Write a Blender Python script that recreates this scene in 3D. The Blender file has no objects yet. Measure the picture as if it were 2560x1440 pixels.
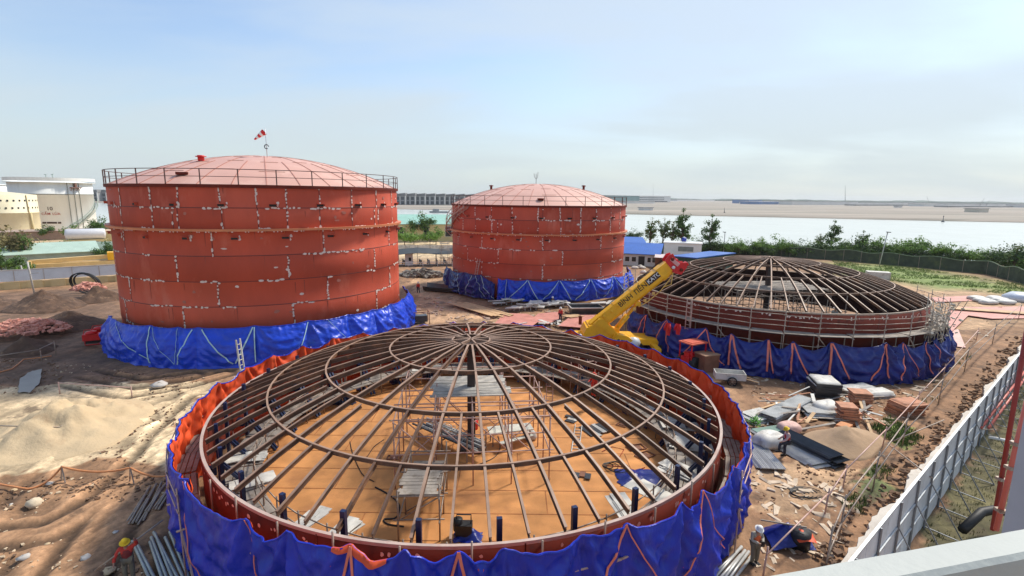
import bpy, bmesh, math, random
from mathutils import Vector, Matrix, noise
V=Vector; R_=math.radians; PI=math.pi
C=bpy.context.scene.collection
Z=V((0,0,1))
rnd=random.Random(7)
# ---------------------------------------------------------------- camera
CAMZ=14.3; PITCH=0.1746; ROLL=0.0111; FPX=1291.2
_fw=V((0,math.cos(PITCH),-math.sin(PITCH))); _rt=V((1,0,0)); _up=_rt.cross(_fw)
_R=_rt*math.cos(ROLL)+_up*math.sin(ROLL); _U=_up*math.cos(ROLL)-_rt*math.sin(ROLL)
def ray(px,py): return _fw+_R*((px-1280)/FPX)-_U*((py-720)/FPX)
def at(px,py,z=0.0):
    d=ray(px,py); t=(z-CAMZ)/d.z; return V((0,0,CAMZ))+d*t
def aty(px,py,y):
    d=ray(px,py); t=y/d.y; return V((0,0,CAMZ))+d*t
def cyl(px,py,c):
    d=ray(px,py); a=d.x*d.x+d.y*d.y; b=-2*(d.x*c[0]+d.y*c[1]); q=c[0]**2+c[1]**2-c[2]**2
    D=b*b-4*a*q
    if D<0: D=0
    t=(-b-math.sqrt(D))/2/a; X=V((0,0,CAMZ))+d*t
    return math.atan2(X.y-c[1],X.x-c[0]),X.z
cam=bpy.data.cameras.new('camera'); co=bpy.data.objects.new('camera',cam); C.objects.link(co)
M=Matrix((( _R.x,_U.x,-_fw.x),(_R.y,_U.y,-_fw.y),(_R.z,_U.z,-_fw.z))).to_4x4(); M.translation=V((0,0,CAMZ))
co.matrix_world=M; cam.sensor_width=36; cam.lens=36*FPX/2560; cam.clip_start=0.1; cam.clip_end=30000
S=bpy.context.scene; S.camera=co
S.view_settings.view_transform='Standard'; S.view_settings.look='None'; S.view_settings.exposure=0; S.view_settings.gamma=1
# ---------------------------------------------------------------- mesh builder
class MB:
    def __init__(s): s.v=[]; s.f=[]; s.m=[]; s.sm=[]
    def add(s,vs,fs,mi=0,smooth=False):
        o=len(s.v); s.v+= [tuple(v) for v in vs]
        for f in fs: s.f.append(tuple(i+o for i in f)); s.m.append(mi); s.sm.append(smooth)
        return s
    def box(s,c,size,rot=None,mi=0):
        c=V(c); x,y,z=size[0]/2,size[1]/2,size[2]/2
        vs=[V((a,b,d)) for a in(-x,x) for b in(-y,y) for d in(-z,z)]
        if rot is not None:
            if isinstance(rot,(int,float)): rot=Matrix.Rotation(rot,3,'Z')
            vs=[rot@v for v in vs]
        s.add([v+c for v in vs],[(0,1,3,2),(4,6,7,5),(0,4,5,1),(2,3,7,6),(0,2,6,4),(1,5,7,3)],mi); return s
    def bar(s,a,b,w,h=None,mi=0,up=Z):
        a,b=V(a),V(b); h=h or w; d=b-a
        if d.length<1e-6: return s
        d.normalize(); sd=d.cross(up)
        if sd.length<1e-3: sd=d.cross(V((1,0,0)))
        sd.normalize(); u=sd.cross(d)
        vs=[p+sd*(i*w/2)+u*(j*h/2) for p in(a,b) for i,j in((-1,-1),(1,-1),(1,1),(-1,1))]
        s.add(vs,[(0,1,2,3),(7,6,5,4),(0,4,5,1),(1,5,6,2),(2,6,7,3),(3,7,4,0)],mi); return s
    def tube(s,a,b,r,n=6,mi=0,r2=None,cap=True):
        return s.path([a,b],[r,r if r2 is None else r2],n,mi,cap)
    def path(s,pts,r,n=6,mi=0,cap=True):
        pts=[V(p) for p in pts]; k=len(pts); rs=r if isinstance(r,(list,tuple)) else [r]*k
        vs=[]; u=None
        for i,p in enumerate(pts):
            d=(pts[min(i+1,k-1)]-pts[max(i-1,0)])
            if d.length<1e-9: d=V((0,0,1))
            d.normalize()
            if u is None:
                u=d.cross(Z)
                if u.length<1e-3: u=d.cross(V((1,0,0)))
            else: u=u-d*u.dot(d)
            if u.length<1e-6: u=d.orthogonal()
            u.normalize(); w=d.cross(u)
            for j in range(n):
                a=2*PI*j/n; vs.append(p+(u*math.cos(a)+w*math.sin(a))*rs[i])
        fs=[]
        for i in range(k-1):
            for j in range(n):
                fs.append((i*n+j,i*n+(j+1)%n,(i+1)*n+(j+1)%n,(i+1)*n+j))
        if cap: fs+= [tuple(range(n-1,-1,-1)),tuple((k-1)*n+j for j in range(n))]
        s.add(vs,fs,mi,n>=6); return s
    def lathe(s,prof,n=48,c=(0,0,0),mi=0,smooth=True,a0=0,a1=2*PI):
        full=abs(a1-a0-2*PI)<1e-6; m=n if full else n+1; k=len(prof); vs=[]
        for i in range(m):
            a=a0+(a1-a0)*i/n
            for r,z in prof: vs.append((c[0]+r*math.cos(a),c[1]+r*math.sin(a),c[2]+z))
        fs=[]
        for i in range(n):
            j=(i+1)%m
            for q in range(k-1): fs.append((i*k+q,j*k+q,j*k+q+1,i*k+q+1))
        s.add(vs,fs,mi,smooth); return s
    def prism(s,poly,z0,z1,mi=0):
        n=len(poly); vs=[(p[0],p[1],z0) for p in poly]+[(p[0],p[1],z1) for p in poly]
        s.add(vs,[tuple(range(n-1,-1,-1)),tuple(range(n,2*n))]+[(i,(i+1)%n,n+(i+1)%n,n+i) for i in range(n)],mi); return s
    def xf(s,mtx,o=0):
        for i in range(o,len(s.v)): s.v[i]=tuple(mtx@V(s.v[i]))
        return s
    def build(s,name,mats,parent=None,loc=None,rz=0):
        me=bpy.data.meshes.new(name); me.from_pydata(s.v,[],s.f)
        for m in (mats if isinstance(mats,(list,tuple)) else [mats]): me.materials.append(m)
        me.polygons.foreach_set('material_index',s.m); me.polygons.foreach_set('use_smooth',s.sm); me.update()
        o=bpy.data.objects.new(name,me); C.objects.link(o)
        if parent is not None: o.parent=parent
        if loc is not None: o.location=loc
        o.rotation_euler=(0,0,rz); return o
def tag(o,label=None,cat=None,group=None,kind=None):
    if label: o['label']=label
    if cat: o['category']=cat
    if group: o['group']=group
    if kind: o['kind']=kind
    return o
def thing(name,label,cat,loc=(0,0,0),rz=0,group=None):
    o=bpy.data.objects.new(name,None); o.empty_display_size=.2; C.objects.link(o); o.location=loc; o.rotation_euler=(0,0,rz)
    return tag(o,label,cat,group)
def one(mb,name,mats,label,cat,loc=(0,0,0),rz=0,group=None,kind=None):
    return tag(mb.build(name,mats,None,loc,rz),label,cat,group,kind)
def kids(o): return [c for c in bpy.data.objects if c.parent==o]
def copy_tree(o,parent=None,ch=None):
    if ch is None:
        ch={}
        for c in bpy.data.objects:
            if c.parent: ch.setdefault(c.parent.name,[]).append(c)
    c=o.copy(); C.objects.link(c)
    if parent: c.parent=parent
    for k in ch.get(o.name,[]): copy_tree(k,c,ch)
    return c
# ---------------------------------------------------------------- materials
def mat(name,col,rough=.6,metal=0,var=.2,scale=2.0,bump=0,bscale=15,col2=None,thr=.6,scale2=1.5,stretch=None,spec=.5,trans=0):
    m=bpy.data.materials.new(name); m.use_nodes=True; nt=m.node_tree; N=nt.nodes; L=nt.links
    b=N['Principled BSDF']; b.inputs['Roughness'].default_value=rough; b.inputs['Metallic'].default_value=metal
    b.inputs['Specular IOR Level'].default_value=spec
    g=N.new('ShaderNodeNewGeometry'); src=g.outputs['Position']
    if stretch:
        mp=N.new('ShaderNodeMapping'); mp.inputs['Scale'].default_value=stretch; L.new(src,mp.inputs['Vector']); src=mp.outputs[0]
    n=N.new('ShaderNodeTexNoise'); n.inputs['Scale'].default_value=scale; n.inputs['Detail'].default_value=6; n.inputs['Roughness'].default_value=.6
    L.new(src,n.inputs['Vector'])
    mr=N.new('ShaderNodeMapRange'); mr.inputs[1].default_value=.25; mr.inputs[2].default_value=.75; mr.inputs[3].default_value=1-var; mr.inputs[4].default_value=1+var
    L.new(n.outputs[0],mr.inputs[0])
    mx=N.new('ShaderNodeMix'); mx.data_type='RGBA'; mx.blend_type='MULTIPLY'; mx.inputs[0].default_value=1
    mx.inputs[6].default_value=(*col,1); L.new(mr.outputs[0],mx.inputs[7]); out=mx.outputs[2]
    if col2:
        n2=N.new('ShaderNodeTexNoise'); n2.inputs['Scale'].default_value=scale2; n2.inputs['Detail'].default_value=8; n2.inputs['Roughness'].default_value=.65; L.new(src,n2.inputs['Vector'])
        r2=N.new('ShaderNodeMapRange'); r2.inputs[1].default_value=thr-.06; r2.inputs[2].default_value=thr+.06; L.new(n2.outputs[0],r2.inputs[0])
        m2=N.new('ShaderNodeMix'); m2.data_type='RGBA'; L.new(r2.outputs[0],m2.inputs[0]); L.new(out,m2.inputs[6]); m2.inputs[7].default_value=(*col2,1); out=m2.outputs[2]
    L.new(out,b.inputs['Base Color'])
    if bump:
        n3=N.new('ShaderNodeTexNoise'); n3.inputs['Scale'].default_value=bscale; n3.inputs['Detail'].default_value=5; L.new(src,n3.inputs['Vector'])
        bp=N.new('ShaderNodeBump'); bp.inputs['Strength'].default_value=bump; bp.inputs['Distance'].default_value=.05 if scale!=.8 and scale!=.7 else .12; L.new(n3.outputs[0],bp.inputs['Height']); L.new(bp.outputs[0],b.inputs['Normal'])
    if trans:
        t=N.new('ShaderNodeBsdfTranslucent'); L.new(out,t.inputs['Color']); ms=N.new('ShaderNodeMixShader'); ms.inputs[0].default_value=trans
        L.new(b.outputs[0],ms.inputs[1]); L.new(t.outputs[0],ms.inputs[2]); L.new(ms.outputs[0],N['Material Output'].inputs['Surface'])
    return m
RED=mat('red_oxide_primer',(.50,.078,.038),.65,0,.22,.3,.0,10,(.56,.12,.068),.62,.5,(1,1,.45),.3)
REDB=mat('dark_red_oxide_primer',(.47,.080,.046),.65,0,.22,.3,0,10,(.53,.12,.075),.62,.5,(1,1,.45),.3)
SEAM=mat('weld_seam',(.10,.022,.018),.6,0,.2)
GIRD=mat('sunlit_girder_primer',(.62,.22,.10),.5,0,.2,1)  # orange of the lit girder top put into the whole ring's colour
ROOF=mat('pale_primer_roof',(.64,.36,.28),.5,0,.10,.25,0,10,(.69,.42,.33),.6,.5)  # pink, paler than the red primer of the shells
ROOFSEAM=mat('roof_weld',(.44,.19,.14),.6,0,.2)
PATCH=mat('white_primer_patch',(.72,.58,.51),.7,0,.15,4)
DKRED=mat('dark_red_steel',(.15,.024,.013),.7,0,.3,.8,0,10,(.085,.018,.012),.6,1.2,None,.2)
SHADEIN=mat('shaded_inner_steel',(.035,.013,.010),.8,0,.3,.8,0,10,None,.6,1.2,None,.2)  # inner shell of the scaffolded tank, interior shade put into its colour
RIB=mat('rusty_beam',(.12,.066,.042),.55,0,.35,1.3,.1,20,(.25,.12,.06),.57,.9)
RIBL=mat('sunlit_flange',(.33,.21,.145),.55,0,.3,1.5,0,10,(.30,.17,.11),.62,1.0)  # rib top tone, light falling on the flanges painted into the colour
CURB=mat('pale_curb_angle',(.44,.33,.28),.6,0,.2,1.2,0,10,(.40,.22,.17),.62,1.0)
DARK=mat('dark_void_steel',(.02,.02,.022),.6,0,.2)
BLUE=mat('blue_tarpaulin',(.007,.028,.42),.40,0,.3,.8,.8,2.2,(.02,.05,.34),.62,1.3,(1,1,.45),.5)
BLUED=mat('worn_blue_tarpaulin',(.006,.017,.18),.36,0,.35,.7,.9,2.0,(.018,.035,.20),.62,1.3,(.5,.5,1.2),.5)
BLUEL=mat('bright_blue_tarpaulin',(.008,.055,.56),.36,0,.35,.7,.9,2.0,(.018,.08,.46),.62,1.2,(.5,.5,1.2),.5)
ORANGE=mat('orange_tarpaulin',(.74,.085,.018),.6,0,.3,1.0,.35,2.8,(.55,.07,.02),.6,1.4,(1,1,.4))
STRAPO=mat('salmon_strap',(.75,.20,.13),.6,0,.15)
STRAPC=mat('pale_cyan_strap',(.42,.62,.66),.6,0,.15)
PLANK=mat('grey_plank',(.30,.26,.22),.8,0,.3,1.5,.2,8,(.20,.165,.13),.58,2.2)
WOOD=mat('yellow_plank',(.55,.36,.19),.75,0,.3,1.2,.1,10)
WOODR=mat('reddish_plank',(.45,.20,.11),.75,0,.35,2.5,.1,10)
TUBE=mat('scaffold_tube',(.36,.29,.23),.5,.2,.3,2,0,10,(.22,.11,.06),.6,2)
TUBEP=mat('pinkish_tube',(.55,.36,.30),.5,.1,.3,2,0,10,(.32,.16,.11),.6,2)
POST=mat('navy_jack_steel',(.012,.024,.075),.35,.2,.3,2)
RUSTFLOOR=mat('rusty_floor',(.62,.275,.088),.85,0,.25,.5,.15,4,(.47,.20,.07),.60,.30)
WHITE=mat('white_sheet',(.58,.56,.51),.6,0,.25,1.5,.1,6,(.36,.33,.28),.60,1.6)
GALV=mat('galvanised_sheet',(.47,.465,.44),.42,.3,.25,1.2,0,10,(.30,.31,.30),.62,1.4)
GALVD=mat('dark_sheet',(.07,.075,.08),.35,.4,.3,1.2)
PANEL=mat('grey_fence_panel',(.60,.64,.68),.5,.1,.25,.7,0,10,(.45,.47,.48),.62,1.0)
FRAME=mat('pale_steel_frame',(.55,.58,.60),.4,.3,.2,1)
FRAMED=mat('dark_steel_frame',(.07,.075,.085),.5,.3,.2,1)
YEL=mat('crane_yellow',(.92,.47,.015),.38,0,.15,1.2,0,10,(.62,.25,.008),.66,1.2)
YELP=mat('pale_yellow',(.75,.52,.22),.6,0,.15,1)
REDP=mat('bright_red_paint',(.62,.012,.015),.4,0,.2,2)
BLACK=mat('black_rubber',(.012,.012,.013),.6,0,.2)
GLASS=mat('dark_glass',(.02,.025,.03),.1,0,.05)
TEXTM=mat('dark_lettering',(.05,.02,.01),.6,0,.05)
TEXTR=mat('red_lettering',(.45,.10,.08),.6,0,.05)
CONC=mat('concrete',(.50,.47,.43),.8,0,.2,1.0,.1,8,(.38,.34,.29),.62,1.2)
BROWN=mat('rusty_box',(.24,.10,.055),.7,0,.3,2)
PINKPL=mat('pink_primed_plate',(.55,.23,.18),.6,0,.25,.8,0,10,(.42,.15,.11),.6,.9)
BRICK=mat('broken_brick',(.60,.28,.21),.85,0,.35,3,.2,15,(.42,.19,.14),.6,4)
HOSE=mat('orange_hose',(.60,.24,.09),.5,0,.2)
SKIN=mat('skin',(.38,.20,.13),.6,0,.08)
WHITEP=mat('white_paint',(.80,.80,.78),.35,0,.06,1)
RIDGEB=mat('blue_roof_sheet',(.035,.13,.46),.35,.1,.15,.6)
REDT=[mat('primer_tone_brown',(.44,.068,.034),.68,0,.2,.3,0,10,(.50,.105,.06),.62,.5,(1,1,.45),.3),mat('primer_tone_pink',(.54,.095,.05),.65,0,.2,.3,0,10,(.58,.14,.085),.62,.5,(1,1,.45),.3)]
# ---------------------------------------------------------------- light, sky
SUN_AZ=R_(40); SUN_EL=R_(50)
sd=V((math.cos(SUN_AZ)*math.cos(SUN_EL),math.sin(SUN_AZ)*math.cos(SUN_EL),math.sin(SUN_EL)))
sl=bpy.data.lights.new('sun','SUN'); sl.energy=2.15; sl.angle=R_(7.5); sl.color=(1,.93,.82)
so=bpy.data.objects.new('sun',sl); C.objects.link(so); so.rotation_euler=sd.to_track_quat('Z','Y').to_euler(); so.location=(60,30,60)
W=bpy.data.worlds.new('World'); S.world=W; W.use_nodes=True; nt=W.node_tree; N=nt.nodes; L=nt.links
bg=N['Background']; sky=N.new('ShaderNodeTexSky'); sky.sky_type='NISHITA'; sky.sun_disc=False
sky.sun_elevation=SUN_EL; sky.sun_rotation=PI/2-SUN_AZ; sky.altitude=0; sky.air_density=1.0; sky.dust_density=1.0; sky.ozone_density=3.0
tc=N.new('ShaderNodeTexCoord'); sx=N.new('ShaderNodeSeparateXYZ'); L.new(tc.outputs['Generated'],sx.inputs[0])
ad=N.new('ShaderNodeMath'); ad.operation='ADD'; ad.inputs[1].default_value=.16; L.new(sx.outputs[2],ad.inputs[0])
mxz=N.new('ShaderNodeMath'); mxz.operation='MAXIMUM'; mxz.inputs[1].default_value=.05; L.new(ad.outputs[0],mxz.inputs[0])
def dv(o):
    d=N.new('ShaderNodeMath'); d.operation='DIVIDE'; L.new(o,d.inputs[0]); L.new(mxz.outputs[0],d.inputs[1]); return d.outputs[0]
cx=N.new('ShaderNodeCombineXYZ'); L.new(dv(sx.outputs[0]),cx.inputs[0]); L.new(dv(sx.outputs[1]),cx.inputs[1])
mp=N.new('ShaderNodeMapping'); mp.inputs['Scale'].default_value=(.55,.95,1); mp.inputs['Rotation'].default_value=(0,0,R_(28)); mp.inputs['Location'].default_value=(2.3,1.1,0); L.new(cx.outputs[0],mp.inputs[0])
cn=N.new('ShaderNodeTexNoise'); cn.inputs['Scale'].default_value=.8; cn.inputs['Detail'].default_value=7; cn.inputs['Roughness'].default_value=.5; cn.inputs['Distortion'].default_value=.3; L.new(mp.outputs[0],cn.inputs['Vector'])
cr=N.new('ShaderNodeMapRange'); cr.interpolation_type='SMOOTHSTEP'; cr.inputs[1].default_value=.36; cr.inputs[2].default_value=.62; cr.inputs[3].default_value=0.08; cr.inputs[4].default_value=.80; L.new(cn.outputs[0],cr.inputs[0])
mixc=N.new('ShaderNodeMix'); mixc.data_type='RGBA'; L.new(cr.outputs[0],mixc.inputs[0]); L.new(sky.outputs[0],mixc.inputs[6]); mixc.inputs[7].default_value=(3.6,4.15,4.65,1)
# a thin veil of bright vapour low over the horizon
hz=N.new('ShaderNodeMapRange'); hz.interpolation_type='SMOOTHSTEP'; hz.inputs[1].default_value=-.02; hz.inputs[2].default_value=.30; hz.inputs[3].default_value=.85; hz.inputs[4].default_value=0; L.new(sx.outputs[2],hz.inputs[0])
mixh=N.new('ShaderNodeMix'); mixh.data_type='RGBA'; L.new(hz.outputs[0],mixh.inputs[0]); L.new(mixc.outputs[2],mixh.inputs[6]); mixh.inputs[7].default_value=(3.45,3.88,3.95,1)
L.new(mixh.outputs[2],bg.inputs['Color']); bg.inputs['Strength'].default_value=.09
S.view_settings.exposure=1.08
# ---------------------------------------------------------------- ground
CA=(-26.3,56.0,13.55); CB=(4.06,83.43,13.65); CC=(-2.2,27.35,13.0); CD=(27.17,54.13,13.63)
ZA,ZB,ZC,ZD=14.95,13.1,3.61,5.32
def pip(x,y,poly):
    r=False; j=len(poly)-1
    for i in range(len(poly)):
        a,b=poly[i],poly[j]
        if (a[1]>y)!=(b[1]>y) and x<(b[0]-a[0])*(y-a[1])/(b[1]-a[1])+a[0]: r=not r
        j=i
    return r
def pg(*pts): return [tuple(at(a,b)[:2]) for a,b in pts]
# near bank of the river and the far bank
NB0,NB1=V((-400,330)),V((160,118)); 
FB0=at(1000,522.5,-1.0).xy; FB1=at(2560,556,-1.0).xy
nbd=(NB1-NB0).normalized(); nbn=V((-nbd.y,nbd.x))
def bank_d(x,y): return (V((x,y))-NB0).dot(nbn)     # >0 beyond the bank
SANDC=(.54,.41,.25); MUD=(.29,.163,.085); SHADESOIL=(.19,.112,.068); DIRT=(.45,.285,.16); GRASS=(.19,.25,.06); OLIVE=(.11,.095,.04); YARD=(.60,.45,.27); RMUD=(.265,.145,.075)
zones=[(YARD,pg((0,700),(290,690),(1128,640),(1180,600),(1100,530),(0,530))),
 (SHADESOIL,pg((-200,735),(300,722),(310,960),(130,975),(-100,960))),  # left soil zone, the large tank's cast shadow painted into its colour
 (SANDC,pg((-150,990),(130,962),(330,960),(500,955),(560,960),(470,1040),(418,1170),(250,1150),(0,1200),(-200,1210))),
 (DIRT,pg((1035,700),(1100,690),(1160,760),(1300,806),(1180,814),(1040,806))),
 (RMUD,pg((1850,900),(2350,860),(2500,800),(2560,1000),(2200,1440),(1850,1440))),
 (DIRT,pg((1870,1170),(2060,1150),(2140,1180),(2080,1260),(1980,1280),(1870,1270))),
 (DIRT,pg((2250,715),(2620,740),(2620,800),(2380,830),(2330,760))),
 (GRASS,pg((2080,652),(2300,672),(2700,735),(2700,752),(2500,735),(2220,702),(2100,690))),
 (OLIVE,pg((2300,1420),(2330,1270),(2420,1140),(2560,900),(2900,1000),(2700,1600))),
 (GRASS,pg((2170,1070),(2230,1045),(2300,1100),(2250,1120))),((.10,.12,.04),pg((2110,1240),(2190,1165),(2235,1170),(2150,1275)))]
def axis(a,b,step,far,g=1.28):
    v=[]; x=a
    while x<b: v.append(x); x+=step
    s=step; x=b
    while x<far: v.append(x); s*=g; x+=s
    s=step; x=a-step; lo=[]
    while x>-far: lo.append(x); s*=g; x-=s
    return lo[::-1]+v
xs=[x for x in axis(-48,44,.46,12000) if not -30<x<-2]+[-30+.25*i for i in range(113)]; xs.sort()
TRK=[]
for pl_ in (((560,985),(450,1090),(385,1185),(300,1310),(215,1450)),((505,995),(405,1100),(335,1205),(250,1310),(150,1450)),((620,965),(500,1060),(440,1150),(415,1250),(330,1440)),((-20,1350),(120,1330),(260,1250),(400,1120)),((60,925),(200,960),(330,985),(470,960),(560,935)),((90,900),(230,940),(340,960),(480,940))):
    TRK.append([at(*q).xy for q in pl_])
def track_d(x,y):
    best=(9,0)
    for T in TRK:
        s=0
        for a_,b_ in zip(T[:-1],T[1:]):
            e=b_-a_; l=e.length; t=max(0,min(1,(V((x,y))-a_).dot(e)/(l*l))); d=(V((x,y))-a_-e*t).length
            if d<best[0]: best=(d,s+l*t)
            s+=l
    return best
ys=[y for y in axis(6,66,.42,14000) if y>-60 and not 10<y<42]+[10+.25*i for i in range(129)]; ys.sort()
def fbm(x,y,s): return noise.fractal(V((x*s,y*s,3.1)),1.0,2.1,4)
def gz(x,y):
    bd=bank_d(x,y)
    if bd>0: return max(-3.2,-.32*bd)
    z=.09*fbm(x,y,.35)+.05*fbm(x,y,1.4)
    rC=math.hypot(x-CC[0],y-CC[1]); aC=math.atan2(y-CC[1],x-CC[0])
    if x<2 and 15.2<rC<25 and y>8:      # wheel ruts that curl round the near tank
        k=rC+.5*noise.noise(V((aC*3,0,1)))
        w=min(1,(rC-15.2)/1.5)*min(1,(25-rC)/3)
        z+=w*(.17*math.sin(k*2*PI/1.25)*(0.5+.8*noise.noise(V((x*.12,y*.12,9))))+.07*math.sin((x*.55+y*.85)*2.6+2*noise.noise(V((x*.2,y*.2,3)))))+.10*fbm(x,y,.9)*w
    if -34<x<1 and 8<y<48:                # deep wheel tracks across the mud
        d,s=track_d(x,y)
        if d<1.6:
            k=min(1,(1.6-d)*2); d=abs(d-.8)+.10*noise.noise(V((x*.9,y*.9,5)))
            z=z*(1-.65*k)+(-.22*max(0,1-d/.34)+.12*max(0,1-abs(d-.52)/.26))*(.8+.2*math.sin(s*9))
    if x>13: z+=.08*fbm(x,y,.8)
    if y<60 and x>14:
        fo=(x-19.61)*.634-(y-22.35)*.773   # lower weedy strip past the panel fence
        if fo>0: z-=min(.5,fo*1.2)
    for c in (CA,CB,CC,CD):
        r=math.hypot(x-c[0],y-c[1])
        if r<c[2]+2.2: z*=max(0,min(1,(r-c[2]-1.2)))
    if bd>-6: z*=-bd/6
    return z
def ground_at(px,py):
    p=at(px,py,0); return V((p.x,p.y,gz(p.x,p.y)))
gv=[];cols=[]
nx=len(xs)
for y in ys:
    for x in xs:
        gv.append((x,y,gz(x,y) if abs(x)<400 and y<500 else (0 if bank_d(x,y)<0 else -3.2)))
        jx=x+1.1*noise.noise(V((x*.45,y*.45,0)))+.5*noise.noise(V((x*1.7,y*1.7,4))); jy=y+1.1*noise.noise(V((x*.45,y*.45,7)))+.5*noise.noise(V((x*1.7,y*1.7,14)))
        c=MUD
        if y<400:
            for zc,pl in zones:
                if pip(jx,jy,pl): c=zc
        if bank_d(x,y)>-3: c=(.12,.10,.06)
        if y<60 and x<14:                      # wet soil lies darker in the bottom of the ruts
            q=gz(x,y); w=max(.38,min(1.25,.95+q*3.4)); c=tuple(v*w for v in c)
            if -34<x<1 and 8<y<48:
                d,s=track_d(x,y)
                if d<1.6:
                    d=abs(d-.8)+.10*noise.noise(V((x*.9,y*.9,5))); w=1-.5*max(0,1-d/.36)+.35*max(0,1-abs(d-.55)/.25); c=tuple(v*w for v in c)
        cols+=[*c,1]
gf=[(j*nx+i,j*nx+i+1,(j+1)*nx+i+1,(j+1)*nx+i) for j in range(len(ys)-1) for i in range(nx-1)]
me=bpy.data.meshes.new('ground'); me.from_pydata(gv,[],gf); me.polygons.foreach_set('use_smooth',[True]*len(gf))
ca=me.color_attributes.new('soil','FLOAT_COLOR','POINT'); ca.data.foreach_set('color',cols)
go=bpy.data.objects.new('ground',me); C.objects.link(go); go['kind']='structure'
gm=mat('soil_ground',(1,1,1),.9,0,.25,.5,.9,2.2); n_=gm.node_tree.nodes; l_=gm.node_tree.links
vc=n_.new('ShaderNodeVertexColor'); vc.layer_name='soil'
mulA=[n for n in n_ if n.type=='MIX'][0]; l_.new(vc.outputs[0],mulA.inputs[6])
g=[n for n in n_ if n.type=='NEW_GEOMETRY'][0]; b=n_['Principled BSDF']
def nz(sc,lo,hi,a,bb,det=8,st=None):
    t=n_.new('ShaderNodeTexNoise'); t.inputs['Scale'].default_value=sc; t.inputs['Detail'].default_value=det; t.inputs['Roughness'].default_value=.68
    if st:
        m_=n_.new('ShaderNodeMapping'); m_.inputs['Scale'].default_value=st; m_.inputs['Rotation'].default_value=(0,0,.5); l_.new(g.outputs['Position'],m_.inputs[0]); l_.new(m_.outputs[0],t.inputs['Vector'])
    else: l_.new(g.outputs['Position'],t.inputs['Vector'])
    r=n_.new('ShaderNodeMapRange'); r.inputs[1].default_value=lo; r.inputs[2].default_value=hi; r.inputs[3].default_value=a; r.inputs[4].default_value=bb; l_.new(t.outputs[0],r.inputs[0]); return r.outputs[0]
def mulc(a,f):
    m_=n_.new('ShaderNodeMix'); m_.data_type='RGBA'; m_.blend_type='MULTIPLY'; m_.inputs[0].default_value=1; l_.new(a,m_.inputs[6]); l_.new(f,m_.inputs[7]); return m_.outputs[2]
o=mulA.outputs[2]
for f in (nz(.22,.35,.65,.72,1.28),nz(1.6,.3,.7,.7,1.3,10),nz(7,.3,.7,.78,1.22,6),nz(1.1,.35,.65,.75,1.2,6,(1,.22,1))): o=mulc(o,f)
# wet dark churned patches and pale dry crumbs
m1=n_.new('ShaderNodeMix'); m1.data_type='RGBA'; l_.new(nz(.42,.56,.64,0,.72,10),m1.inputs[0]); l_.new(o,m1.inputs[6]); m1.inputs[7].default_value=(.075,.048,.032,1)
m2=n_.new('ShaderNodeMix'); m2.data_type='RGBA'; l_.new(nz(2.2,.61,.70,0,.38,10),m2.inputs[0]); l_.new(m1.outputs[2],m2.inputs[6]); m2.inputs[7].default_value=(.47,.34,.21,1)
l_.new(m2.outputs[2],b.inputs['Base Color'])
me.materials.append(gm)
# ---------------------------------------------------------------- river, far bank
wm=mat('river_water',(.60,.62,.57),.18,0,.05,.05,.05,.6,spec=.6)
wb=MB(); p0=NB0-nbd*9000-nbn*3; p1=NB1+nbd*9000-nbn*3
fd=(FB1-FB0).normalized(); q0=FB0-fd*9000; q1=FB1+fd*9000; fn=V((-fd.y,fd.x)); 
if fn.y<0: fn=-fn
wb.add([(p0.x,p0.y,-1.2),(p1.x,p1.y,-1.2),(q1.x+fn.x*30,q1.y+fn.y*30,-1.2),(q0.x+fn.x*30,q0.y+fn.y*30,-1.2)],[(0,1,2,3)])
o=wb.build('river',wm); o['kind']='structure'
fm=mat('far_flats',(.34,.29,.235),.95,0,.45,.009,0,10,(.20,.19,.15),.55,.008,(.3,2.4,1))
fb=MB(); rows=[(-3,-2.2),(0,-.9),(5,.25),(60,.3),(400,.3),(1500,.4),(4000,.5),(12000,.6)]
for i,(dd,z) in enumerate(rows):
    for k in range(61):
        t=-2500+k*100 if 0 else (k-30)/30; s=math.copysign(abs(t)**1.6,t)*8000+600
        p=FB0+fd*s+fn*dd
        if i<3: p=p+fn*(6*noise.noise(V((s*.012,1,2))))
        fb.v.append((p.x,p.y,z))
for i in range(len(rows)-1):
    for k in range(60): fb.f.append((i*61+k,i*61+k+1,(i+1)*61+k+1,(i+1)*61+k)); fb.m.append(1 if i<1 else 0); fb.sm.append(False)
o=fb.build('far_bank',[fm,mat('dark_bank_mud',(.07,.06,.045),.9)]); o['kind']='structure'
# ---------------------------------------------------------------- finished tanks
def pt(c,r,a,z): return V((r*math.cos(a),r*math.sin(a),z))
def blob(mb,c,r,a,z,wa,hz,rg,mi):
    n=8; rr=r+.012+.006*rg.random(); ph=rg.random()*6
    vs=[]
    for i in range(n):
        t=2*PI*i/n+ph; k=.7+.5*rg.random()
        vs.append(pt(c,rr,a+wa/r*k*math.cos(t),z+hz*k*math.sin(t)))
    mb.add(vs,[tuple(range(n))],mi)
def strip(mb,r,a0,z0,a1,z1,w,mi,n=8,h=.012):
    for i in range(n):
        p=pt(0,r+h,a0+(a1-a0)*i/n,z0+(z1-z0)*i/n); q=pt(0,r+h,a0+(a1-a0)*(i+1)/n,z0+(z1-z0)*(i+1)/n)
        d=(q-p).normalized(); nr=pt(0,1,a0,0); s=d.cross(nr).normalized()*w/2
        mb.add([p-s,p+s,q+s,q-s],[(0,1,2,3)],mi)
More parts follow.
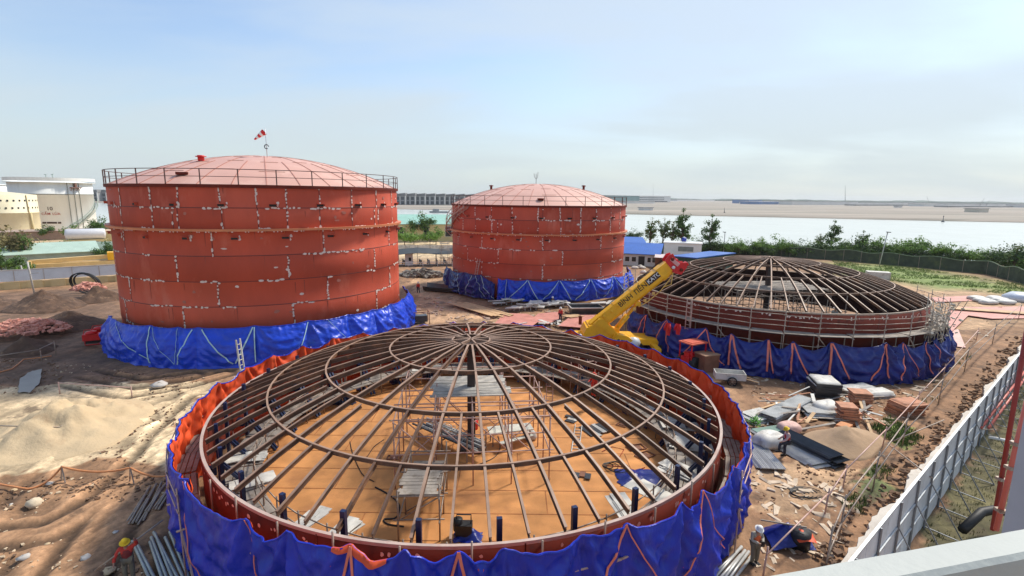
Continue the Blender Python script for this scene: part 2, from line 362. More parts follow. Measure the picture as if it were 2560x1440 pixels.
def finished_tank(c,ztop,label,rows,seams,gird,rise,shellm,seed,front,rail_n):
    rg=random.Random(seed); R=c[2]
    t=thing('storage_tank',label,'storage tank',(c[0],c[1],0))
    sh=MB()
    prof=[]; 
    for i in range(len(rows)-1):
        off=.012*(i%2); prof+=[(R+off,rows[i]-.01),(R+off,rows[i+1]+.01)]
    sh.lathe([(R,rows[0])]+prof+[(R,rows[-1])],160,mi=0)
    bnd=[sorted([a for a,_ in l_]) for l_ in seams]
    for fi,f in enumerate(sh.f):       # every plate has its own tone of primer
        vv=[sh.v[i] for i in f]; z=sum(v[2] for v in vv)/4; aa=math.atan2(sum(v[1] for v in vv),sum(v[0] for v in vv))
        k=max(0,sum(1 for q in rows if q>z)-1); k=min(k,len(bnd)-1); pl=sum(1 for q in bnd[k] if q<aa)
        h=random.Random(seed*1000+k*37+pl).random(); sh.m[fi]=4 if h<.3 else 5 if h<.55 else 0
    fr=lambda a: math.cos(a-front)>-.25
    for i,z in enumerate(rows[:-1]):       # horizontal weld lines and their primer touch-ups
        sh.lathe([(R+.005,z-.035),(R+.03,z),(R+.005,z+.035)],160,mi=1)
        a=front-2.0
        while a<front+2.0:
            run=rg.uniform(.3,2.6)/R; e=a+run
            if rg.random()<.52:
                while a<e:
                    blob(sh,c,R+.03,a,z+rg.uniform(-.09,.06),rg.uniform(.08,.25),rg.uniform(.06,.12),rg,2); a+=rg.uniform(.2,.55)/R
            a=e+rg.uniform(.1,1.4)/R
    for i,lst in enumerate(seams):
        z0,z1=rows[i+1],rows[i]; 
        for a,dens in lst:
            strip(sh,R+.012,a,z0,a,z1,.06,1,1)
            z=z0+.1
            while z<z1-.05:
                if rg.random()<dens: blob(sh,c,R+.03,a+rg.uniform(-.05,.05)/R,z,rg.uniform(.05,.12),rg.uniform(.07,.19),rg,2)
                z+=rg.uniform(.18,.38)
    for k in range(46):                    # faint scrapes and ground-off clips
        a=front+rg.uniform(-1.6,1.6); i=rg.randrange(len(rows)-1); z=rg.uniform(rows[i+1]+.3,rows[i]-.3)
        blob(sh,c,R+.016,a,z,rg.uniform(.08,.3),rg.uniform(.06,.16),rg,rg.choice((3,3,2)))
    for k in range(70):                    # narrow rust runs below the weld lines
        a=front+rg.uniform(-1.6,1.6); z=rows[rg.randrange(len(rows)-1)]-rg.uniform(.05,.3); hh=rg.uniform(.4,1.5); w=rg.uniform(.02,.06)/R; n0=len(sh.v)
        sh.add([pt(0,R+.014,a-w,z),pt(0,R+.014,a+w,z),pt(0,R+.014,a+w*.3,z-hh),pt(0,R+.014,a-w*.3,z-hh)],[(0,1,2,3)],6)
    sh.build('shell',[shellm,SEAM,PATCH,mat('scraped_primer',(.40,.13,.09),.6)]+REDT+[mat('rust_run',(.30,.055,.03),.75,0,.3,2)],t,None)
    # roof: shallow dome of lapped plates with radial welds
    rf=MB(); Rs=(R*R+rise*rise)/(2*rise); pr=[]
    for i in range(15):
        r=(R+.05)*(1-i/14.0); pr.append((r,ztop+.05+math.sqrt(max(0,Rs*Rs-r*r))-(Rs-rise)))
    rf.lathe(pr,72,mi=0)
    dz=lambda r: ztop+.05+math.sqrt(Rs*Rs-r*r)-(Rs-rise)
    for k in range(32):
        a=2*PI*k/32+.05; r0=1.2 if k%2==0 else 7.4
        pts=[(r0+(R-r0)*i/10) for i in range(11)]
        for p,q in zip(pts[:-1],pts[1:]):
            rf.bar(pt(0,p,a,dz(p)+.01),pt(0,q,a,dz(q)+.01),.07,.05,1)
    for r in (4.2,7.4,10.4):
        st=rg.randrange(3)
        for k in range(96):
            if (k//3+st)%2==0: 
                a0,a1=2*PI*k/96,2*PI*(k+1)/96; rr=r+(.3 if (k//6)%2 else -.2)
                rf.bar(pt(0,rr,a0,dz(rr)+.01),pt(0,rr,a1,dz(rr)+.01),.06,.04,1)
    rf.build('roof',[ROOF,ROOFSEAM],t)
    cb=MB(); cb.lathe([(R+.01,ztop-.16),(R+.16,ztop-.16),(R+.16,ztop+.10),(R-.05,ztop+.10)],160,mi=0,smooth=False); cb.build('curb_angle',DKRED,t)
    g=MB(); g.lathe([(R+.02,gird-.16),(R+.40,gird-.16),(R+.40,gird-.08),(R+.42,gird+.03),(R+.02,gird+.03)],160,smooth=False)
    for k in range(60):
        a=2*PI*k/60; g.bar(pt(0,R+.02,a,gird-.30),pt(0,R+.3,a,gird-.14),.05,.12)
    for k in range(90): blob(g,c,R+.42,front+rg.uniform(-1.7,1.7),gird-.2,.05,.05,rg,1)
    g.build('wind_girder',[GIRD,PATCH],t)
    # hand rail round the roof
    hr=MB(); rr=R+.10
    for zz,rd in ((ztop+1.32,.035),(ztop+.72,.028)):
        hr.path([pt(0,rr,2*PI*k/96,zz) for k in range(97)],rd,6)
    hr.build('hand_rail',mat('rail_steel',(.085,.035,.03),.5,0,.2),t)
    for k in range(rail_n):
        a=front+2*PI*k/rail_n+.06
        p=MB(); p.bar(pt(0,rr,a,ztop+.08),pt(0,rr,a,ztop+1.34),.07,.07); p.build('rail_post',bpy.data.materials['rail_steel'],t)
    # overflow hoods in two rows
    for zz,off in ((ztop-1.45,0.03),(gird-.62,.09)):
        for k in range(22):
            a=front+off+2*PI*k/22
            if math.cos(a-front)<-.3: continue
            h=MB(); M_=Matrix.Rotation(a,3,'Z')
            h.box(pt(0,R+.16,a,zz),(.30,.62,.05),M_,0); h.box(pt(0,R+.03,a,zz-.13),(.04,.56,.20),M_,1)
            h.box(pt(0,R+.14,a+.31/R,zz-.10),(.26,.03,.2),M_,0)
            if k%3!=1: 
                for q in range(4): blob(h,c,R+.02,a+rg.uniform(.3,.5)/R,zz-.12+rg.uniform(-.2,.2),.08,.12,rg,2)
            h.build('overflow_hood',[shellm,DARK,PATCH],t)
    return t,dz
def azl(c,y,pxs,d=.75): return [(cyl(p,y,c)[0],d) for p in pxs]
fA=math.atan2(-CA[1],-CA[0]); fB=math.atan2(-CB[1],-CB[0])
rowsA=[ZA,13.15,11.40,9.18,7.02,4.88,2.93,.3]
seA=[azl(CA,492,(300,376,445,548,640,715,798,878,940,978),.8),azl(CA,545,(305,382,432,445,555,645,718,800,880,936,945,980),.45),
 azl(CA,605,(312,530,808,972),.8),azl(CA,672,(292,443,722,937),.85),azl(CA,735,(328,546,820,975),.85),azl(CA,790,(318,460,735,943),.8),azl(CA,835,(400,620,860),.5)]
tankA,dzA=finished_tank(CA,ZA,'large finished red oxide tank with windsock on its roof','x' and rowsA,seA,11.40,3.2,RED,3,fA,30)
rowsB=[ZB,11.2,9.3,7.2,5.2,3.18,.3]
seB=[azl(CB,535,(1150,1188,1229,1280,1345,1357,1400,1452,1490,1527,1550),.7),azl(CB,568,(1158,1189,1230,1244,1281,1345,1402,1451,1488,1525,1548),.6),
 azl(CB,606,(1146,1205,1357,1502),.75),azl(CB,644,(1170,1246,1406,1530),.75),azl(CB,680,(1205,1356,1501),.7),azl(CB,710,(1250,1420),.4)]
tankB,dzB=finished_tank(CB,ZB,'finished dark red tank with spiral stair, standing farther back behind the yellow crane','x' and rowsB,seB,9.33,3.2,REDB,5,fB,30)
# spiral stair of the farther tank
st=MB(); R=CB[2]; a0=cyl(1172,520,CB)[0]; a1=cyl(1131,580,CB)[0]-.10
n=26
for i in range(n+1):
    f=i/n; a=a0+(a1-a0)*f; z=ZB-.3-(ZB-.3-9.0)*f; M_=Matrix.Rotation(a,3,'Z')
    st.box(pt(0,R+.55,a,z),(.9,.26,.04),M_,0)
for rr in (R+.12,R+1.0):
    st.path([pt(0,rr,a0+(a1-a0)*i/n,ZB-.4-(ZB-.3-9.0)*i/n) for i in range(n+1)],.09,5)
    for hh in (.55,1.05): st.path([pt(0,rr,a0+(a1-a0)*i/n,ZB-.3-(ZB-.3-9.0)*i/n+hh) for i in range(n+1)],.04,5)
    for i in range(0,n+1,3): 
        f=i/n; a=a0+(a1-a0)*f; z=ZB-.3-(ZB-.3-9.0)*f; st.tube(pt(0,rr,a,z-.1),pt(0,rr,a,z+1.05),.035,5)
for i in range(2,n,6):
    f=i/n; a=a0+(a1-a0)*f; z=ZB-.3-(ZB-.3-9.0)*f; st.bar(pt(0,R+.02,a,z-1.0),pt(0,R+1,a,z-.1),.07)
st.box(pt(0,R+.65,a1-.03,8.95),(1.3,1.3,.08),Matrix.Rotation(a1,3,'Z')); st.bar(pt(0,R,a1-.03,7.7),pt(0,R+1.2,a1-.03,8.9),.10)
st.build('spiral_stair',TUBEP,tankB)
# roof fittings
def fitting(name,tank,px,py,c,dz,build,m):
    for r in range(1,130):
        pass
def roof_pt(px,py,c,dz):      # nearest roof point under a picture point
    d=ray(px,py); best=None
    for i in range(900):
        y=c[1]-c[2]+2*c[2]*i/900; P=V((0,0,CAMZ))+d*(y/d.y); r=math.hypot(P.x-c[0],P.y-c[1])
        if r<c[2]:
            e=abs(P.z-dz(r))
            if best is None or e<best[0]: best=(e,V((P.x-c[0],P.y-c[1],dz(r))))
    return best[1]
rv=MB(); p=roof_pt(503,402,CA,dzA); 
rv.lathe([(.28,0),(.28,.35),(.46,.35),(.46,.42),(.30,.42),(.30,.5),(0,.5)],16,p); rv.build('roof_vent',REDP,tankA)
hb=MB(); p=roof_pt(455,437,CA,dzA); hb.box(p+V((0,0,.12)),(.9,.6,.22),.5); hb.build('roof_hatch',DKRED,tankA)
for px,py in ((1228,472),(1459,474)):
    p=roof_pt(px,py,CB,dzB); h=MB(); h.lathe([(.18,0),(.18,.5),(.34,.5),(.34,.62),(0,.7)],12,p); h.build('roof_vent',DKRED,tankB)
h=MB(); p=roof_pt(1352,500,CB,dzB); h.lathe([(.42,0),(.42,.16),(.5,.16),(.5,.22),(0,.24)],16,p); h.build('roof_hatch',DKRED,tankB)
# windsock on tank A, mast on tank B, thin rods
w0=V((CA[0],CA[1],0))+roof_pt(668,393,CA,dzA)
ws=thing('windsock','red and white striped windsock on a thin mast above the large tank','windsock',w0)
top=aty(668,330,w0.y).z-w0.z
p=MB(); p.tube((0,0,0),(0,0,top+.3),.035,6); p.build('mast',mat('thin_mast',(.55,.58,.6),.4,.3,.1),ws)
p=MB(); p.path([(math.cos(a)*.2,0,top*.42+math.sin(a)*.2) for a in [2*PI*i/12 for i in range(11)]],.05,5); p.build('mast_ring',FRAMED,ws)
d=V((-.80,-.1,-.62)).normalized()
for i in range(5):
    a,b=V((-.12,0,top))+d*(.24*i),V((-.12,0,top))+d*(.24*(i+1))
    p=MB(); p.path([a,b],[.30-.045*i,.30-.045*(i+1)],12,0,False); p.build('sock_band',REDP if i%2==0 else WHITEP,ws)
w0=V((CB[0],CB[1],0))+roof_pt(1340,466,CB,dzB)
ms=thing('roof_mast','thin forked mast on the dome of the farther red tank','mast',w0)
h=aty(1340,434,w0.y).z-w0.z
p=MB(); p.tube((0,0,0),(0,0,h),.05,6); p.box((0,0,.1),(.6,.6,.2)); p.build('pole',mat('dull_mast',(.18,.18,.18),.5),ms)
p=MB(); p.path([(-.35,0,h),(-.3,0,h-.5),(0,0,h-.9),(.25,0,h-.6),(.3,0,h+.25)],.04,5); p.build('fork',bpy.data.materials['dull_mast'],ms)
# ---------------------------------------------------------------- domes under construction
def dome_fn(R,zrim,rise):
    Rs=(R*R+rise*rise)/(2*rise); return lambda r: zrim+math.sqrt(Rs*Rs-r*r)-(Rs-rise)
def open_tank(c,zrim,zbot,rise,rings,label,phase,seed,purlin_start,shell_m,lit):
    rg=random.Random(seed); R=c[2]; dz=dome_fn(R,zrim,rise)
    t=thing('unroofed_tank',label,'tank',(c[0],c[1],0))
    s=MB(); s.lathe([(R-.01,zrim),(R,zrim),(R,zbot),(R-.06,zbot)],160,mi=0)
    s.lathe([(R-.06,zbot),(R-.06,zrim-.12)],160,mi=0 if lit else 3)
    fr=math.atan2(-c[1],-c[0])
    for k in range(13):
        a=fr+k*2*PI/12+.13; strip(s,R+.003,a,zbot,a,zrim-.05,.05,1,1)
    for z in [zrim-1.95*i for i in range(1,4) if zrim-1.95*i>zbot+.2]:
        s.lathe([(R+.004,z-.04),(R+.03,z),(R+.004,z+.04)],160,mi=1)
    k=0; a=fr-1.2
    while a<fr+1.2:
        if rg.random()<.7:
            for q in range(rg.choice((1,1,2,3))): blob(s,c,R+.02,a+rg.uniform(-.02,.02),zrim-.38+rg.uniform(-.1,.08),rg.uniform(.04,.09),rg.uniform(.05,.10),rg,2)
        a+=rg.uniform(.25,.7)/R
    s.build('shell',[shell_m,SEAM,PATCH,SHADEIN],t)
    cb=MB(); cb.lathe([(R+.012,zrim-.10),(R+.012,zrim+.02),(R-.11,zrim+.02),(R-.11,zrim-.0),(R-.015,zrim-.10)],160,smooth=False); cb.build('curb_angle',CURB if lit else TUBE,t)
    def beam(mb,r0,r1,a,w,h,n=7):
        ps=[pt(0,r0+(r1-r0)*i/n,a,dz(r0+(r1-r0)*i/n)) for i in range(n+1)]
        for p,q in zip(ps[:-1],ps[1:]):
            mb.bar(p-V((0,0,h/2+.02)),q-V((0,0,h/2+.02)),w*.18,h,0)          # web
            mb.bar(p,q,w,.03,1); mb.bar(p-V((0,0,h)),q-V((0,0,h)),w*.9,.03,0)    # flanges
    for k in range(32):
        a=phase+2*PI*k/32
        b=MB(); beam(b,rings[0],R-.22,a,.10,.20); b.build('rib',[RIB,RIBL if rg.random()<.8 else RIB],t)
        a+=PI/32
        b=MB(); beam(b,rings[purlin_start]+(.0 if rg.random()<.7 else .25),R-.22,a,.085,.16,5); b.build('rafter',[RIB,RIBL if rg.random()<.75 else RIB],t)
    for i,r in enumerate(rings):
        b=MB(); n=64; h=.24 if i==0 else .17
        w=.10
        for k in range(n):
            a0,a1=phase+2*PI*k/n,phase+2*PI*(k+1)/n
            p,q=pt(0,r,a0,dz(r)),pt(0,r,a1,dz(r))
            b.bar(p-V((0,0,h/2)),q-V((0,0,h/2)),.03,h,0); b.bar(p+V((0,0,.012)),q+V((0,0,.012)),0.085,.03,1)
        if i==0:
            for k in range(4):
                a=phase+PI*k/4+.2; b.bar(pt(0,r,a,dz(r)),pt(0,r,a+PI,dz(r)),.08,.14,1)
        b.build('hub_ring' if i==0 else 'purlin_ring',[RIB,RIBL],t)
    return t,dz
fC=math.atan2(-CC[1],-CC[0]); fD=math.atan2(-CD[1],-CD[0])
tankC,dzC=open_tank(CC,ZC,1.62,3.0,(1.02,4.35,7.55,10.25),'near roofless tank of curved rusty roof ribs over an orange floor',fC+.046,11,2,DKRED,True)
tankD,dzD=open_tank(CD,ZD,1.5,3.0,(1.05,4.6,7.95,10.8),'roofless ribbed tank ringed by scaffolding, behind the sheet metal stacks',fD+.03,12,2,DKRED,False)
# floors
def disc(r,z,name,m,parent,seam=None):
    b=MB(); b.lathe([(r,z-.3),(r,z),(0,z)],96,smooth=False)
    if seam:
        k=0; y=-r+1.1
        while y<r-.5:
            hw=math.sqrt(r*r-y*y)-.3; b.box((0,y,z+.006),(2*hw,.05,.012),None,1); x=-hw+(3 if k%2 else 5.5)
            while x<hw:
                if math.hypot(x,y+1.9)<r-.4: b.box((x,y+.95,z+.005),(.05,1.9,.010),None,1)
                x+=6.0
            y+=1.9; k+=1
    return b.build(name,[m,seam] if seam else m,parent)
disc(12.9,.16,'floor_plate',RUSTFLOOR,tankC,mat('floor_weld',(.40,.15,.045),.8,0,.4,1.5)); disc(13.5,.16,'floor_plate',mat('shaded_tank_floor',(.022,.017,.014),.9,0,.3,.6),tankD)  # scaffolded tank's floor is near black, with the interior shade in its colour
# centre columns
b=MB(); b.box((0,0,3.2),(.42,.42,6.2)); b.box((0,0,.25),(1.2,1.2,.2)); b.lathe([(.9,6.15),(.9,6.3),(0,6.3)],16); b.build('centre_column',mat('dark_column',(.04,.025,.022),.5),tankC)
b=MB(); b.box((0,0,4.0),(.42,.42,7.8)); b.lathe([(.95,7.85),(.95,8.0),(0,8.0)],16); b.build('centre_column',bpy.data.materials['dark_column'],tankD)
# navy jacking posts just inside the near shell
jp=None; gtx='navy jacking posts inside the near tank wall'
for k in range(30):
    a=cyl(1255,1330,CC)[0]+2*PI*k/30; r=CC[2]-.62
    loc=(CC[0]+r*math.cos(a),CC[1]+r*math.sin(a),.16)
    if jp is None:
        jp=thing('jacking_post','navy blue hydraulic jacking post standing just inside the near ring wall','jacking post',loc,a,gtx)
        m=MB(); m.box((0,0,2.0),(.15,.18,3.9)); m.box((0,0,.04),(.7,.7,.08)); m.build('mast',POST,jp)
        m=MB(); m.bar((-1.5,-.12,.1),(-.1,-.12,2.0),.12,.12); m.bar((-1.5,.12,.1),(-.1,.12,2.0),.12,.12); m.build('brace',POST,jp)
        m=MB(); m.box((.3,0,1.75),(.35,.3,.4)); m.build('lifting_shoe',POST,jp)
    else:
        o=copy_tree(jp); o.location=loc; o.rotation_euler=(0,0,a)
# ---------------------------------------------------------------- tarpaulin skirts
def skirt(c,a0,a1,ties,Rt,Rb,zt,zb,sag,label,m_out,m_in,strap_m,straps,seed,group=None,inset=.12,bulge=.30,dstep=.30,rows=24,hang=0,swag=1.0):
    rg=random.Random(seed); t=thing('tarpaulin_skirt',label,'tarpaulin',(c[0],c[1],0),0,group)
    ties=sorted(ties); bays=[(ties[i],ties[i+1],rg.uniform(.55,1.5),rg.uniform(0,6),rg.uniform(-.4,.4)) for i in range(len(ties)-1)]
    ztf=zt if callable(zt) else (lambda a:zt)
    so=rg.uniform(0,50)
    def surf(a,tt,extra=0.0):
        b=bays[0] if a<bays[0][0] else bays[-1]
        for q in bays:
            if q[0]<=a<=q[1]: b=q; break
        w=(b[1]-b[0]); f=min(1,max(0,(a-b[0])/w)); par=4*f*(1-f); skew=f+b[4]*f*(1-f)
        top=ztf(a)-sag*b[2]*par; d0=top-zb; z=top-d0*tt
        r=Rt+(Rb-Rt)*tt - inset*par*(1-tt)**2
        off=bulge*math.sin(PI*min(1,tt*1.05))*(.35+.65*par)
        d=ztf(a)-z
        for aa,sg in ((b[0],1),(b[1],-1)):
            u=(a-aa)*sg*Rt; q=u/(d+.35)
            off+=.26*swag*(1-1.6*abs(math.sin(q*4.6+b[3]*sg)))*math.exp(-(q*1.15)**2)*min(1,d*1.3+.12)*(1-.35*tt)
            off-=.17*math.exp(-(u/.35)**2)*(1-.4*tt)
        cat=d-(1.05+.5*b[2])*par*.9-(.35*(skew-.5))
        off+=.19*swag*(1-1.7*abs(math.sin(cat*3.9+b[3]*3+.9*noise.noise(V((a*4,z*.7,so))))))*par*(.35+.65*tt)
        nz_=noise.noise(V((a*Rt*.5,z*.7,so))); n2=noise.noise(V((a*Rt*1.9,z*2.4,so+9)))
        off+=.12*nz_+.07*(1-2.2*abs(n2))+.02*math.sin((a*Rt*1.3+z*2.1)*2.4+3*nz_)*(.4+.6*abs(n2))
        if tt>.9: off+=.12*n2*(tt-.9)*10
        return pt(0,r+off+extra,a,z)
    n=max(8,int((a1-a0)/R_(dstep)))
    for nm,ex,m,flip in (('outer_sheet',0,m_out,0),('lining',-.05,m_in,1)):
        if m is None: continue
        b=MB(); vs=[]; fs=[]
        for i in range(n+1):
            a=a0+(a1-a0)*i/n
            for j in range(rows+1): vs.append(surf(a,(j/rows)**1.1,ex))
        for i in range(n):
            for j in range(rows):
                q=(i*(rows+1)+j,(i+1)*(rows+1)+j,(i+1)*(rows+1)+j+1,i*(rows+1)+j+1); fs.append(q if not flip else q[::-1])
        b.add(vs,fs,0,True)
        if nm=='outer_sheet':
            b.path([surf(a0+(a1-a0)*i/n,0,.02)+V((0,0,.015)) for i in range(n+1)],.035,5,0)
        b.build(nm,m,t)
    for (aa,da,l0,l1,w) in straps:
        b=MB(); ps=[surf(aa+da*i/10,l0+(l1-l0)*i/10,.075) for i in range(11)]
        for p,q in zip(ps[:-1],ps[1:]):
            d=(q-p).normalized(); nr=V((p.x,p.y,0)).normalized(); s=d.cross(nr).normalized()*w*.36
            b.add([p-s,p+s,q+s,q-s,p-s-nr*.02,p+s-nr*.02,q+s-nr*.02,q-s-nr*.02],[(0,1,2,3),(0,4,5,1),(3,2,6,7),(0,3,7,4),(1,5,6,2)],0)
        b.build('strap',strap_m,t)
    return t,surf
def az(px,py,c,r): return cyl(px,py,(c[0],c[1],r))[0]
def vpairs(ties,w,rg,lo=.85,sp=.09,skip=.25):
    o=[]
    for a in ties:
        if rg.random()<skip: continue
        k=rg.random()
        o.append((a,sp*rg.uniform(.4,1.3),0,rg.uniform(lo-.1,1),w))
        if k<.75: o.append((a,-sp*rg.uniform(.2,1.2),0,rg.uniform(lo-.15,1),w))
    return o
rg=random.Random(21)
# near tank: blue outside, orange inside, all the way round
tC=[az(x,y,CC,14.4) for x,y in ((430,1185),(588,1312),(690,1350),(862,1400),(1002,1397),(1145,1392),(1267,1390),(1475,1352),(1585,1330),(1730,1270),(1785,1230),(1862,1150))]
allt=list(tC); a=max(tC)
while a<min(tC)+2*PI-.14: 
    a+=.1745; allt.append(a)
allt[-1]=min(tC)+2*PI
strC=[(tC[0],.02,0,.62,.10),(tC[0],.11,0,.8,.09),(tC[1],.05,0,.7,.05),(tC[3],.04,0,.9,.11),(tC[3],-.07,0,.9,.11),(tC[5],.06,0,.9,.12),(tC[5],-.08,0,.9,.11),(tC[8],-.16,0,.85,.12),(tC[8],.16,0,.85,.06),(tC[10],-.10,0,.95,.12),(tC[10],.13,0,.7,.05),(tC[11],-.02,0,.35,.10)]
def ztC(a):
    f=math.cos(a-fC); return 3.97+.28*max(0,f)+.16*max(0,-f)+.05*math.sin(a*5)
skC,sfC=skirt(CC,min(tC)-.0001,min(tC)+2*PI,allt,14.12,14.05,ztC,.05,.34,'deep blue tarpaulin lined in orange, draped around the near open tank',BLUE,ORANGE,STRAPO,strC,5,swag=.8,bulge=.1)
# orange flap that spills over the near top edge
fl=MB(); a0=az(815,1395,CC,14.4); a1=az(955,1402,CC,14.4); vs=[];fs=[]
for i in range(15):
    a=a0+(a1-a0)*i/14; f=i/14; w=.05+.55*math.sin(PI*f)**.8
    p=sfC(a,0,0)
    vs+=[p+pt(0,-.05,a,.02),p+pt(0,.05,a,.06),p+pt(0,.10,a,-.02-.30*w)]
for i in range(14): 
    for j in range(2): fs.append((i*3+j,i*3+j+1,i*3+j+4,i*3+j+3))
fl.add(vs,fs,0,True); fl.build('orange_flap',ORANGE,skC)
# finished large tank
tA=[az(x,y,CA,14.6) for x,y in ((276,800),(375,818),(443,818),(493,822),(636,820),(770,795),(870,775))]
tA=sorted(tA); ex=[tA[0]-.25,tA[0]-.5]; 
while tA[-1]<fA+1.55: tA.append(tA[-1]+.2)
tA=sorted(ex+tA)
bA=lambda px,py: az(px,py,CA,15.2)
strA=[]
for (x0,y0,x1,y1,w) in ((375,818,380,905,.14),(290,800,385,905,.09),(443,818,440,903,.03),(380,823,440,905,.04),(480,825,448,905,.13),(505,822,585,910,.14),(632,822,590,905,.15),(636,822,640,905,.12),(770,795,738,868,.10),(820,790,880,800,.05)):
    a=az(x0,y0,CA,14.6); e=az(x1,y1,CA,15.1); strA.append((a,e-a,.02,.88,w))
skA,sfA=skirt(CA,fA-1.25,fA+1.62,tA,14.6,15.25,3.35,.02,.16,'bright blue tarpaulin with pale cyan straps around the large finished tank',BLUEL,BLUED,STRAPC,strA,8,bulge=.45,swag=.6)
# farther finished tank: two sheets with a gap
fl_=[az(x,y,CB,14.8) for x,y in ((1160,685),(1200,695),(1228,704))]; 
tB0=[fB-1.35,fB-1.12]+[a for a in fl_]+[az(1236,712,CB,14.8)]
strB=[]
for (x0,y0,x1,y1,w) in ((1145,680,1150,735,.1),(1180,690,1165,740,.1),(1188,695,1210,745,.1),(1200,697,1235,747,.12)):
    a=az(x0,y0,CB,14.8); e=az(x1,y1,CB,14.9); strB.append((a,e-a,.02,.9,w))
skirt(CB,tB0[0],tB0[-1],sorted(tB0),14.7,14.9,lambda a:3.5-.9*max(0,(a-fl_[1])/.14) if a>fl_[1] else 3.5,.25,.2,'dull navy blue tarpaulin with a drooping corner on the farther red tank',BLUED,BLUED,STRAPC,strB,13,bulge=.35)
tB1=[az(x,y,CB,14.8) for x,y in ((1243,702),(1266,700),(1318,700),(1398,702),(1476,700),(1535,695),(1567,683))]; tB1+= [tB1[-1]+.25,tB1[-1]+.5]
strB=[]
for (x0,y0,x1,y1,w) in ((1318,700,1270,745,.13),(1320,700,1347,757,.14),(1398,702,1353,757,.13),(1401,702,1426,757,.13),(1476,700,1436,757,.13),(1478,700,1490,740,.07),(1533,697,1508,752,.13),(1537,697,1553,735,.13),(1266,700,1263,712,.1)):
    a=az(x0,y0,CB,14.8); e=az(x1,y1,CB,14.9); strB.append((a,e-a,.02,.92,w))
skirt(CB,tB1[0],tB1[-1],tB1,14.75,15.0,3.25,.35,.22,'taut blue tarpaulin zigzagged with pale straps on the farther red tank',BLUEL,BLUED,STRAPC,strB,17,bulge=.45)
# scaffolded open tank
tD=[az(x,y,CD,15.3) for x,y in ((1612,790),(1664,802),(1763,818),(1828,835),(1922,848),(1984,852),(2083,848),(2221,862),(2266,858),(2320,850),(2350,842))]
tD=[tD[0]-.22]+tD; 
while tD[-1]<fD+1.75: tD.append(tD[-1]+.17)
strD=[]
for (x0,y0,x1,y1,w) in ((1612,790,1605,850,.14),(1610,800,1597,835,.1),(1664,802,1630,855,.1),(1665,802,1675,865,.12),(1763,818,1705,880,.14),(1765,818,1812,905,.13),(1828,835,1820,918,.22),(1832,835,1855,890,.2),(1922,848,1918,920,.2),(1924,848,1935,918,.14),(1982,852,1977,930,.2),(1986,852,2025,932,.15),(2083,848,2075,932,.22),(2085,850,2122,933,.14),(2220,862,2170,935,.16),(2222,862,2223,932,.18),(2266,858,2240,930,.18),(2268,858,2296,925,.07),(2320,850,2330,905,.16),(2345,842,2350,870,.1)):
    a=az(x0,y0,CD,15.3); e=az(x1,y1,CD,15.5); strD.append((a,e-a,.02,.82,w))
skD,sfD=skirt(CD,tD[0],tD[-1],tD,15.2,15.45,lambda a:3.3+.1*math.sin(a*7),.05,.5,'sagging navy tarpaulin with salmon straps around the scaffolded open tank',BLUED,BLUED,STRAPO,strD,31,bulge=.35,swag=1.0)
# ---------------------------------------------------------------- platforms and scaffolding
def ring_platform(c,r0,r1,z,a0,a1,label,n,name_group,plank_m,rails,rail_m,post_r,posts_down,seed,rail_r=None):
    rg=random.Random(seed); t=thing('ring_scaffold',label,'scaffold',(c[0],c[1],0))
    step=(a1-a0)/n
    d=MB()
    for k in range(n):
        b0,b1=a0+k*step,a0+(k+1)*step; zz=z+.03*(k%2)
        for j in range(4):                                   # four boards side by side
            ra=r0+(r1-r0)*j/4+.02; rb=r0+(r1-r0)*(j+1)/4-.02; h=.05
            p=[pt(0,ra,b0+.004,zz),pt(0,rb,b0+.004,zz),pt(0,rb,b1-.004,zz),pt(0,ra,b1-.004,zz)]
            p=[q+V((0,0,rg.uniform(-.012,.012))) for q in p]; q=[x-V((0,0,h)) for x in p]
            d.add(p+q,[(0,1,2,3),(7,6,5,4),(0,4,5,1),(1,5,6,2),(2,6,7,3),(3,7,4,0)],0)
    d.build('plank_deck',plank_m,t)
    rr=rail_r or r1+.08
    for k in range(n+1):
        a=a0+k*step
        p=MB(); p.tube(pt(0,rr,a,0 if posts_down else z-.6),pt(0,rr,a,post_r),.032,6)
        p.tube(pt(0,r0,a,z-.12),pt(0,rr+.15,a,z-.12),.04,6)
        if posts_down: p.tube(pt(0,r0,a,0),pt(0,r0,a,z-.1),.04,6)
        if k%3==0: p.bar(pt(0,rr,a,z-.15),pt(0,rr+.02,a+step*.45,z-1.5),.06)
        p.build('standard',rail_m,t)
    for zz in rails:
        p=MB()
        for k in range(n):
            a=a0+k*step; o=rg.uniform(-.05,.05)
            p.tube(pt(0,rr+.05,a-.01,zz+o),pt(0,rr+.05,a+step*1.04,zz+o+rg.uniform(-.08,.08)),.028,6)
        p.build('guard_rail',rail_m,t)
    return t
ring_platform(CC,13.2,14.2,2.25,fC-1.0-2.3+2*PI-.0,fC-1.02+2*PI-.0,'weathered plank walkway between the near tank wall and its tarpaulin, sand pile side',14,None,PLANK,(3.2,3.65),TUBEP,4.0,True,1) if 0 else None
ring_platform(CC,13.25,14.15,2.2,fC+.85,fC+2*PI-.85,'weathered plank walkway with guard rails behind the near tank tarpaulin',30,None,PLANK,(2.75,3.45),TUBEP,3.75,True,1,14.2)
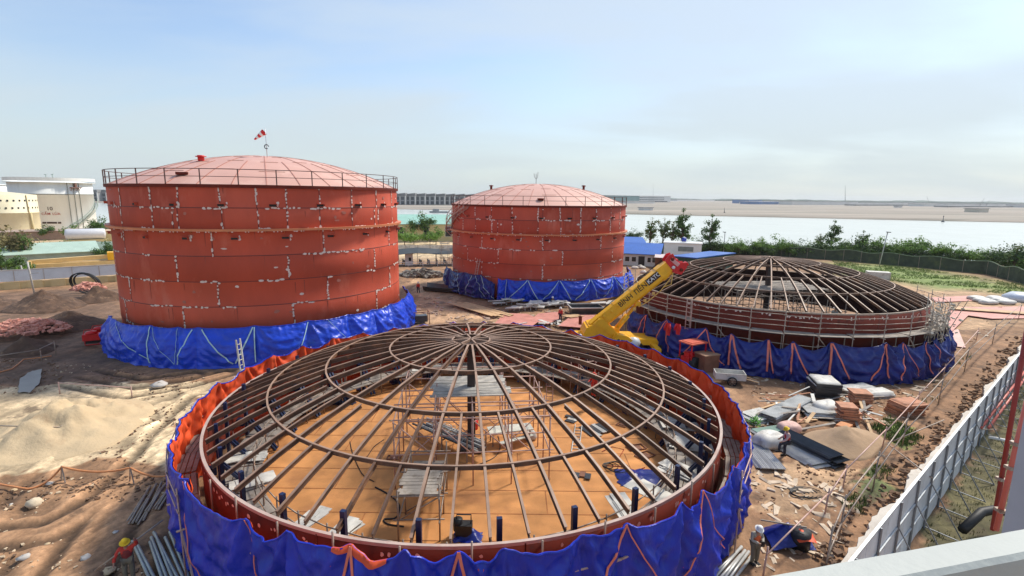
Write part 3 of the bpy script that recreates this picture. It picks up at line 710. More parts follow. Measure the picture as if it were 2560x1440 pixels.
# tubes lying on short uprights in front of the near wall
t=thing('tube_rail','scaffold tube rail clamped across the near tank wall front','rail',(CC[0],CC[1],0))
for k in range(11):
    a=fC-.85+1.7*k/10; b=MB(); b.tube(pt(0,13.12,a,1.9),pt(0,13.12,a,ZC+.25 if k%2 else ZC+.05),.035,6); b.build('upright',TUBE,t)
b=MB()
for k in range(10): 
    a=fC-.85+1.7*k/10; b.tube(pt(0,13.95,a-.02,3.0),pt(0,13.95,a+.175,3.02),.045,6)
b.build('long_tube',TUBEP,t)
# outside scaffold of the other open tank
ring_platform(CD,13.95,15.0,3.75,fD-1.75,fD+1.95,'scaffold walkway with plank deck and tube rails around the ribbed tank',22,None,PLANK,(2.95,4.4,4.8,5.25),TUBE,5.75,True,3,14.95)
def ladder(label,p0,p1,w,m,n=9,side=None,group=None):
    p0,p1=V(p0),V(p1); t=thing('ladder',label,'ladder',p0,0,group); d=p1-p0; s=side.normalized() if side is not None else d.cross(V((0,1,0))).normalized()
    for q in (-1,1):
        b=MB(); b.bar(s*q*w/2,d+s*q*w/2,.05,.09); b.build('stile',m,t)
    for i in range(1,n): 
        b=MB(); b.tube(d*(i/n)-s*w/2,d*(i/n)+s*w/2,.025,6); b.build('rung',m,t)
    return t
def dpt(c,r,a,z): return V((c[0]+r*math.cos(a),c[1]+r*math.sin(a),z))
for px,lb in ((1722,'tube ladder on the ribbed tank scaffold, nearest the yellow crane'),):
    a=az(px,800,CD,15); ladder(lb,dpt(CD,15.1,a,2.2),dpt(CD,15.05,a,5.6),.5,TUBEP,9,pt(0,1,a+PI/2,0))
# ladder rising behind the near tank tarp
a=0
p0=at(592,1000,0); 
q=cyl(590,960,(CC[0],CC[1],14.2))
def cylb(px,py,c):
    d=ray(px,py); A=d.x*d.x+d.y*d.y; B=-2*(d.x*c[0]+d.y*c[1]); Q=c[0]**2+c[1]**2-c[2]**2
    D=max(0,B*B-4*A*Q); t=(-B+math.sqrt(D))/2/A; X=V((0,0,CAMZ))+d*t
    return math.atan2(X.y-c[1],X.x-c[0]),X.z
ab=cylb(588,940,(CC[0],CC[1],14.9))[0]; base=dpt(CC,16.2,ab,.05); topz=aty(587,850,base.y-.5).z
ladder('pale leaning ladder rising above the orange lining of the near tank tarpaulin',dpt(CC,14.2,ab,1.2),dpt(CC,14.5,ab,topz),.34,WHITE,14,pt(0,1,ab+PI/2,0))
a=cyl(1196,690,CB)[0]; ladder('thin ladder leaning on the farther red tank above its tarpaulin',dpt(CB,14.5,a-.01,1.5),dpt(CB,13.75,a+.015,5.6),.45,TUBEP,12,pt(0,1,a+PI/2,0))
# interior scaffold towers
def tower(name,label,loc,rz,nx_,ny_,sx,sy,h,decks,tube_m,deck_m,seed,brace=.6,parent=None):
    rg=random.Random(seed); t=thing(name,label,'scaffold tower',loc,rz)
    for i in range(nx_+1):
        for j in range(ny_+1):
            b=MB(); x,y=(i-nx_/2)*sx,(j-ny_/2)*sy; b.tube((x,y,0),(x,y,h+rg.uniform(-.2,.5)),.04,6); b.build('standard',tube_m,t)
    b=MB(); lv=max(2,int(h/1.6))
    for l in range(1,lv+1):
        z=h*l/lv-.1
        for i in range(nx_+1): b.tube(((i-nx_/2)*sx,-ny_/2*sy-.2,z),((i-nx_/2)*sx,ny_/2*sy+.2,z),.035,6)
        for j in range(ny_+1): b.tube((-nx_/2*sx-.2,(j-ny_/2)*sy,z+.06),(nx_/2*sx+.2,(j-ny_/2)*sy,z+.06),.035,6)
    b.build('ledgers',tube_m,t)
    for i in range(nx_):
        for j in range(ny_+1):
            if rg.random()<brace:
                b=MB()
                x,y=(i-nx_/2)*sx,(j-ny_/2)*sy; z=rg.choice((0.1,h*.45)); k=rg.choice((0,1)); b.tube((x+sx*k,y+.05,z),(x+sx*(1-k),y+.05,z+h*.5),.03,6); b.build('diagonal_brace',tube_m,t)
    for (x0,x1,y0,y1,z) in decks:
        b=MB(); y=y0
        while y<y1-.05: 
            w=.24; b.box(((x0+x1)/2+rg.uniform(-.15,.15),y+w/2,z+rg.uniform(0,.03)),(x1-x0,w-.02,.05),rg.uniform(-.01,.01)); y+=w
        b.build('deck',deck_m,t)
    return t
tower('scaffold_tower','big central scaffold under the roof hub of the orange-floored tank',(CC[0],CC[1],.16),.1,4,4,1.9,1.9,3.6,[(-2.2,2.0,-1.5,1.6,3.75)],TUBEP,mat('pale_deck',(.46,.43,.38),.8,0,.35,2),4,.7)
p=at(1062,1285,.16); tower('scaffold_tower','plank decked scaffold tower standing near the near tank wall',p,.05,1,2,1.7,1.9,2.1,[(-.8,.8,-1.9,.1,2.1),(-.8,.8,.2,2.4,1.3)],TUBE,PLANK,5,.9)
p=at(1455,985,.16); tower('scaffold_tower','slim scaffold tower in the orange-floored tank near the red clad worker',p,.3,1,1,1.3,1.3,2.7,[],TUBEP,PLANK,6,.9)
p=at(800,990,.16); tower('scaffold_tower','low scaffold frame beside the blue cloth in the orange-floored tank',p,.6,2,1,1.6,1.4,1.7,[(-1.6,.2,-.7,.7,1.7)],TUBE,PLANK,7,.5)
p=at(1520,925,.16); tower('scaffold_tower','scaffold frame against the back wall of the orange-floored tank',p,-.3,3,1,1.5,1.2,2.0,[(-2.2,1.2,-.6,.6,2.0)],TUBE,PLANK,9,.8)
tower('scaffold_tower','central scaffold block under the ribbed dome of the dark open tank',(CD[0]+.2,CD[1]-.5,.16),.15,5,4,2.1,2.1,5.0,[(-5.2,4.8,-2.4,3.2,5.15)],TUBE,PLANK,8,.7)
for k,(da,rr_,lb) in enumerate(((-1.05,11.2,'inner scaffold bay of the dark ribbed tank nearest the crane'),(-.52,11.3,'inner scaffold bay behind the ladder in the dark ribbed tank'),(0,11.4,'inner scaffold bay at the middle front of the dark ribbed tank'),(.52,11.3,'inner scaffold bay near the white helmet in the dark ribbed tank'),(1.05,11.2,'inner scaffold bay nearest the panel fence in the dark ribbed tank'))):
    a=fD+da; tower('scaffold_bay',lb,dpt(CD,rr_,a,.16),a+PI/2,3,1,1.8,1.8,3.8,[(-2.6,2.6,-.9,.9,2.9)],TUBE,PLANK,40+k,.9)
# ring of low boards and pale sheets along the inner wall of the near tank
t=thing('inner_walkway','low plank staging with loose pale sheets along the inner near tank wall','walkway',(CC[0],CC[1],0))
rg=random.Random(77); b=MB(); w=MB(); u=MB()
for k in range(44):
    a=2*PI*k/44; d_=math.cos(a-fC)
    z=1.15
    if d_<.93 or True:
        for j in range(4):
            r=10.9+.42*j; 
            if d_>.8 and j<2: continue
            b.bar(pt(0,r,a-.068,z),pt(0,r,a+.068,z+rg.uniform(0,.03)),.38,.05)
    u.tube(pt(0,11.0,a,.16),pt(0,11.0,a,2.3),.035,6)
    for zz in (1.65,2.15): u.tube(pt(0,11.0,a,zz),pt(0,11.0,a+2*PI/44,zz),.03,6)
    if rg.random()<.3:
        w=MB(); r=rg.uniform(11.6,12.2); M_=Matrix.Rotation(a+rg.uniform(-.2,.2),3,'Z'); w.box(pt(0,r,a,z+.05),(rg.uniform(.5,.9),rg.uniform(.9,1.8),.03),M_); w.build('loose_sheet',WHITE,t)
b.build('plank_deck',PLANK,t); u.build('guard_rail',TUBE,t)
# ---------------------------------------------------------------- mobile crane
cb_=aty(1530,850,47.5); CR=V((cb_.x,47.5,0))
def cpt(px,py,dy=0): 
    p=aty(px,py,47.5+dy); return p-CR
cr=thing('mobile_crane','yellow telescopic mobile crane with red boom head, parked between the tanks','crane',CR)
b=MB(); b.box((0.3,0,1.15),(11.0,2.3,.55)); b.box((5.2,0,1.7),(1.4,2.4,1.5)); b.box((-1,0,1.5),(6,2.5,.12))
for x in (-4.2,3.6):
    b.box((x,0,.9),(.5,6.0,.3)); 
    for s in (-1,1): b.box((x,s*2.9,.5),(.3,.3,.8)); b.box((x,s*2.9,.06),(.8,.8,.1))
b.build('chassis',YEL,cr)
for x in (-3.4,-2.0,2.2,4.6):
    for s in (-1,1):
        w=MB(); w.lathe([(.22,-.18),(.5,-.18),(.56,-.1),(.56,.1),(.5,.18),(.22,.18)],20); w.xf(Matrix.Translation((x,s*1.1,.56))@Matrix.Rotation(PI/2,4,'X'))
        o=w.build('wheel',BLACK,cr); h=MB(); h.lathe([(0,-.1),(.3,-.1),(.3,.1),(0,.1)],12); h.xf(Matrix.Translation((x,s*1.1,.56))@Matrix.Rotation(PI/2,4,'X')); h.build('hub',YEL,o)
def sil(mb,pts,y0,y1,mi=0):        # an upright plate with a bent outline, given in crane x,z
    n=len(pts); vs=[(x,y0,z) for x,z in pts]+[(x,y1,z) for x,z in pts]
    mb.add(vs,[tuple(range(n)),tuple(range(2*n-1,n-1,-1))]+[(i,n+i,n+(i+1)%n,(i+1)%n) for i in range(n)],mi); return mb
def xz(*pp): return [((cpt(a,c)).x,(cpt(a,c)).z) for a,c in pp]
b=MB(); sil(b,xz((1462,842),(1460,822),(1468,808),(1485,803),(1500,806),(1520,822),(1548,840),(1560,850),(1562,900),(1462,900)),-1.15,1.1)
b.build('superstructure',YEL,cr)
b=MB(); sil(b,xz((1478,803),(1492,790),(1502,790),(1545,832),(1535,842),(1500,812)),-1.25,-1.05); sil(b,xz((1478,803),(1492,790),(1502,790),(1545,832),(1535,842),(1500,812)),.35,.55); b.build('boom_bracket',YEL,cr)
b=MB(); sil(b,xz((1455,842),(1455,826),(1462,812),(1476,808),(1484,822),(1484,850),(1460,860)),-1.25,1.2); b.build('counterweight',YEL,cr)
# cab on the near side
b=MB(); cabp=xz((1524,835),(1532,822),(1556,826),(1572,838),(1576,852),(1572,900),(1524,900)); sil(b,cabp,-2.15,-1.25); cabo=b.build('cab',YEL,cr)
b=MB(); sil(b,xz((1528,838),(1534,832),(1538,833),(1537,853),(1528,851)),-2.17,-2.14); sil(b,xz((1541,834),(1553,836),(1561,842),(1562,856),(1541,855)),-2.17,-2.14); b.build('window',GLASS,cabo)
b=MB(); b.lathe([(0,-.5),(.55,-.45),(.7,0),(.5,.4),(0,.55)],14); b.xf(Matrix.Translation(cpt(1574,843)+V((0,-1.7,0)))@Matrix.Scale(.9,4)); b.build('white_nose',mat('cab_white',(.66,.68,.66),.4),cabo)
b=MB(); b.lathe([(.16,0),(.16,.7),(.22,.75),(0,.85)],10); b.xf(Matrix.Translation(cpt(1477,806)+V((-1.0,0,-.2)))); b.build('exhaust',DKRED,cr)
# telescopic boom: flat upper sides, rounded belly
A_=cpt(1488,812)+V((0,-.35,0)); B_=cpt(1663,672)+V((0,-.35,0)); bd=(B_-A_).normalized(); bs=V((0,1,0)); bu=bs.cross(bd)*-1
if bu.z<0: bu=-bu
def boomsec(mb,a,b_,w,hu,hl,mi=0,n=7):
    prof=[(-w/2,hu),(w/2,hu),(w/2,-hl*.35)]+[(w/2*math.cos(t),-hl*.35-hl*.65*math.sin(t)) for t in [PI*i/n for i in range(1,n)]]+[(-w/2,-hl*.35)]
    vs=[p+bs*x+bu*z for p in (a,b_) for x,z in prof]; k=len(prof)
    mb.add(vs,[tuple(range(k)),tuple(range(2*k-1,k-1,-1))]+[(i,k+i,k+(i+1)%k,(i+1)%k) for i in range(k)],mi)
Lb=(B_-A_).length
b=MB(); boomsec(b,A_-bd*.3,A_+bd*Lb*.97,1.0,.62,.66); boomsec(b,A_+bd*Lb*.9,A_+bd*Lb*.975,1.10,.69,.73)
for f in (.30,.55): boomsec(b,A_+bd*Lb*f,A_+bd*(Lb*f+.12),1.06,.66,.70)
b.bar(A_+bd*.5-bs*.53-bu*.26,A_+bd*Lb*.9-bs*.53-bu*.26,.05,.08)
boom=b.build('boom',YEL,cr)
b=MB(); boomsec(b,A_+bd*Lb*.975,A_+bd*(Lb+.35),.86,.66,.68); boomsec(b,A_+bd*(Lb+.35),A_+bd*(Lb+.5),.76,.58,.6); b.build('inner_boom',YEL,cr)
# red head with sheaves and jib foot
b=MB(); T=A_+bd*(Lb+.3)
hp=[(0,.95),(1.0,1.15),(1.55,1.0),(1.4,.45),(1.1,.1),(2.2,-.55),(1.9,-1.0),(.6,-1.25),(0,-.7)]
for y0,y1 in ((-.55,-.42),(.42,.55)):
    n=len(hp); vs=[T+bd*p*.62+bu*q*.9+bs*y for y in (y0,y1) for p,q in hp]; b.add(vs,[tuple(range(n)),tuple(range(2*n-1,n-1,-1))]+[(i,n+i,n+(i+1)%n,(i+1)%n) for i in range(n)])
b.bar(T+bd*.3-bs*.4,T+bd*.3+bs*.4,.9,1.2); b.bar(T+bd*.2-bu*.6,T+bd*1.5-bu*.75,.7,.3); head=b.build('boom_head',REDP,cr)
for p,q in ((.95,.55),(1.0,-.75),(.35,-.1)):
    w=MB(); w.lathe([(0,-.06),(.15,-.06),(.12,0),(.15,.06),(0,.06)],16); w.xf(Matrix.Translation(T+bd*p*.62+bu*q-bs*.62)@Matrix.Rotation(PI/2,4,'X')); w.build('sheave',WHITEP if p==.35 else DKRED,head)
b=MB(); b.bar(T+bd*.55+bu*.65-bs*.6,T+bd*.7-bu*.25-bs*.6,.34,.05,0,bs); b.build('head_plate',mat('pink_plate',(.72,.36,.33),.5),head)
b=MB(); b.tube(A_+bd*1.0+bu*.85,A_+bd*(Lb+.3)+bu*.98,.022,5); b.tube(A_+bd*1.0+bu*.85-bs*.2,A_+bd*(Lb+.3)+bu*.98-bs*.2,.022,5); b.build('winch_rope',BLACK,cr)
# luffing ram
r0=cpt(1537,822)+V((0,-.35,0)); r1=A_+bd*Lb*.52-bu*.8
b=MB(); b.tube(r0,r0+(r1-r0)*.55,.26,14); b.tube(r0+(r1-r0)*.5,r1,.15,12); b.box(r1,(.5,.6,.4)); b.box(r0,(.6,.7,.5)); b.build('luffing_ram',YEL,cr)
b=MB(); b.path([A_+bd*Lb*.98-bu*.75-bs*.45,A_+bd*Lb*.8-bu*1.1-bs*.5,A_+bd*Lb*.62-bu*1.15-bs*.5,A_+bd*Lb*.5-bu*1.0-bs*.5],.05,6); b.path([A_+bd*(Lb+.2)-bu*.5-bs*.5,A_+bd*Lb*.93-bu*1.25-bs*.5,A_+bd*Lb*.85-bu*1.0-bs*.5],.05,6)
for f in (.45,.6,.72): b.box(A_+bd*Lb*f-bu*.9-bs*.45,(.25,.12,.25))
b.build('hose',mat('pale_yellow_hose',(.70,.42,.10),.5),cr)
for f,q in ((.14,.35),(.24,.25),(.33,.35)):
    w=MB(); w.lathe([(0,-.08),(.13,-.08),(.13,.04),(.08,.06),(0,.06)],14); w.xf(Matrix.Translation(A_+bd*Lb*f+bu*q-bs*.55)@Matrix.Rotation(PI/2,4,'X')); w.build('pin_boss',YEL,boom)
def text(body,name,size,m,parent,origin,xdir,ydir,ext=.008,align='CENTER'):
    c=bpy.data.curves.new(name,'FONT'); c.body=body; c.size=size; c.extrude=ext; c.align_x=align; c.align_y='CENTER'; c.offset=.012*size; c.materials.append(m)
    f_=bpy.data.objects.new('text_curve',c); C.objects.link(f_); dg=bpy.context.evaluated_depsgraph_get(); dg.update(); me=bpy.data.meshes.new_from_object(f_.evaluated_get(dg)); bpy.data.objects.remove(f_); me.materials.clear(); me.materials.append(m)
    o=bpy.data.objects.new(name,me); C.objects.link(o); x=xdir.normalized(); z=x.cross(ydir).normalized(); y=z.cross(x)
    mm=Matrix((x,y,z)).transposed().to_4x4(); mm.translation=origin; o.parent=parent; o.matrix_local=mm; return o
text('BÌNH TIẾN','lettering',.66,TEXTM,boom,A_+bd*Lb*.535+bu*.24-bs*.512,bd,bu)
b=MB(); ct=A_+bd*Lb*.83+bu*.26-bs*.512; b.bar(ct-bd*.8,ct+bd*.8,.02,.62,0,bu); b.build('name_plate',TEXTM,boom)
text('KATO','plate_lettering',.52,WHITEP,boom,ct-bs*.014,bd,bu)
# ---------------------------------------------------------------- people
def skin_body(name,pts,edges,m,parent,root=0):
    bm=bmesh.new(); ly=bm.verts.layers.skin.verify(); vs=[]
    for i,(p,r) in enumerate(pts):
        v=bm.verts.new(p); r=r if isinstance(r,tuple) else (r,r); v[ly].radius=r; v[ly].use_root=(i==root); vs.append(v)
    for a,b in edges: bm.edges.new((vs[a],vs[b]))
    me=bpy.data.meshes.new(name); bm.to_mesh(me); bm.free(); me.materials.append(m)
    o=bpy.data.objects.new(name,me); C.objects.link(o); o.parent=parent
    s=o.modifiers.new('skin','SKIN'); s.use_smooth_shade=True; u=o.modifiers.new('sub','SUBSURF'); u.levels=1; u.render_levels=1; return o
CL={}
def cloth(n,c):
    if n not in CL: CL[n]=mat(n,c,.8,0,.15,6)
    return CL[n]
def person(label,loc,rz,pose,shirt,vest,trous,helmet,scale=1.0,hold=None):
    t=thing('person',label,'person',loc,rz); t.scale=(scale,)*3
    # joints: facing +Y, x to the figure's own right
    J=dict(pel=(0,0,.95),ch=(0,.0,1.28),nk=(0,.01,1.45),hd=(0,.03,1.60),
      sR=(.19,0,1.40),eR=(.25,.02,1.12),hR=(.24,.14,.90),sL=(-.19,0,1.40),eL=(-.25,.02,1.12),hL=(-.24,.14,.90),
      pR=(.10,0,.92),kR=(.11,.04,.50),aR=(.11,0,.09),pL=(-.10,0,.92),kL=(-.11,.03,.50),aL=(-.11,0,.09))
    J.update(pose); J={k:V(v) for k,v in J.items()}
    order=['pel','ch','nk','hd','sR','eR','hR','sL','eL','hL','pR','kR','aR','pL','kL','aL']
    rad=dict(pel=.13,ch=(.16,.12),nk=.055,hd=.10,sR=.06,eR=.045,hR=.032,sL=.06,eL=.045,hL=.032,pR=.09,kR=.06,aR=.045,pL=.09,kL=.06,aL=.045)
    E_=[('pel','ch'),('ch','nk'),('nk','hd'),('ch','sR'),('sR','eR'),('eR','hR'),('ch','sL'),('sL','eL'),('eL','hL'),('pel','pR'),('pR','kR'),('kR','aR'),('pel','pL'),('pL','kL'),('kL','aL')]
    pts=[(J[k],rad[k]) for k in order]; ix={k:i for i,k in enumerate(order)}; ed=[(ix[a],ix[b]) for a,b in E_]
    up=(J['hd']-J['nk']).normalized(); fwd=V((0,1,0)); fwd=(fwd-up*fwd.dot(up)).normalized()
    pts.append((J['hd']+up*.10,.075)); ed.append((ix['hd'],len(pts)-1))               # skull
    pts.append((J['hd']+fwd*.115-up*.01,.018)); ed.append((ix['hd'],len(pts)-1))      # nose
    for s,e,h in (('R','eR','hR'),('L','eL','hL')):
        d=(J[h]-J[e]).normalized(); sd=d.cross(V((1,0,0)) if abs(d.x)<.8 else V((0,0,1))).normalized()
        pts.append((J[h]+d*.07,.034)); pm=len(pts)-1; ed.append((ix[h],pm))
        for q,l in ((-.03,.07),(-.01,.085),(.012,.08),(.032,.06)):
            pts.append((J[h]+d*(.07+l)+sd*q,.010)); ed.append((pm,len(pts)-1))
        pts.append((J[h]+d*.06+sd*.065,.012)); ed.append((ix[h],len(pts)-1))           # thumb
    skin_body('body',pts,ed,SKIN,t)
    def part(name,ks,m,grow,shrink={}):
        px=[(J[k],tuple(x+grow for x in rad[k]) if isinstance(rad[k],tuple) else rad[k]*shrink.get(k,1)+grow) for k in ks]
        i2={k:i for i,k in enumerate(ks)}; skin_body(name,px,[(i2[a],i2[b]) for a,b in E_ if a in i2 and b in i2],m,t)
    part('shirt',['pel','ch','sR','eR','hR','sL','eL','hL'],shirt,.022)
    part('trousers',['pel','pR','kR','aR','pL','kL','aL'],trous,.028)
    if vest:
        vx=[(J['pel']+V((0,0,-.02)),(.17,.14)),(J['ch'],(.215,.165)),(J['ch']*.45+J['nk']*.55,(.15,.11))]; skin_body('vest',vx,[(0,1),(1,2)],vest,t)
    for a in ('aR','aL'):
        b=MB(); b.box(J[a]+V((0,.06,-.045)),(.11,.28,.09)); b.build('boot',cloth('boots',(.02,.018,.016)),t)
    b=MB(); b.lathe([(.175,.0),(.165,.012),(.128,.02),(.122,.07),(.095,.125),(.05,.15),(0,.158)],16)
    q=Z.rotation_difference(up).to_matrix().to_4x4(); b.xf(Matrix.Translation(J['hd']+up*.055)@q); b.build('helmet',helmet,t)
    return t
HW=cloth('white_helmet',(.75,.75,.73)); HY=cloth('yellow_helmet',(.75,.50,.02)); ORV=cloth('orange_vest',(.65,.13,.04)); RDV=cloth('red_vest',(.50,.03,.03)); GRY=cloth('grey_shirt',(.36,.34,.29)); NAVY=cloth('navy_trousers',(.025,.03,.045)); KHA=cloth('khaki_trousers',(.17,.15,.11)); PNK=cloth('pale_pink_shirt',(.55,.38,.34)); RDS=cloth('red_clothes',(.55,.045,.03)); DKR=cloth('maroon_shirt',(.22,.03,.03))
HOLD=dict(eR=(.27,.06,1.14),hR=(.09,.26,1.10),eL=(-.27,.06,1.14),hL=(-.09,.26,1.10),hd=(0,.09,1.57),nk=(0,.03,1.44))
def feet(px,py): p=at(px,py,0); return V((p.x,p.y,gz(p.x,p.y)))
ph1=feet(1884,1409); person('person in white helmet and orange vest looking down beside the near tank tarpaulin',ph1,PI+.3,HOLD,GRY,ORV,KHA,HW)
t=one(MB().box((0,0,0),(.14,.02,.22)).box((0,.012,0),(.12,.004,.19),None,1),'clipboard',[BLACK,WHITEP],'small dark clipboard held by the worker looking down','clipboard',ph1+Matrix.Rotation(PI+.3,3,'Z')@V((0,.36,1.12)))
person('person in yellow helmet and red vest with one leg raised on the white bag',feet(1963,1143),PI/2-.1,dict(kL=(-.11,.40,.80),aL=(-.11,.42,.40),hL=(-.2,.36,.98),eL=(-.26,.14,1.14),eR=(.26,.06,1.13),hR=(.2,.3,1.0),hd=(0,.08,1.60)),PNK,RDV,NAVY,HY)
p3=feet(326,1455); person('person in yellow helmet and red shirt carrying a pole on the shoulder',p3,PI+.5,dict(eL=(-.36,.12,1.52),hL=(-.34,.30,1.78),eR=(.36,.10,1.12),hR=(.36,.24,1.02),hd=(0,.06,1.60)),RDS,DKR,KHA,HY)
d=V((.62,.5,.42)).normalized(); b=MB(); b.tube(-d*1.1,d*1.3,.035,8); one(b,'carried_pole',TUBE,'rusty steel pole carried on the shoulder of the worker in red','pole',p3+V((.05,.0,1.42)))
person('person in white helmet and dark trousers walking between the two finished tanks',feet(1046,733),PI-.4,dict(kR=(.11,.14,.52),aR=(.11,.05,.12),kL=(-.11,-.02,.5),aL=(-.11,-.20,.1)),RDS,None,NAVY,HW,1.0)
person('person in white helmet and red clothes standing on the pink plates',feet(1401,806),PI*.8,{},RDS,RDV,NAVY,HW)
person('person in white helmet and pale clothes standing at the rear of the yellow crane',V((aty(1451,830,45.5).x,45.5,.3)),PI,{},GRY,None,GRY,HW,1.0)
p6=at(1484,990,1.0); person('person in red overalls and red helmet on staging inside the orange-floored tank',V((p6.x,p6.y,.9)),PI/2+.6,dict(hR=(.15,.4,1.15),eR=(.26,.15,1.15)),RDS,None,RDS,cloth('red_helmet',(.6,.06,.04)))
a_=cyl(2076,770,(CD[0],CD[1],11.6))[0]; person('person in white helmet half hidden behind the rim of the ribbed tank',dpt(CD,12.3,a_,3.9),a_-PI/2,{},GRY,None,NAVY,HW)
person('person in white helmet crouched below the taut blue tarpaulin',feet(1381,765),PI,dict(pel=(0,-.1,.5),pR=(.1,-.1,.48),pL=(-.1,-.1,.48),kR=(.13,.28,.5),kL=(-.13,.28,.5),ch=(0,.04,.80),nk=(0,.1,.96),hd=(0,.15,1.1),sR=(.19,.06,.9),sL=(-.19,.06,.9),eR=(.27,.2,.68),eL=(-.27,.2,.68),hR=(.16,.4,.6),hL=(-.16,.4,.6)),NAVY,None,NAVY,HW)
# ---------------------------------------------------------------- left yard, gap between the tanks
def pxm(P): return FPX/((P-V((0,0,CAMZ))).dot(_fw))     # picture px per metre at P
def gnd(px,py): p=at(px,py,0); return V((p.x,p.y,0))
CREAM=mat('cream_wall',(.62,.50,.26),.8,0,.14,.5); CREAMT=mat('cream_tank',(.74,.66,.45),.6,0,.12,.25,0,10,(.50,.42,.28),.66,.3)
WTANK=mat('white_tank',(.80,.81,.78),.5,0,.10,.25,0,10,(.68,.69,.66),.64,.25,(1,1,.25)); GREENR=mat('pale_green_roof',(.30,.52,.42),.5,0,.15,.6); MINT=mat('mint_roof',(.42,.54,.44),.5,0,.15,.6); DGREEN=mat('dull_green_roof',(.20,.26,.20),.6,0,.3,.8)
WALLG=mat('grey_green_wall',(.30,.36,.31),.8,0,.2,.6); GREYS=mat('grey_sheet_wall',(.66,.72,.76),.5,.1,.12,.7)
# oil tanks far left
def edge_tank(pxl,pxr,pyb,pyt,mname,label):
    pb=gnd((pxl+pxr)/2,pyb); dl=ray(pxl,pyb); dr=ray(pxr,pyb); al=math.atan2(dl.x,dl.y); ar=math.atan2(dr.x,dr.y); am=(al+ar)/2; hw=(ar-al)/2
    near=math.hypot(pb.x,pb.y); Rr=near*math.sin(hw)/(1-math.sin(hw)); D=near+Rr
    c=V((D*math.sin(am),D*math.cos(am),0)); tz=CAMZ+(aty((pxl+pxr)/2,pyt,c.y-Rr*.8).z-CAMZ)
    return c,Rr,tz,thing('oil_tank',label,'oil tank',c)
c,Rr,tz,t=edge_tank(-95,108,597,487,'','cream oil tank with two rows of small square openings near its rim')
b=MB(); b.lathe([(Rr,0),(Rr,tz*.57),(Rr+.12,tz*.575),(Rr+.12,tz*.59),(Rr,tz*.595),(Rr,tz),(Rr-.3,tz)],72); b.build('shell',CREAMT,t)
b=MB(); b.lathe([(Rr,tz),(0,tz+1.2)],48); b.build('roof',CREAMT,t)
f0=math.atan2(-c.y,-c.x)
b=MB()
for row,off in ((.70,.0),(.87,.06)):
    for k in range(-8,9):
        a=f0+k*.16+off; b.box(pt(0,Rr+.02,a,tz*row),(.06,.42,.5),Matrix.Rotation(a,3,'Z'))
b.build('square_openings',DARK,t)
a=cyl(75,540,(c.x,c.y,Rr))[0]; b=MB(); b.tube(pt(0,Rr+.4,a,0),pt(0,Rr+.4,a,tz*.57),.28,8); b.tube(pt(0,Rr+.15,a-.03,tz*.57),pt(0,Rr+.15,a-.05,tz),.12,6); b.build('down_pipe',CREAM,t)
c,Rr,tz,t=edge_tank(34,246,580,456,'','tall white oil tank with small lettering and a curved stair')
WT=c; f0=math.atan2(-c.y,-c.x)
b=MB(); b.lathe([(Rr,0),(Rr,tz*.755),(Rr+.12,tz*.757),(Rr+.12,tz*.77),(Rr,tz*.772),(Rr,tz),(Rr-.3,tz)],80); b.build('shell',WTANK,t)
b=MB(); b.lathe([(Rr-.05,tz-.05),(Rr+1.0,tz-.05),(Rr+1.0,tz+.05),(Rr,tz+.06)],80,smooth=False)
b.lathe([(Rr+.96,tz+.5),(Rr+1.0,tz+.5),(Rr+1.0,tz+1.7),(Rr+.96,tz+1.7)],80,smooth=False); b.lathe([(Rr,tz+.05),(0,tz+1.8)],48); b.build('wind_girder',WTANK,t)
b=MB(); b.lathe([(Rr+.13,tz*.755),(Rr+.2,tz*.76),(Rr+.13,tz*.77)],80); 
for px in (172,187,200): 
    a=cyl(px,500,(c.x,c.y,Rr))[0]; b.tube(pt(0,Rr+.15,a,.5),pt(0,Rr+.15,a,tz),.10,5)
b.build('pipe_lines',mat('thin_pipe',(.16,.17,.15),.6,0,.1),t)
a0=cyl(238,506,(c.x,c.y,Rr))[0]; a1=cyl(163,579,(c.x,c.y,Rr))[0]; z0=cyl(238,506,(c.x,c.y,Rr))[1]
b=MB()
for rr in (Rr+.1,Rr+1.0):
    for hh in (0,1.1): b.path([pt(0,rr,a0+(a1-a0)*i/24,(z0)*(1-i/24)+hh) for i in range(25)],.12,5)
for i in range(25): b.box(pt(0,Rr+.55,a0+(a1-a0)*i/24,z0*(1-i/24)),(.9,.5,.05),Matrix.Rotation(a0+(a1-a0)*i/24,3,'Z'))
b.build('spiral_stair',WALLG,t)
b=MB(); a=cyl(186,464,(c.x,c.y,Rr))[0]; b.box(pt(0,Rr+.5,a,tz-1.7),(1.2,3.4,.25),Matrix.Rotation(a,3,'Z')); b.box(pt(0,Rr+.4,a,tz-.8),(.9,.5,1.6),Matrix.Rotation(a,3,'Z'))
for s in (-1.4,-.5,.6,1.4): b.bar(pt(0,Rr+.9,a+s/Rr,tz-1.8),pt(0,Rr+.1,a+s/Rr,tz-2.8),.14)
b.build('side_platform',mat('rust_platform',(.25,.13,.10),.7,0,.3,3),t)
def tank_text(s,px,py,size,m,nm):
    a,z=cyl(px,py,(c.x,c.y,Rr)); o=pt(0,Rr+.05,a,z); text(s,nm,size,m,t,o,pt(0,1,a+PI/2,0),Z,.02)
tank_text('10',124,522,1.7,TEXTM,'number_lettering'); 
tank_text('CẤM',115,535,1.15,TEXTR,'warning_lettering'); tank_text('LỬA',141,535,1.15,TEXTR,'warning_lettering')
for px,w in ((111,1.1),(121,.8),(128,.8),(137,1.2),(149,.9)):
    a,z=cyl(px,557,(c.x,c.y,Rr)); b=MB(); b.box(pt(0,Rr+.03,a,z),(.05,w,.62),Matrix.Rotation(a,3,'Z')); b.build('faded_marking',TEXTM,t)
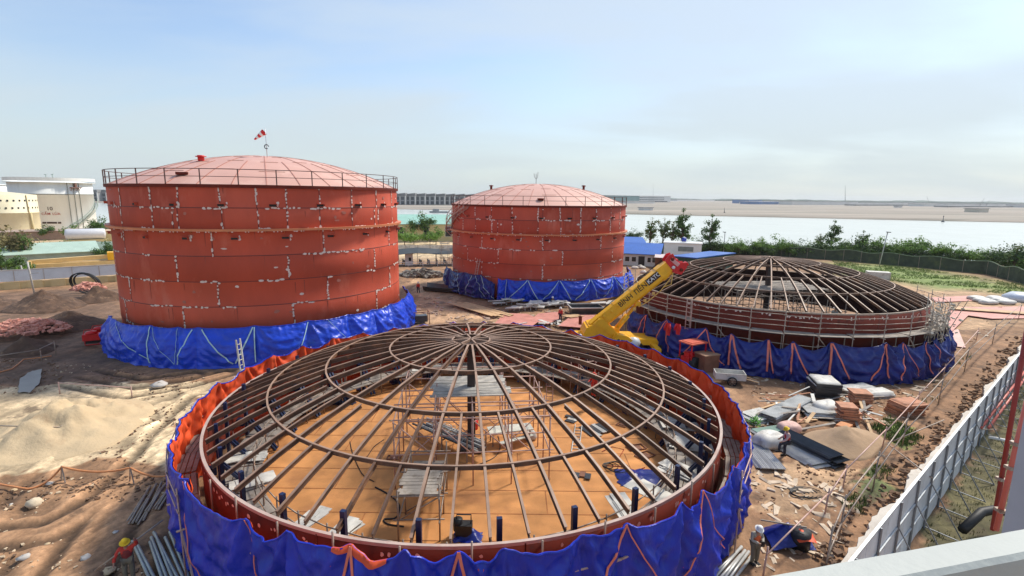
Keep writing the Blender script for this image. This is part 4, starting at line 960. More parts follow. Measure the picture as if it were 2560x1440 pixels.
c2,R2,tz2,t=edge_tank(-190,39,560,460,'','pale grey oil tank partly hidden behind the cream and white tanks')
b=MB(); b.lathe([(R2,0),(R2,tz2),(R2-.4,tz2)],64); b.build('shell',WTANK,t); b=MB(); b.lathe([(R2+.2,tz2-.3),(R2+.5,tz2),(0,tz2+1.5)],48); b.build('roof',WTANK,t)
m_=MB(); p=V((WT.x,WT.y,tz+1.5)); m_.tube(p-p+V((-1.5,0,0)),V((-1.5,0,1.6)),.12,5); m_.tube(V((1.0,0,0)),V((1.0,0,1.6)),.12,5); m_.bar((-2.1,0,1.6),(-1.2,0,1.5),.2); m_.bar((.5,0,1.5),(1.5,0,1.7),.2)
m_.build('roof_vents',WALLG,bpy.data.objects['oil_tank.001'],V((0,0,tz+1.5)))
def house(label,cat,base,rz,w,d,h,roofh,wall_m,roof_m,wins=(),name='shed',eave=.4,lean=False,doors=()):
    t=thing(name,label,cat,base,rz)
    b=MB(); b.box((0,0,h/2),(w,d,h)); b.build('wall',wall_m,t)
    b=MB(); x=w/2+eave; y=d/2+eave; e=.12; h0=h+.02
    if lean: pr=[(-y,h0),(y,h0+roofh),(y,h0+roofh+e),(-y,h0+e)]
    else: pr=[(-y,h0),(0,h0+roofh),(y,h0),(y,h0+e),(0,h0+roofh+e),(-y,h0+e)]
    n=len(pr); vs=[(s*x,q,z) for s in(-1,1) for q,z in pr]; b.add(vs,[(0,1,2,5)[0:0] or tuple(range(n)),tuple(range(2*n-1,n-1,-1))]+[(i,n+i,n+(i+1)%n,(i+1)%n) for i in range(n)])
    if not lean: b.add([(s*w/2,q,z) for s in(-1,1) for q,z in((-d/2,h),(d/2,h),(0,h+roofh*.9))],[(0,1,2),(3,5,4)])
    b.build('roof',roof_m,t)
    for (wx,wz,ww,wh) in wins:
        f=MB(); f.box((wx,-d/2-.04,wz),(ww+.16,.08,wh+.16)); o=f.build('window',WHITEP,t); g_=MB(); g_.box((wx,-d/2-.09,wz),(ww,.03,wh)); g_.build('pane',GLASS,o)
    for (wx,ww,wh) in doors:
        f=MB(); f.box((wx,-d/2-.03,wh/2),(ww,.06,wh)); f.build('door',DARK,t)
    return t
def faceang(p): return math.atan2(p.y,p.x)-PI/2      # wall faces the viewer
# grey sheet fence on a low cream wall
f0=gnd(-120,734); f1=gnd(330,702); d=(f1-f0); Lf=d.length; an=math.atan2(d.y,d.x)
t=thing('sheet_fence','grey sheet metal fence on a low cream wall, behind the soil heaps','fence',f0,an)
b=MB(); x=0; k=0
while x<Lf: 
    b.box((x+1.0,0,.55),(1.7,.25,1.1)); x+=2.6
b.box((Lf/2,.14,.5),(Lf,.06,1.0)); b.build('low_wall',CREAM,t)
b=MB(); b.box((Lf/2,0,2.0),(Lf,.08,1.6)); b.build('sheet_panels',GREYS,t)
b=MB(); b.box((Lf/2,0,2.85),(Lf,.22,.10))
x=0
while x<Lf: b.box((x,-.07,2.0),(.10,.08,1.6)); x+=3.3
b.build('cap_and_posts',CONC,t)
# leaning coil of black pipe
p=gnd(224,733); q=MB(); rg=random.Random(3)
for k in range(6):
    r=1.75-.09*(k%3)+.05*k; o=V((rg.uniform(-.1,.1),-.35*k*.4,0))
    q.path([o+V((r*1.05*math.cos(a),-.25*math.sin(a)*r,1.55+r*.82*math.sin(a))) for a in [2*PI*i/40 for i in range(41)]],.075,6,0,False)
one(q,'pipe_coil',BLACK,'large coil of black pipe standing against the grey fence','pipe coil',p)
for px,py,h in ((86,735,4.6),(62,700,2.4)):
    p=gnd(px,py); b=MB(); b.tube((0,0,0),(-.3,0,h),.11,6); b.bar((-.3,0,h*.62),(.9,.2,h*.66),.06); one(b,'leaning_post',CONC,'tall pale post leaning before the grey fence' if py>720 else 'short pale post at the cream wall','post',p)
# yard behind the fence
house('long mint roofed shed behind the grey fence','shed',gnd(98,665),faceang(gnd(98,665)),18,7,2.6,1.5,WALLG,MINT,lean=True)
house('dull green roofed shed next to the mint roofed one','shed',gnd(213,657),faceang(gnd(213,657)),12,6,2.4,1.4,WALLG,DGREEN,lean=True)
p=gnd(138,628); b=MB(); rg=random.Random(6)
for k in range(26): b.tube((-9+rg.uniform(-1,1),rg.uniform(-1,1),.3+rg.uniform(0,1.6)),(9+rg.uniform(-1.5,1),rg.uniform(-1,1),.3+rg.uniform(0,1.6)),.28,6)
one(b,'pipe_stack',GALVD,'long dark stack of pipes in the yard beyond the mint roofed shed','pipe stack',p,faceang(p))
p=gnd(217,608); t=thing('tank_trailer','silvery white horizontal tank on a cream plinth in the yard','tank',p,faceang(p))
b=MB(); b.lathe([(0,-4.6),(1.3,-4.4),(1.5,-4.0),(1.5,4.0),(1.3,4.4),(0,4.6)],20); b.xf(Matrix.Translation((0,0,2.6))@Matrix.Rotation(PI/2,4,'Y')); b.build('drum',mat('pale_drum',(.66,.66,.68),.4,.1,.08),t)
b=MB(); b.box((0,0,.55),(10,2.4,1.1)); b.build('plinth',CREAM,t)
house('low cream workshop with flat roof beyond the silvery tank','workshop',gnd(262,604),faceang(gnd(262,604)),14,6,3.2,.4,CREAM,mat('tan_roof',(.55,.40,.28),.8),name='workshop',lean=True)
house('cream block under the dark tree by the white oil tank','workshop',gnd(150,598),faceang(gnd(150,598)),26,5,2.6,.3,mat('brown_wall',(.35,.24,.18),.8),mat('brown_roof',(.36,.27,.22),.8),name='workshop',lean=True)
# pale yellow crane truck behind the fence
p=gnd(195,680); t=thing('crane_truck','pale yellow truck crane with lowered boom behind the grey fence','truck',p,an)
b=MB(); b.box((0.5,0,1.25),(12,2.4,1.3)); b.box((-6.2,0,1.6),(.5,2.4,1.6)); b.build('chassis',YELP,t)
b=MB(); b.bar((-6.2,0,2.2),(5.5,0,2.6),.9,.7); b.build('boom',YELP,t)
b=MB(); b.box((6.2,0,2.7),(3.4,2.2,1.4)); b.box((8.0,0,3.2),(1.6,1.8,1.4),.1); b.build('cab',YEL,t)
for x in (-4.6,-3.2,3,4.6):
    b=MB(); b.lathe([(0,-.2),(.55,-.2),(.55,.2),(0,.2)],14); b.xf(Matrix.Translation((x,-1.2,.55))@Matrix.Rotation(PI/2,4,'X')); b.build('wheel',BLACK,t)
# ---- the gap between the two finished tanks
p=gnd(1050,600); house('long cream building with pale green roof between the two finished tanks','building',p,faceang(p)+.0,58,12,5.4,2.6,CREAM,GREENR,[(-6,3.2,1.6,2.8),(9,3.2,2.0,3.2),(-14,3.2,1.6,2.8),(17,3.2,1.6,2.8),(2,3.2,1.6,2.8)],name='long_building',lean=True)
p=gnd(1045,662); t=thing('parking_shelter','black canopy shelter packed with motorbikes between the finished tanks','shelter',p,faceang(p))
b=MB(); rg=random.Random(9)
for i in range(12):
    x0,x1=-12+i*2,-10+i*2; z0=3.0+.18*math.sin(i*1.3); z1=3.0+.18*math.sin((i+1)*1.3)
    b.add([(x0,-2.4,z0-.4),(x1,-2.4,z1-.4),(x1,2.4,z1+.25),(x0,2.4,z0+.25),(x0,-2.4,z0-.46),(x1,-2.4,z1-.46),(x1,2.4,z1+.19),(x0,2.4,z0+.19)],[(0,1,2,3),(7,6,5,4),(0,4,5,1),(3,2,6,7)])
b.build('canopy',mat('black_canopy',(.035,.04,.04),.6,0,.3,.6),t)
b=MB(); 
for i in range(7): 
    for y in (-2.2,2.2): b.tube((-11.8+i*3.9,y,0),(-11.8+i*3.9,y,2.8),.06,6)
b.build('posts',TUBE,t)
b=MB(); b.bar((-11,-2.9,.9),(13,-2.9,.9),.1); b.bar((-11,-2.9,.5),(13,-2.9,.5),.08)
for i in range(9): b.bar((-11+i*3,-2.9,0),(-11+i*3,-2.9,.95),.09)
one(b,'white_railing',WHITEP,'white pipe railing before the motorbike shelter','railing',p,faceang(p))
mb_=None
for i in range(12):
    q=p+Matrix.Rotation(faceang(p),3,'Z')@V((-8+i*1.7,.3+.5*(i%2),0))
    if mb_ is None:
        mb_=thing('motorbike','dark motorbike parked in a row under the black canopy','motorbike',q,faceang(p)+.4,'motorbikes parked under the black canopy')
        b=MB(); b.bar((0,-.5,.75),(0,.5,.85),.28,.35); b.bar((0,.35,.6),(0,.6,1.15),.1); b.bar((-.35,.55,1.1),(.35,.55,1.1),.05); b.bar((0,-.3,.5),(0,.35,.5),.22,.4); b.build('body',mat('bike_paint',(.05,.05,.06),.4,0,.9,.8,0,10,(.45,.45,.45),.62,.9),mb_)
        for y in (-.62,.62):
            w=MB(); w.lathe([(.2,-.05),(.3,-.05),(.3,.05),(.2,.05)],14); w.xf(Matrix.Translation((0,y,.3))@Matrix.Rotation(PI/2,4,'Y')); w.build('wheel',BLACK,mb_)
    else:
        o=copy_tree(mb_); o.location=q; o.rotation_euler=(0,0,faceang(p)+.4+rnd.uniform(-.3,.3))
p=gnd(1012,660); t=thing('white_cabin','small white cabin at the end of the motorbike shelter','cabin',p+V((1.2,-1.5,0)),faceang(p))
b=MB(); b.box((0,0,1.2),(1.6,1.6,2.4)); b.build('wall',WHITEP,t); b=MB(); b.box((.2,-.82,1.3),(.5,.04,.7)); b.build('window',GLASS,t); b=MB(); b.box((0,0,2.46),(1.9,1.9,.1)); b.build('roof',WHITE,t)
p=gnd(1060,634); t=thing('perimeter_wall','white sheet fence behind the motorbike shelter','fence',p,faceang(p)); b=MB(); b.box((0,0,1.1),(46,.1,2.0)); b.build('panels',WHITE,t); b=MB()
for i in range(16): b.box((-22.5+i*3,-.08,1.15),(.1,.08,2.3))
b.build('posts',TUBE,t)
p=gnd(1112,664); tower('scaffold_tower','tall narrow scaffold tower beside the spiral stair tank',p,.3,1,1,1.6,1.6,5.0,[(-.8,.8,-.8,.8,4.6)],TUBE,PLANK,61,1)
# black curved trough and heaped stone below the farther tank
p=gnd(1105,728); t=thing('curved_trough','black curved trough of scrap sheets at the foot of the farther tank tarpaulin','trough',p,.0)
b=MB(); n=20; pr=[]
for i in range(n+1):
    f=i/n; x=-2.9+f*6.2; y=1.0-2.9*f**.8+.6*f*f; w=1.2-.3*f; 
    pr+=[(x,y-w,.75),(x,y-w*.7,.12),(x+.3,y+w*.7,.12),(x+.3,y+w,1.0)]
b.add(pr,[(i*4+j,i*4+j+1,i*4+j+5,i*4+j+4) for i in range(n) for j in range(3)]); b.path([V(pr[i*4])for i in range(n+1)],.08,5); b.build('bent_sheet',GALVD,t)
b=MB()
for k in range(7):
    i=rnd.randrange(n); b.box(V(pr[i*4+1])+V((.3,.5,.25)),(rnd.uniform(.6,1.6),rnd.uniform(.3,.9),.05),Matrix.Rotation(rnd.uniform(0,3),3,'Z')@Matrix.Rotation(rnd.uniform(-.3,.3),3,'X'))
b.build('pale_scraps',WHITE,t)
def mound(name,label,cat,loc,sx,sy,h,m,seed,rz=0,rough=.18,kind=None,peak=1.0,n=40,k=16):
    b=MB(); vs=[(0,0,h)]; fs=[]
    for j in range(1,k+1):
        f=j/k
        for i in range(n):
            a=2*PI*i/n; e=1+.22*noise.noise(V((math.cos(a)*1.3,math.sin(a)*1.3,seed)))
            x=f*sx*e*math.cos(a); y=f*sy*e*math.sin(a); z=h*(1-f**peak)**1.15
            z+=rough*h*noise.fractal(V((x*.7,y*.7,seed)),1,2,4)*(1-f)*1.6+ .04*noise.noise(V((x*3,y*3,seed)))
            vs.append((x,y,z if f<1 else -.25))
    for i in range(n): fs.append((0,1+i,1+(i+1)%n))
    for j in range(k-1):
        for i in range(n): fs.append((1+j*n+i,1+(j+1)*n+i,1+(j+1)*n+(i+1)%n,1+j*n+(i+1)%n))
    b.add(vs,fs,0,True); return one(b,name,m,label,cat,loc,rz,None,kind)
SOILM=mat('shaded_soil',(.105,.062,.040),.95,0,.5,1.4,1.0,3,(.22,.135,.082),.62,1.8)  # heap soil darkened to carry the large tank's shadow in its colour
SANDM=mat('pale_sand',(.54,.41,.25),.95,0,.12,.8,.3,6,(.44,.31,.185),.63,.6)
def mp_(px0,px1,py): a,b_=gnd(px0,py),gnd(px1,py); return (a+b_)/2,(b_-a).length/2
for (x0,x1,y,h,sy,lb,sd_) in ((20,215,768,2.2,4.2,'broad shade-darkened soil heap before the grey fence',1.0),(195,305,750,2.0,3.4,'shade-darkened soil heap against the large finished tank',2.0),(60,280,815,1.7,3.6,'shade-darkened soil bank between the two heaps of pink broken brick',3.0),(0,130,880,1.5,2.2,'shade-darkened soil heap with a pole barrier, below the pink rubble',4.0),(-120,60,770,1.6,4,'shade-darkened soil heap reaching out past the cream wall',5.0)):
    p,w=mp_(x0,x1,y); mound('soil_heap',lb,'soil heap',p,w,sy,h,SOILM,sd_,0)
p,w=mp_(-10,345,1085); mound('sand_pile','broad pale sand pile left of the near tank','sand pile',p+V((-.2,.6,0)),w*1.05,4.6,1.9,SANDM,6.0,0,.30,None,1.0,64,26)
p,w=mp_(-150,170,1125); mound('sand_pile','lower trampled sand pile in front of the broad one','sand pile',p,w*.9,2.2,.7,SANDM,7.5,0,.2)
def rubble(name,label,cat,loc,sx,sy,h,m,n,seed,size=(.2,.5),kind='stuff'):
    rg=random.Random(seed); b=MB()
    for k in range(n):
        a=rg.uniform(0,2*PI); f=math.sqrt(rg.random()); x,y=f*sx*math.cos(a),f*sy*math.sin(a); z=h*(1-f*f)*rg.uniform(.75,1)
        s=rg.uniform(*size); o=len(b.v); M_=Matrix.Rotation(rg.uniform(0,6),3,'Z')@Matrix.Rotation(rg.uniform(-.6,.6),3,'X')
        b.box((x,y,z+s*.1),(s*rg.uniform(.8,1.5),s*rg.uniform(.5,1),s*rg.uniform(.3,.7)),M_)
        for i in range(o,len(b.v)): b.v[i]=tuple(V(b.v[i])+V((rg.uniform(-.06,.06),rg.uniform(-.06,.06),rg.uniform(-.04,.04)))*s*2)
    return one(b,name,m,label,cat,loc,0,None,kind)
p,w=mp_(-30,170,838); rubble('rubble','long heap of pink broken brick on the soil','rubble',p+V((0,0,.6)),w,2.3,1.0,BRICK,420,4)
p,w=mp_(188,262,745); rubble('rubble','small heap of pink broken brick near the pipe coil','rubble',p+V((0,0,1.2)),w,1.7,.9,BRICK,200,5)
p,w=mp_(1000,1110,690); rubble('rubble','grey broken stone and scrap between the finished tanks','rubble',p,w,2.5,1.1,mat('grey_stone',(.22,.20,.17),.9,0,.5,1),150,6,(.3,1.1))
# red compressors at the tarpaulin of the large tank
t0=None
for i,(px,py) in enumerate(((232,862),(252,850))):
    p=gnd(px,py); t=thing('compressor',('red portable compressor on the mud beside the large tank tarpaulin, the one farther out','red portable compressor touching the large tank tarpaulin')[i],'compressor',p,.5+i*.3)
    b=MB(); b.box((0,0,.8),(1.3,.8,.6)); b.lathe([(0,0),(.5,.0),(.42,.2),(0,.28)],14,(0,0,1.1)); b.build('body',REDP,t)
    b=MB(); b.path([(-.5,-.3,.5),(-.5,-.3,.1),(.6,-.3,.1),(.6,.3,.1)],.05,5); b.build('skid_frame',REDP,t); b=MB(); b.path([(-.6,0,1.1),(-.5,0,1.5),(.4,0,1.5),(.5,0,1.1)],.035,5); b.build('lifting_bar',REDP,t)
    b=MB(); b.box((0,0,.38),(1.1,.6,.3)); b.build('engine',BLACK,t)
# orange hose on low trestles, sand side and tank side
def hose_line(pxs,label,hz_,m,nm='hose_line'):
    t=thing(nm,label,'hose',gnd(*pxs[0])); o=gnd(*pxs[0]); pts=[ground_at(a,b_)-o+V((0,0,z)) for (a,b_),z in zip(pxs,hz_)]
    sm=[]
    for i in range(len(pts)-1):
        for k in range(8):
            f=k/8; p=pts[i].lerp(pts[i+1],f); p=p-V((0,0,.25*4*f*(1-f)*(1 if hz_[i]>.3 or hz_[i+1]>.3 else .1))); sm.append(p)
    sm.append(pts[-1]); b=MB(); b.path(sm,.05,6); b.build('hose',m,t)
    for p,z in zip(pts,hz_):
        if z>.3:
            b=MB(); b.bar(p-V((.1,0,z)),p+V((0,0,.05)),.05); b.bar(p-V((-.25,.2,z)),p,.05); b.build('trestle',TUBE,t)
    return t
hose_line([(-40,1218),(70,1228),(160,1206),(330,1205),(430,1206)],'orange hose on low trestles across the mud at the sand edge',[.3,.1,.75,.75,.4],HOSE)
hose_line([(-40,940),(30,925),(60,905),(130,893)],'short orange hose lying by the soil bank',[.05,.1,.2,.15],HOSE)
def rail_line(pxs,label,h,m,extra=0):
    o=gnd(*pxs[0]); t=thing('pole_barrier',label,'barrier',o); P=[ground_at(*q)-o for q in pxs]
    for p in P:
        b=MB(); b.tube(p-V((0,0,.2)),p+V((0,0,h)),.04,6); b.build('post',m,t)
    b=MB()
    for p,q in zip(P[:-1],P[1:]): b.tube(p+V((0,0,h-.05)),q+V((0,0,h-.12)),.035,6)
    b.build('rail',m,t); return t
rail_line([(-30,1108),(160,1105)],'single pole rail on the sand beside the near tank',1.1,TUBE)
rail_line([(-40,930),(105,905),(140,885)],'pole barrier at the foot of the soil heaps',1.2,TUBE)
rail_line([(150,985),(330,992)],'low pole barrier at the far rim of the sand pile',.9,TUBEP)
# pipe bundles on the mud
def pipes(label,pa,pb,n,m,r=.05,sp=.13,seed=1,z=0):
    rg=random.Random(seed); A,B=ground_at(*pa),ground_at(*pb); t=thing('pipe_bundle',label,'pipes',A); d=B-A; s=V((-d.y,d.x,0)).normalized()
    for i in range(n):
        b=MB(); o=s*(i-n/2)*sp; e=rg.uniform(-.12,.12); b.tube(o+d*e*.4+V((0,0,r+z)),o+s*rg.uniform(-.15,.15)+d*(1+e)+V((0,0,r+z+.06)),r,8); b.build('pipe',m,t)
    return t
pipes('bundle of steel tubes on the mud, leaning out from the near tarpaulin',(330,1312),(385,1222),6,TUBE,seed=2); pipes('second bundle of steel tubes closest to the near tarpaulin',(378,1280),(425,1210),5,TUBE,seed=3)
pipes('bundle of pale tubes on the mud next to the worker with the pole',(430,1462),(380,1352),9,mat('pale_tube',(.42,.44,.40),.4,.3,.2),.06,.15,seed=4)
pipes('bundle of tubes propped by the tarpaulin near the worker in the white helmet',(1790,1460),(1858,1385),6,GALV,.06,.14,seed=5)
p=ground_at(86,1258); b=MB(); rg=random.Random(2); b.lathe([(0,-.05),(.3,0),(.34,.15),(.22,.30),(0,.34)],9); 
for i in range(len(b.v)): b.v[i]=tuple(V(b.v[i])*rg.uniform(.85,1.15))
one(b,'rock',mat('pale_rock',(.6,.5,.36),.9,0,.15,4,.2,8),'pale angular rock lying alone on the mud','rock',p)
for k,(px,py,s) in enumerate(((35,1222,.12),(125,1215,.15),(27,1255,.08),(118,1360,.09),(290,1335,.1),(60,1398,.2),(270,1425,.22),(400,968,.5),(215,1395,.18),(330,1060,.2),(205,1060,.2),(500,1000,.14))):
    p=ground_at(px,py); b=MB(); rg=random.Random(k); b.lathe([(0,-.05),(s,0),(s*1.1,s*.3),(s*.7,s*.6),(0,s*.7)],7)
    for i in range(len(b.v)): b.v[i]=tuple(V(b.v[i])*rg.uniform(.75,1.25))
    one(b,'stone',CONC if k%3 else SANDM,'loose pale stone scattered on the mud','stone',p,0,'loose stones on the mud')
# ---------------------------------------------------------------- far bank
FARW=mat('far_wall_white',(.66,.66,.64),.7,0,.1,.02); FART=mat('far_wall_teal',(.16,.27,.27),.7,0,.2,.03); FARD=mat('far_dark',(.10,.11,.12),.8,0,.4,.05); FARB=mat('far_blue',(.10,.20,.42),.6,0,.2,.03); FARG=mat('far_grey',(.34,.34,.34),.8,0,.3,.03)
def far(px,py): return at(px,py,.3)
# terrace of gabled houses seen between and left of the finished tanks
h0=None; gh='row houses across the river'
for i in range(20):
    px=(930+i*24.5) if i<11 else (176+(i-11)*22)
    if px<190: continue
    p=far(px,512 if i<11 else 503); p.z=0.3
    if h0 is None:
        h0=thing('row_house','grey gabled row house in the terrace across the river','row house',p,0,gh)
        b=MB(); b.box((0,0,7),(16.2,14,14)); b.build('wall',FARG,h0)
        b=MB(); b.add([(-8.6,-8,14),(8.6,-8,14),(8.6,8,14),(-8.6,8,14),(-8.6,-8,16.6),(8.0,-8,18.2),(8.0,8,18.2),(-8.6,8,16.6)],[(3,2,1,0),(4,5,6,7),(0,1,5,4),(2,3,7,6),(1,2,6,5),(0,4,7,3)]); b.build('roof',mat('far_roof',(.22,.22,.22),.8),h0)
        for x in (-4.4,3.6):
            for z,hh in ((3.2,5),(10,4.6)):
                b=MB(); b.box((x,-7.05,z),(4.6,.2,hh)); b.build('window',FARD,h0)
        b=MB(); b.box((7.7,-7.4,8),(1.2,1,15)); b.box((-.4,-7.2,7),(1,.6,13)); b.build('pilaster',FARW,h0)
    else:
        o=copy_tree(h0); o.location=p
# long factory right of the farther red tank
def slab(name,label,cat,px0,px1,pyb,pyt,m,depth=60,z=.3,stripes=None,mw=None):
    a,b_=far(px0,pyb),far(px1,pyb); mid=(a+b_)/2; w=(b_-a).length; ang=math.atan2((b_-a).y,(b_-a).x); hgt=aty((px0+px1)/2,pyt,mid.y).z
    t=thing(name,label,cat,V((mid.x,mid.y,.2)),ang); q=MB(); q.box((0,depth/2,hgt/2),(w,depth,hgt)); q.build('wall',m,t)
    q=MB(); q.box((0,depth/2,hgt+.4),(w+2,depth+2,.8)); q.build('roof',mw or FARG,t)
    if stripes:
        for s in stripes: q=MB(); q.box((w*(s[0]-.5)+w*s[1]/2,-.15,hgt*s[2]),(w*s[1],.3,hgt*s[3])); q.build('window_band',s[4],t)
    return t
slab('factory','long teal and white factory on the far bank beside the farther red tank','factory',1480,1676,506,490,FARW,80,.3,[(0,.55,.62,.75,FART),(.55,.35,.75,.12,FARD),(.55,.35,.45,.12,FARD),(.55,.4,.15,.18,FARD)],FARG)
slab('warehouse','low white warehouse before the teal factory','warehouse',1567,1637,508.5,504,FARW,30)
slab('blue_hangar','blue hangar with taller hall on the far bank','hangar',1872,1905,509,500,FARB,60)
slab('blue_hangar','long low blue hangar beside the taller blue hall','hangar',1898,1975,511,504.5,FARB,60,mw=FARW)
slab('warehouse','white low shed just off the blue hangars','warehouse',1862,1902,509.3,505.5,FARW,20)
p0=None
for k,(a,b_,yb,yt,m) in enumerate(((1693,1787,502.5,499.5,FARW),(1980,2145,512,504.5,FARW),(2145,2305,512,507.5,FARW),(2310,2560,516,510.5,FARW),(2560,2800,519,513,FARW))):
    slab('warehouse',('thin white warehouse left of the dark pylon on the far shore','white warehouse row beginning at the blue hangars','white strip warehouse under the faint tower mast','white strip warehouse behind the white cube building','white strip warehouse running out of the picture')[k],'warehouse',a,b_,yb,yt,m,40)
slab('shipping_stacks','dark low yard of stacked materials under the strip warehouse','storage yard',2140,2330,514.5,511.8,FARG,30)
slab('shipping_stacks','dark low yard of stacked goods behind the white cube building','storage yard',2370,2560,518.5,515.5,FARG,30)
slab('cube_building','pale square building alone on the far flats','building',2448,2471,531,522.5,mat('far_cream',(.62,.58,.48),.8),18)
slab('cube_building','small white hut by the far riverbank','hut',1609,1632,526,520,FARW,10)
slab('cube_building','tiny white hut on the shore of the far flats','hut',2244,2255,519,515.5,FARW,8)
def mast(px,pyb,pyt,w,label,lean=0):
    p=far(px,pyb); h=aty(px+lean,pyt,p.y).z; t=MB(); q=aty(px+lean,pyt,p.y)-p
    t.path([V((0,0,0)),q*.6,q],[w,w*.7,w*.35],5); t.bar((-w*2,0,.4),(w*2,0,.4),w*2,.8); one(t,'mast',FARD if w<1.2 else FARG,label,'mast',p)
mast(1633,506,457,.45,'thin tall mast over the teal factory'); mast(2113,511,463,1.0,'faint lattice tower mast on the far shore')
for px,yb,l,lb in ((2325,513,-8,'dark crane boom leaning outward over the strip warehouse'),(2448,516,14,'thin crane boom near the white cube building'),(2463,517,11,'short dark crane boom beside the blue pile')): mast(px,yb,yb-(22 if l!=11 else 17),.7,lb,l)
mast(1811,532,519,.35,'white post at the far riverbank')
p=at(2357,555,-1.2); b=MB(); b.lathe([(1.1,0),(1.0,.5),(.25,1.2),(.2,4.2),(.5,4.3),(0,5)],10); one(b,'channel_buoy',FARD,'small dark channel marker buoy on the river','buoy',p)
p=at(1098,532,-1.2); b=MB(); b.add([(-9,-1.5,0),(8,-1.5,0),(10,0,1.6),(8,1.5,0),(-9,1.5,0),(-9,-1.8,1.5),(8,-1.8,1.5),(8,1.8,1.5),(-9,1.8,1.5)],[(0,1,6,5),(1,2,6),(2,3,7),(3,4,8,7),(4,0,5,8),(5,6,2,7,8)]); b.box((-3,0,2.6),(6,2.4,2.2)); one(b,'river_barge',FARG,'small grey boat on the river above the pale green roof','boat',p)
# distant tree belt on the horizon
b=MB(); rg=random.Random(4); q0=FB0+fd*-2500+fn*4200; n=420; vs=[]
for i in range(n+1):
    p=q0+fd*(i*26); h=14+9*noise.noise(V((i*.05,1,1)))+5*noise.noise(V((i*.31,2,2)))+rg.uniform(0,3)
    vs+=[(p.x,p.y,0),(p.x,p.y,h*.8),(p.x+fn.x*30,p.y+fn.y*30,h),(p.x+fn.x*260,p.y+fn.y*260,h*1.1+6*noise.noise(V((i*.11,5,2)))),(p.x+fn.x*300,p.y+fn.y*300,0)]
b.add(vs,[(i*5+j,i*5+5+j,i*5+6+j,i*5+1+j) for i in range(n) for j in range(4)]); o=b.build('far_woods',mat('far_woods_green',(.05,.10,.065),.95,0,.4,.02)); tag(o,'low hazy belt of trees along the horizon','woods',None,'stuff')
# ---------------------------------------------------------------- trees and bank on the right
LEAFM=[mat('leaf_mid',(.095,.175,.036),.6,0,.5,.9,spec=.3,trans=.25),mat('leaf_bright',(.17,.30,.05),.6,0,.5,.9,spec=.3,trans=.25),mat('leaf_dark',(.048,.092,.030),.6,0,.5,.9,spec=.3,trans=.2),mat('leaf_dry',(.20,.17,.07),.7,0,.5,.9,spec=.3,trans=.2)]
BARK=mat('bark',(.16,.12,.085),.9,0,.3,3)
def tree_proto(name,label,h,spread,kind,seed,leafm,nl,leaf,group):
    rg=random.Random(seed); t=thing(name,label,'tree',(0,0,-500),0,group)
    tr=MB(); cr_=MB(); tips=[]
    th=h*(.42 if kind=='round' else .3 if kind=='bush' else .74)
    p=V((0,0,-.3)); pts=[p]; 
    for i in range(1,6): pts.append(V((rg.uniform(-.05,.05)*h*.5*i/5,rg.uniform(-.05,.05)*h*.5*i/5,th*i/5)))
    r0=.022*h+.03; tr.path(pts,[r0*(1-.09*i) for i in range(6)],7)
    nb={'round':9,'bush':8,'tall':22}[kind]
    for i in range(nb):
        a=rg.uniform(0,2*PI); f=rg.uniform(.45,1) if kind!='tall' else rg.uniform(0,1); base=pts[2].lerp(pts[5],f)
        up=rg.uniform(.25,1.0) if kind!='bush' else rg.uniform(.1,.8); L_=spread*rg.uniform(.55,1.05)
        if kind=='tall': L_=spread*rg.uniform(.5,1); up=rg.uniform(.5,1.6)
        e=base+V((math.cos(a)*L_,math.sin(a)*L_,up*(h-th)*.75)); m_=base.lerp(e,.5)+V((rg.uniform(-.2,.2),rg.uniform(-.2,.2),.12*h*rg.random()))
        tr.path([base,m_,e],[r0*.45,r0*.28,r0*.1],5); tips+=[(m_,.6),(e,1),(m_.lerp(e,.6),.9)]
    tips.append((V((0,0,h*.93)),1))
    if kind=='tall': tips.append((pts[5]+V((0,0,h*.35)),.8)); tr.path([pts[5],pts[5]+V((.2,.1,h*.4))],[r0*.5,r0*.1],5)
    cs=[(p,w*spread*(.42 if kind=='round' else .5 if kind=='bush' else .36)) for p,w in tips]
    for i in range(nl):
        c_,r=rg.choice(cs); v=V((rg.gauss(0,1),rg.gauss(0,1),rg.gauss(0,.75))); v=v.normalized()*r*rg.random()**.45; c=c_+v
        if c.z<.1: continue
        s=leaf*rg.uniform(.5,1.3); nrm=(v.normalized()+V((rg.uniform(-.8,.8),rg.uniform(-.8,.8),rg.uniform(-.2,1.0)))).normalized(); x=nrm.orthogonal().normalized(); x=Matrix.Rotation(rg.uniform(0,6),3,nrm)@x; y=nrm.cross(x)
        cr_.add([c-x*s,c-y*s*.45+nrm*s*.1,c+x*s,c+y*s*.45+nrm*s*.1],[(0,1,2,3)],0 if rg.random()<.72 else 1)
    tr.build('trunk',BARK,t); cr_.build('crown',leafm,t); return t
def put(proto,loc,rz,sc,label=None,first=[]):
    if proto.name not in first: first.append(proto.name); o=proto
    else: o=copy_tree(proto)
    o.location=loc; o.rotation_euler=(0,0,rz); o.scale=(sc,sc,sc*rnd.uniform(.92,1.08))
    if label: o['label']=label
    return o
gb='trees along the riverbank'
bushA=tree_proto('bank_tree','bushy green tree behind the green fence on the riverbank',5,3.0,'bush',1,[LEAFM[0],LEAFM[1]],1500,.26,gb)
bushB=tree_proto('bank_tree','bushy green tree behind the green fence on the riverbank',5,3.2,'bush',2,[LEAFM[2],LEAFM[0]],1500,.26,gb)
bushC=tree_proto('bank_tree','bushy green tree behind the green fence on the riverbank',5.5,2.8,'round',3,[LEAFM[1],LEAFM[0]],1400,.26,gb)
tallA=tree_proto('slender_tree','tall',11,2.5,'tall',4,[LEAFM[0],LEAFM[2]],1700,.34,None)
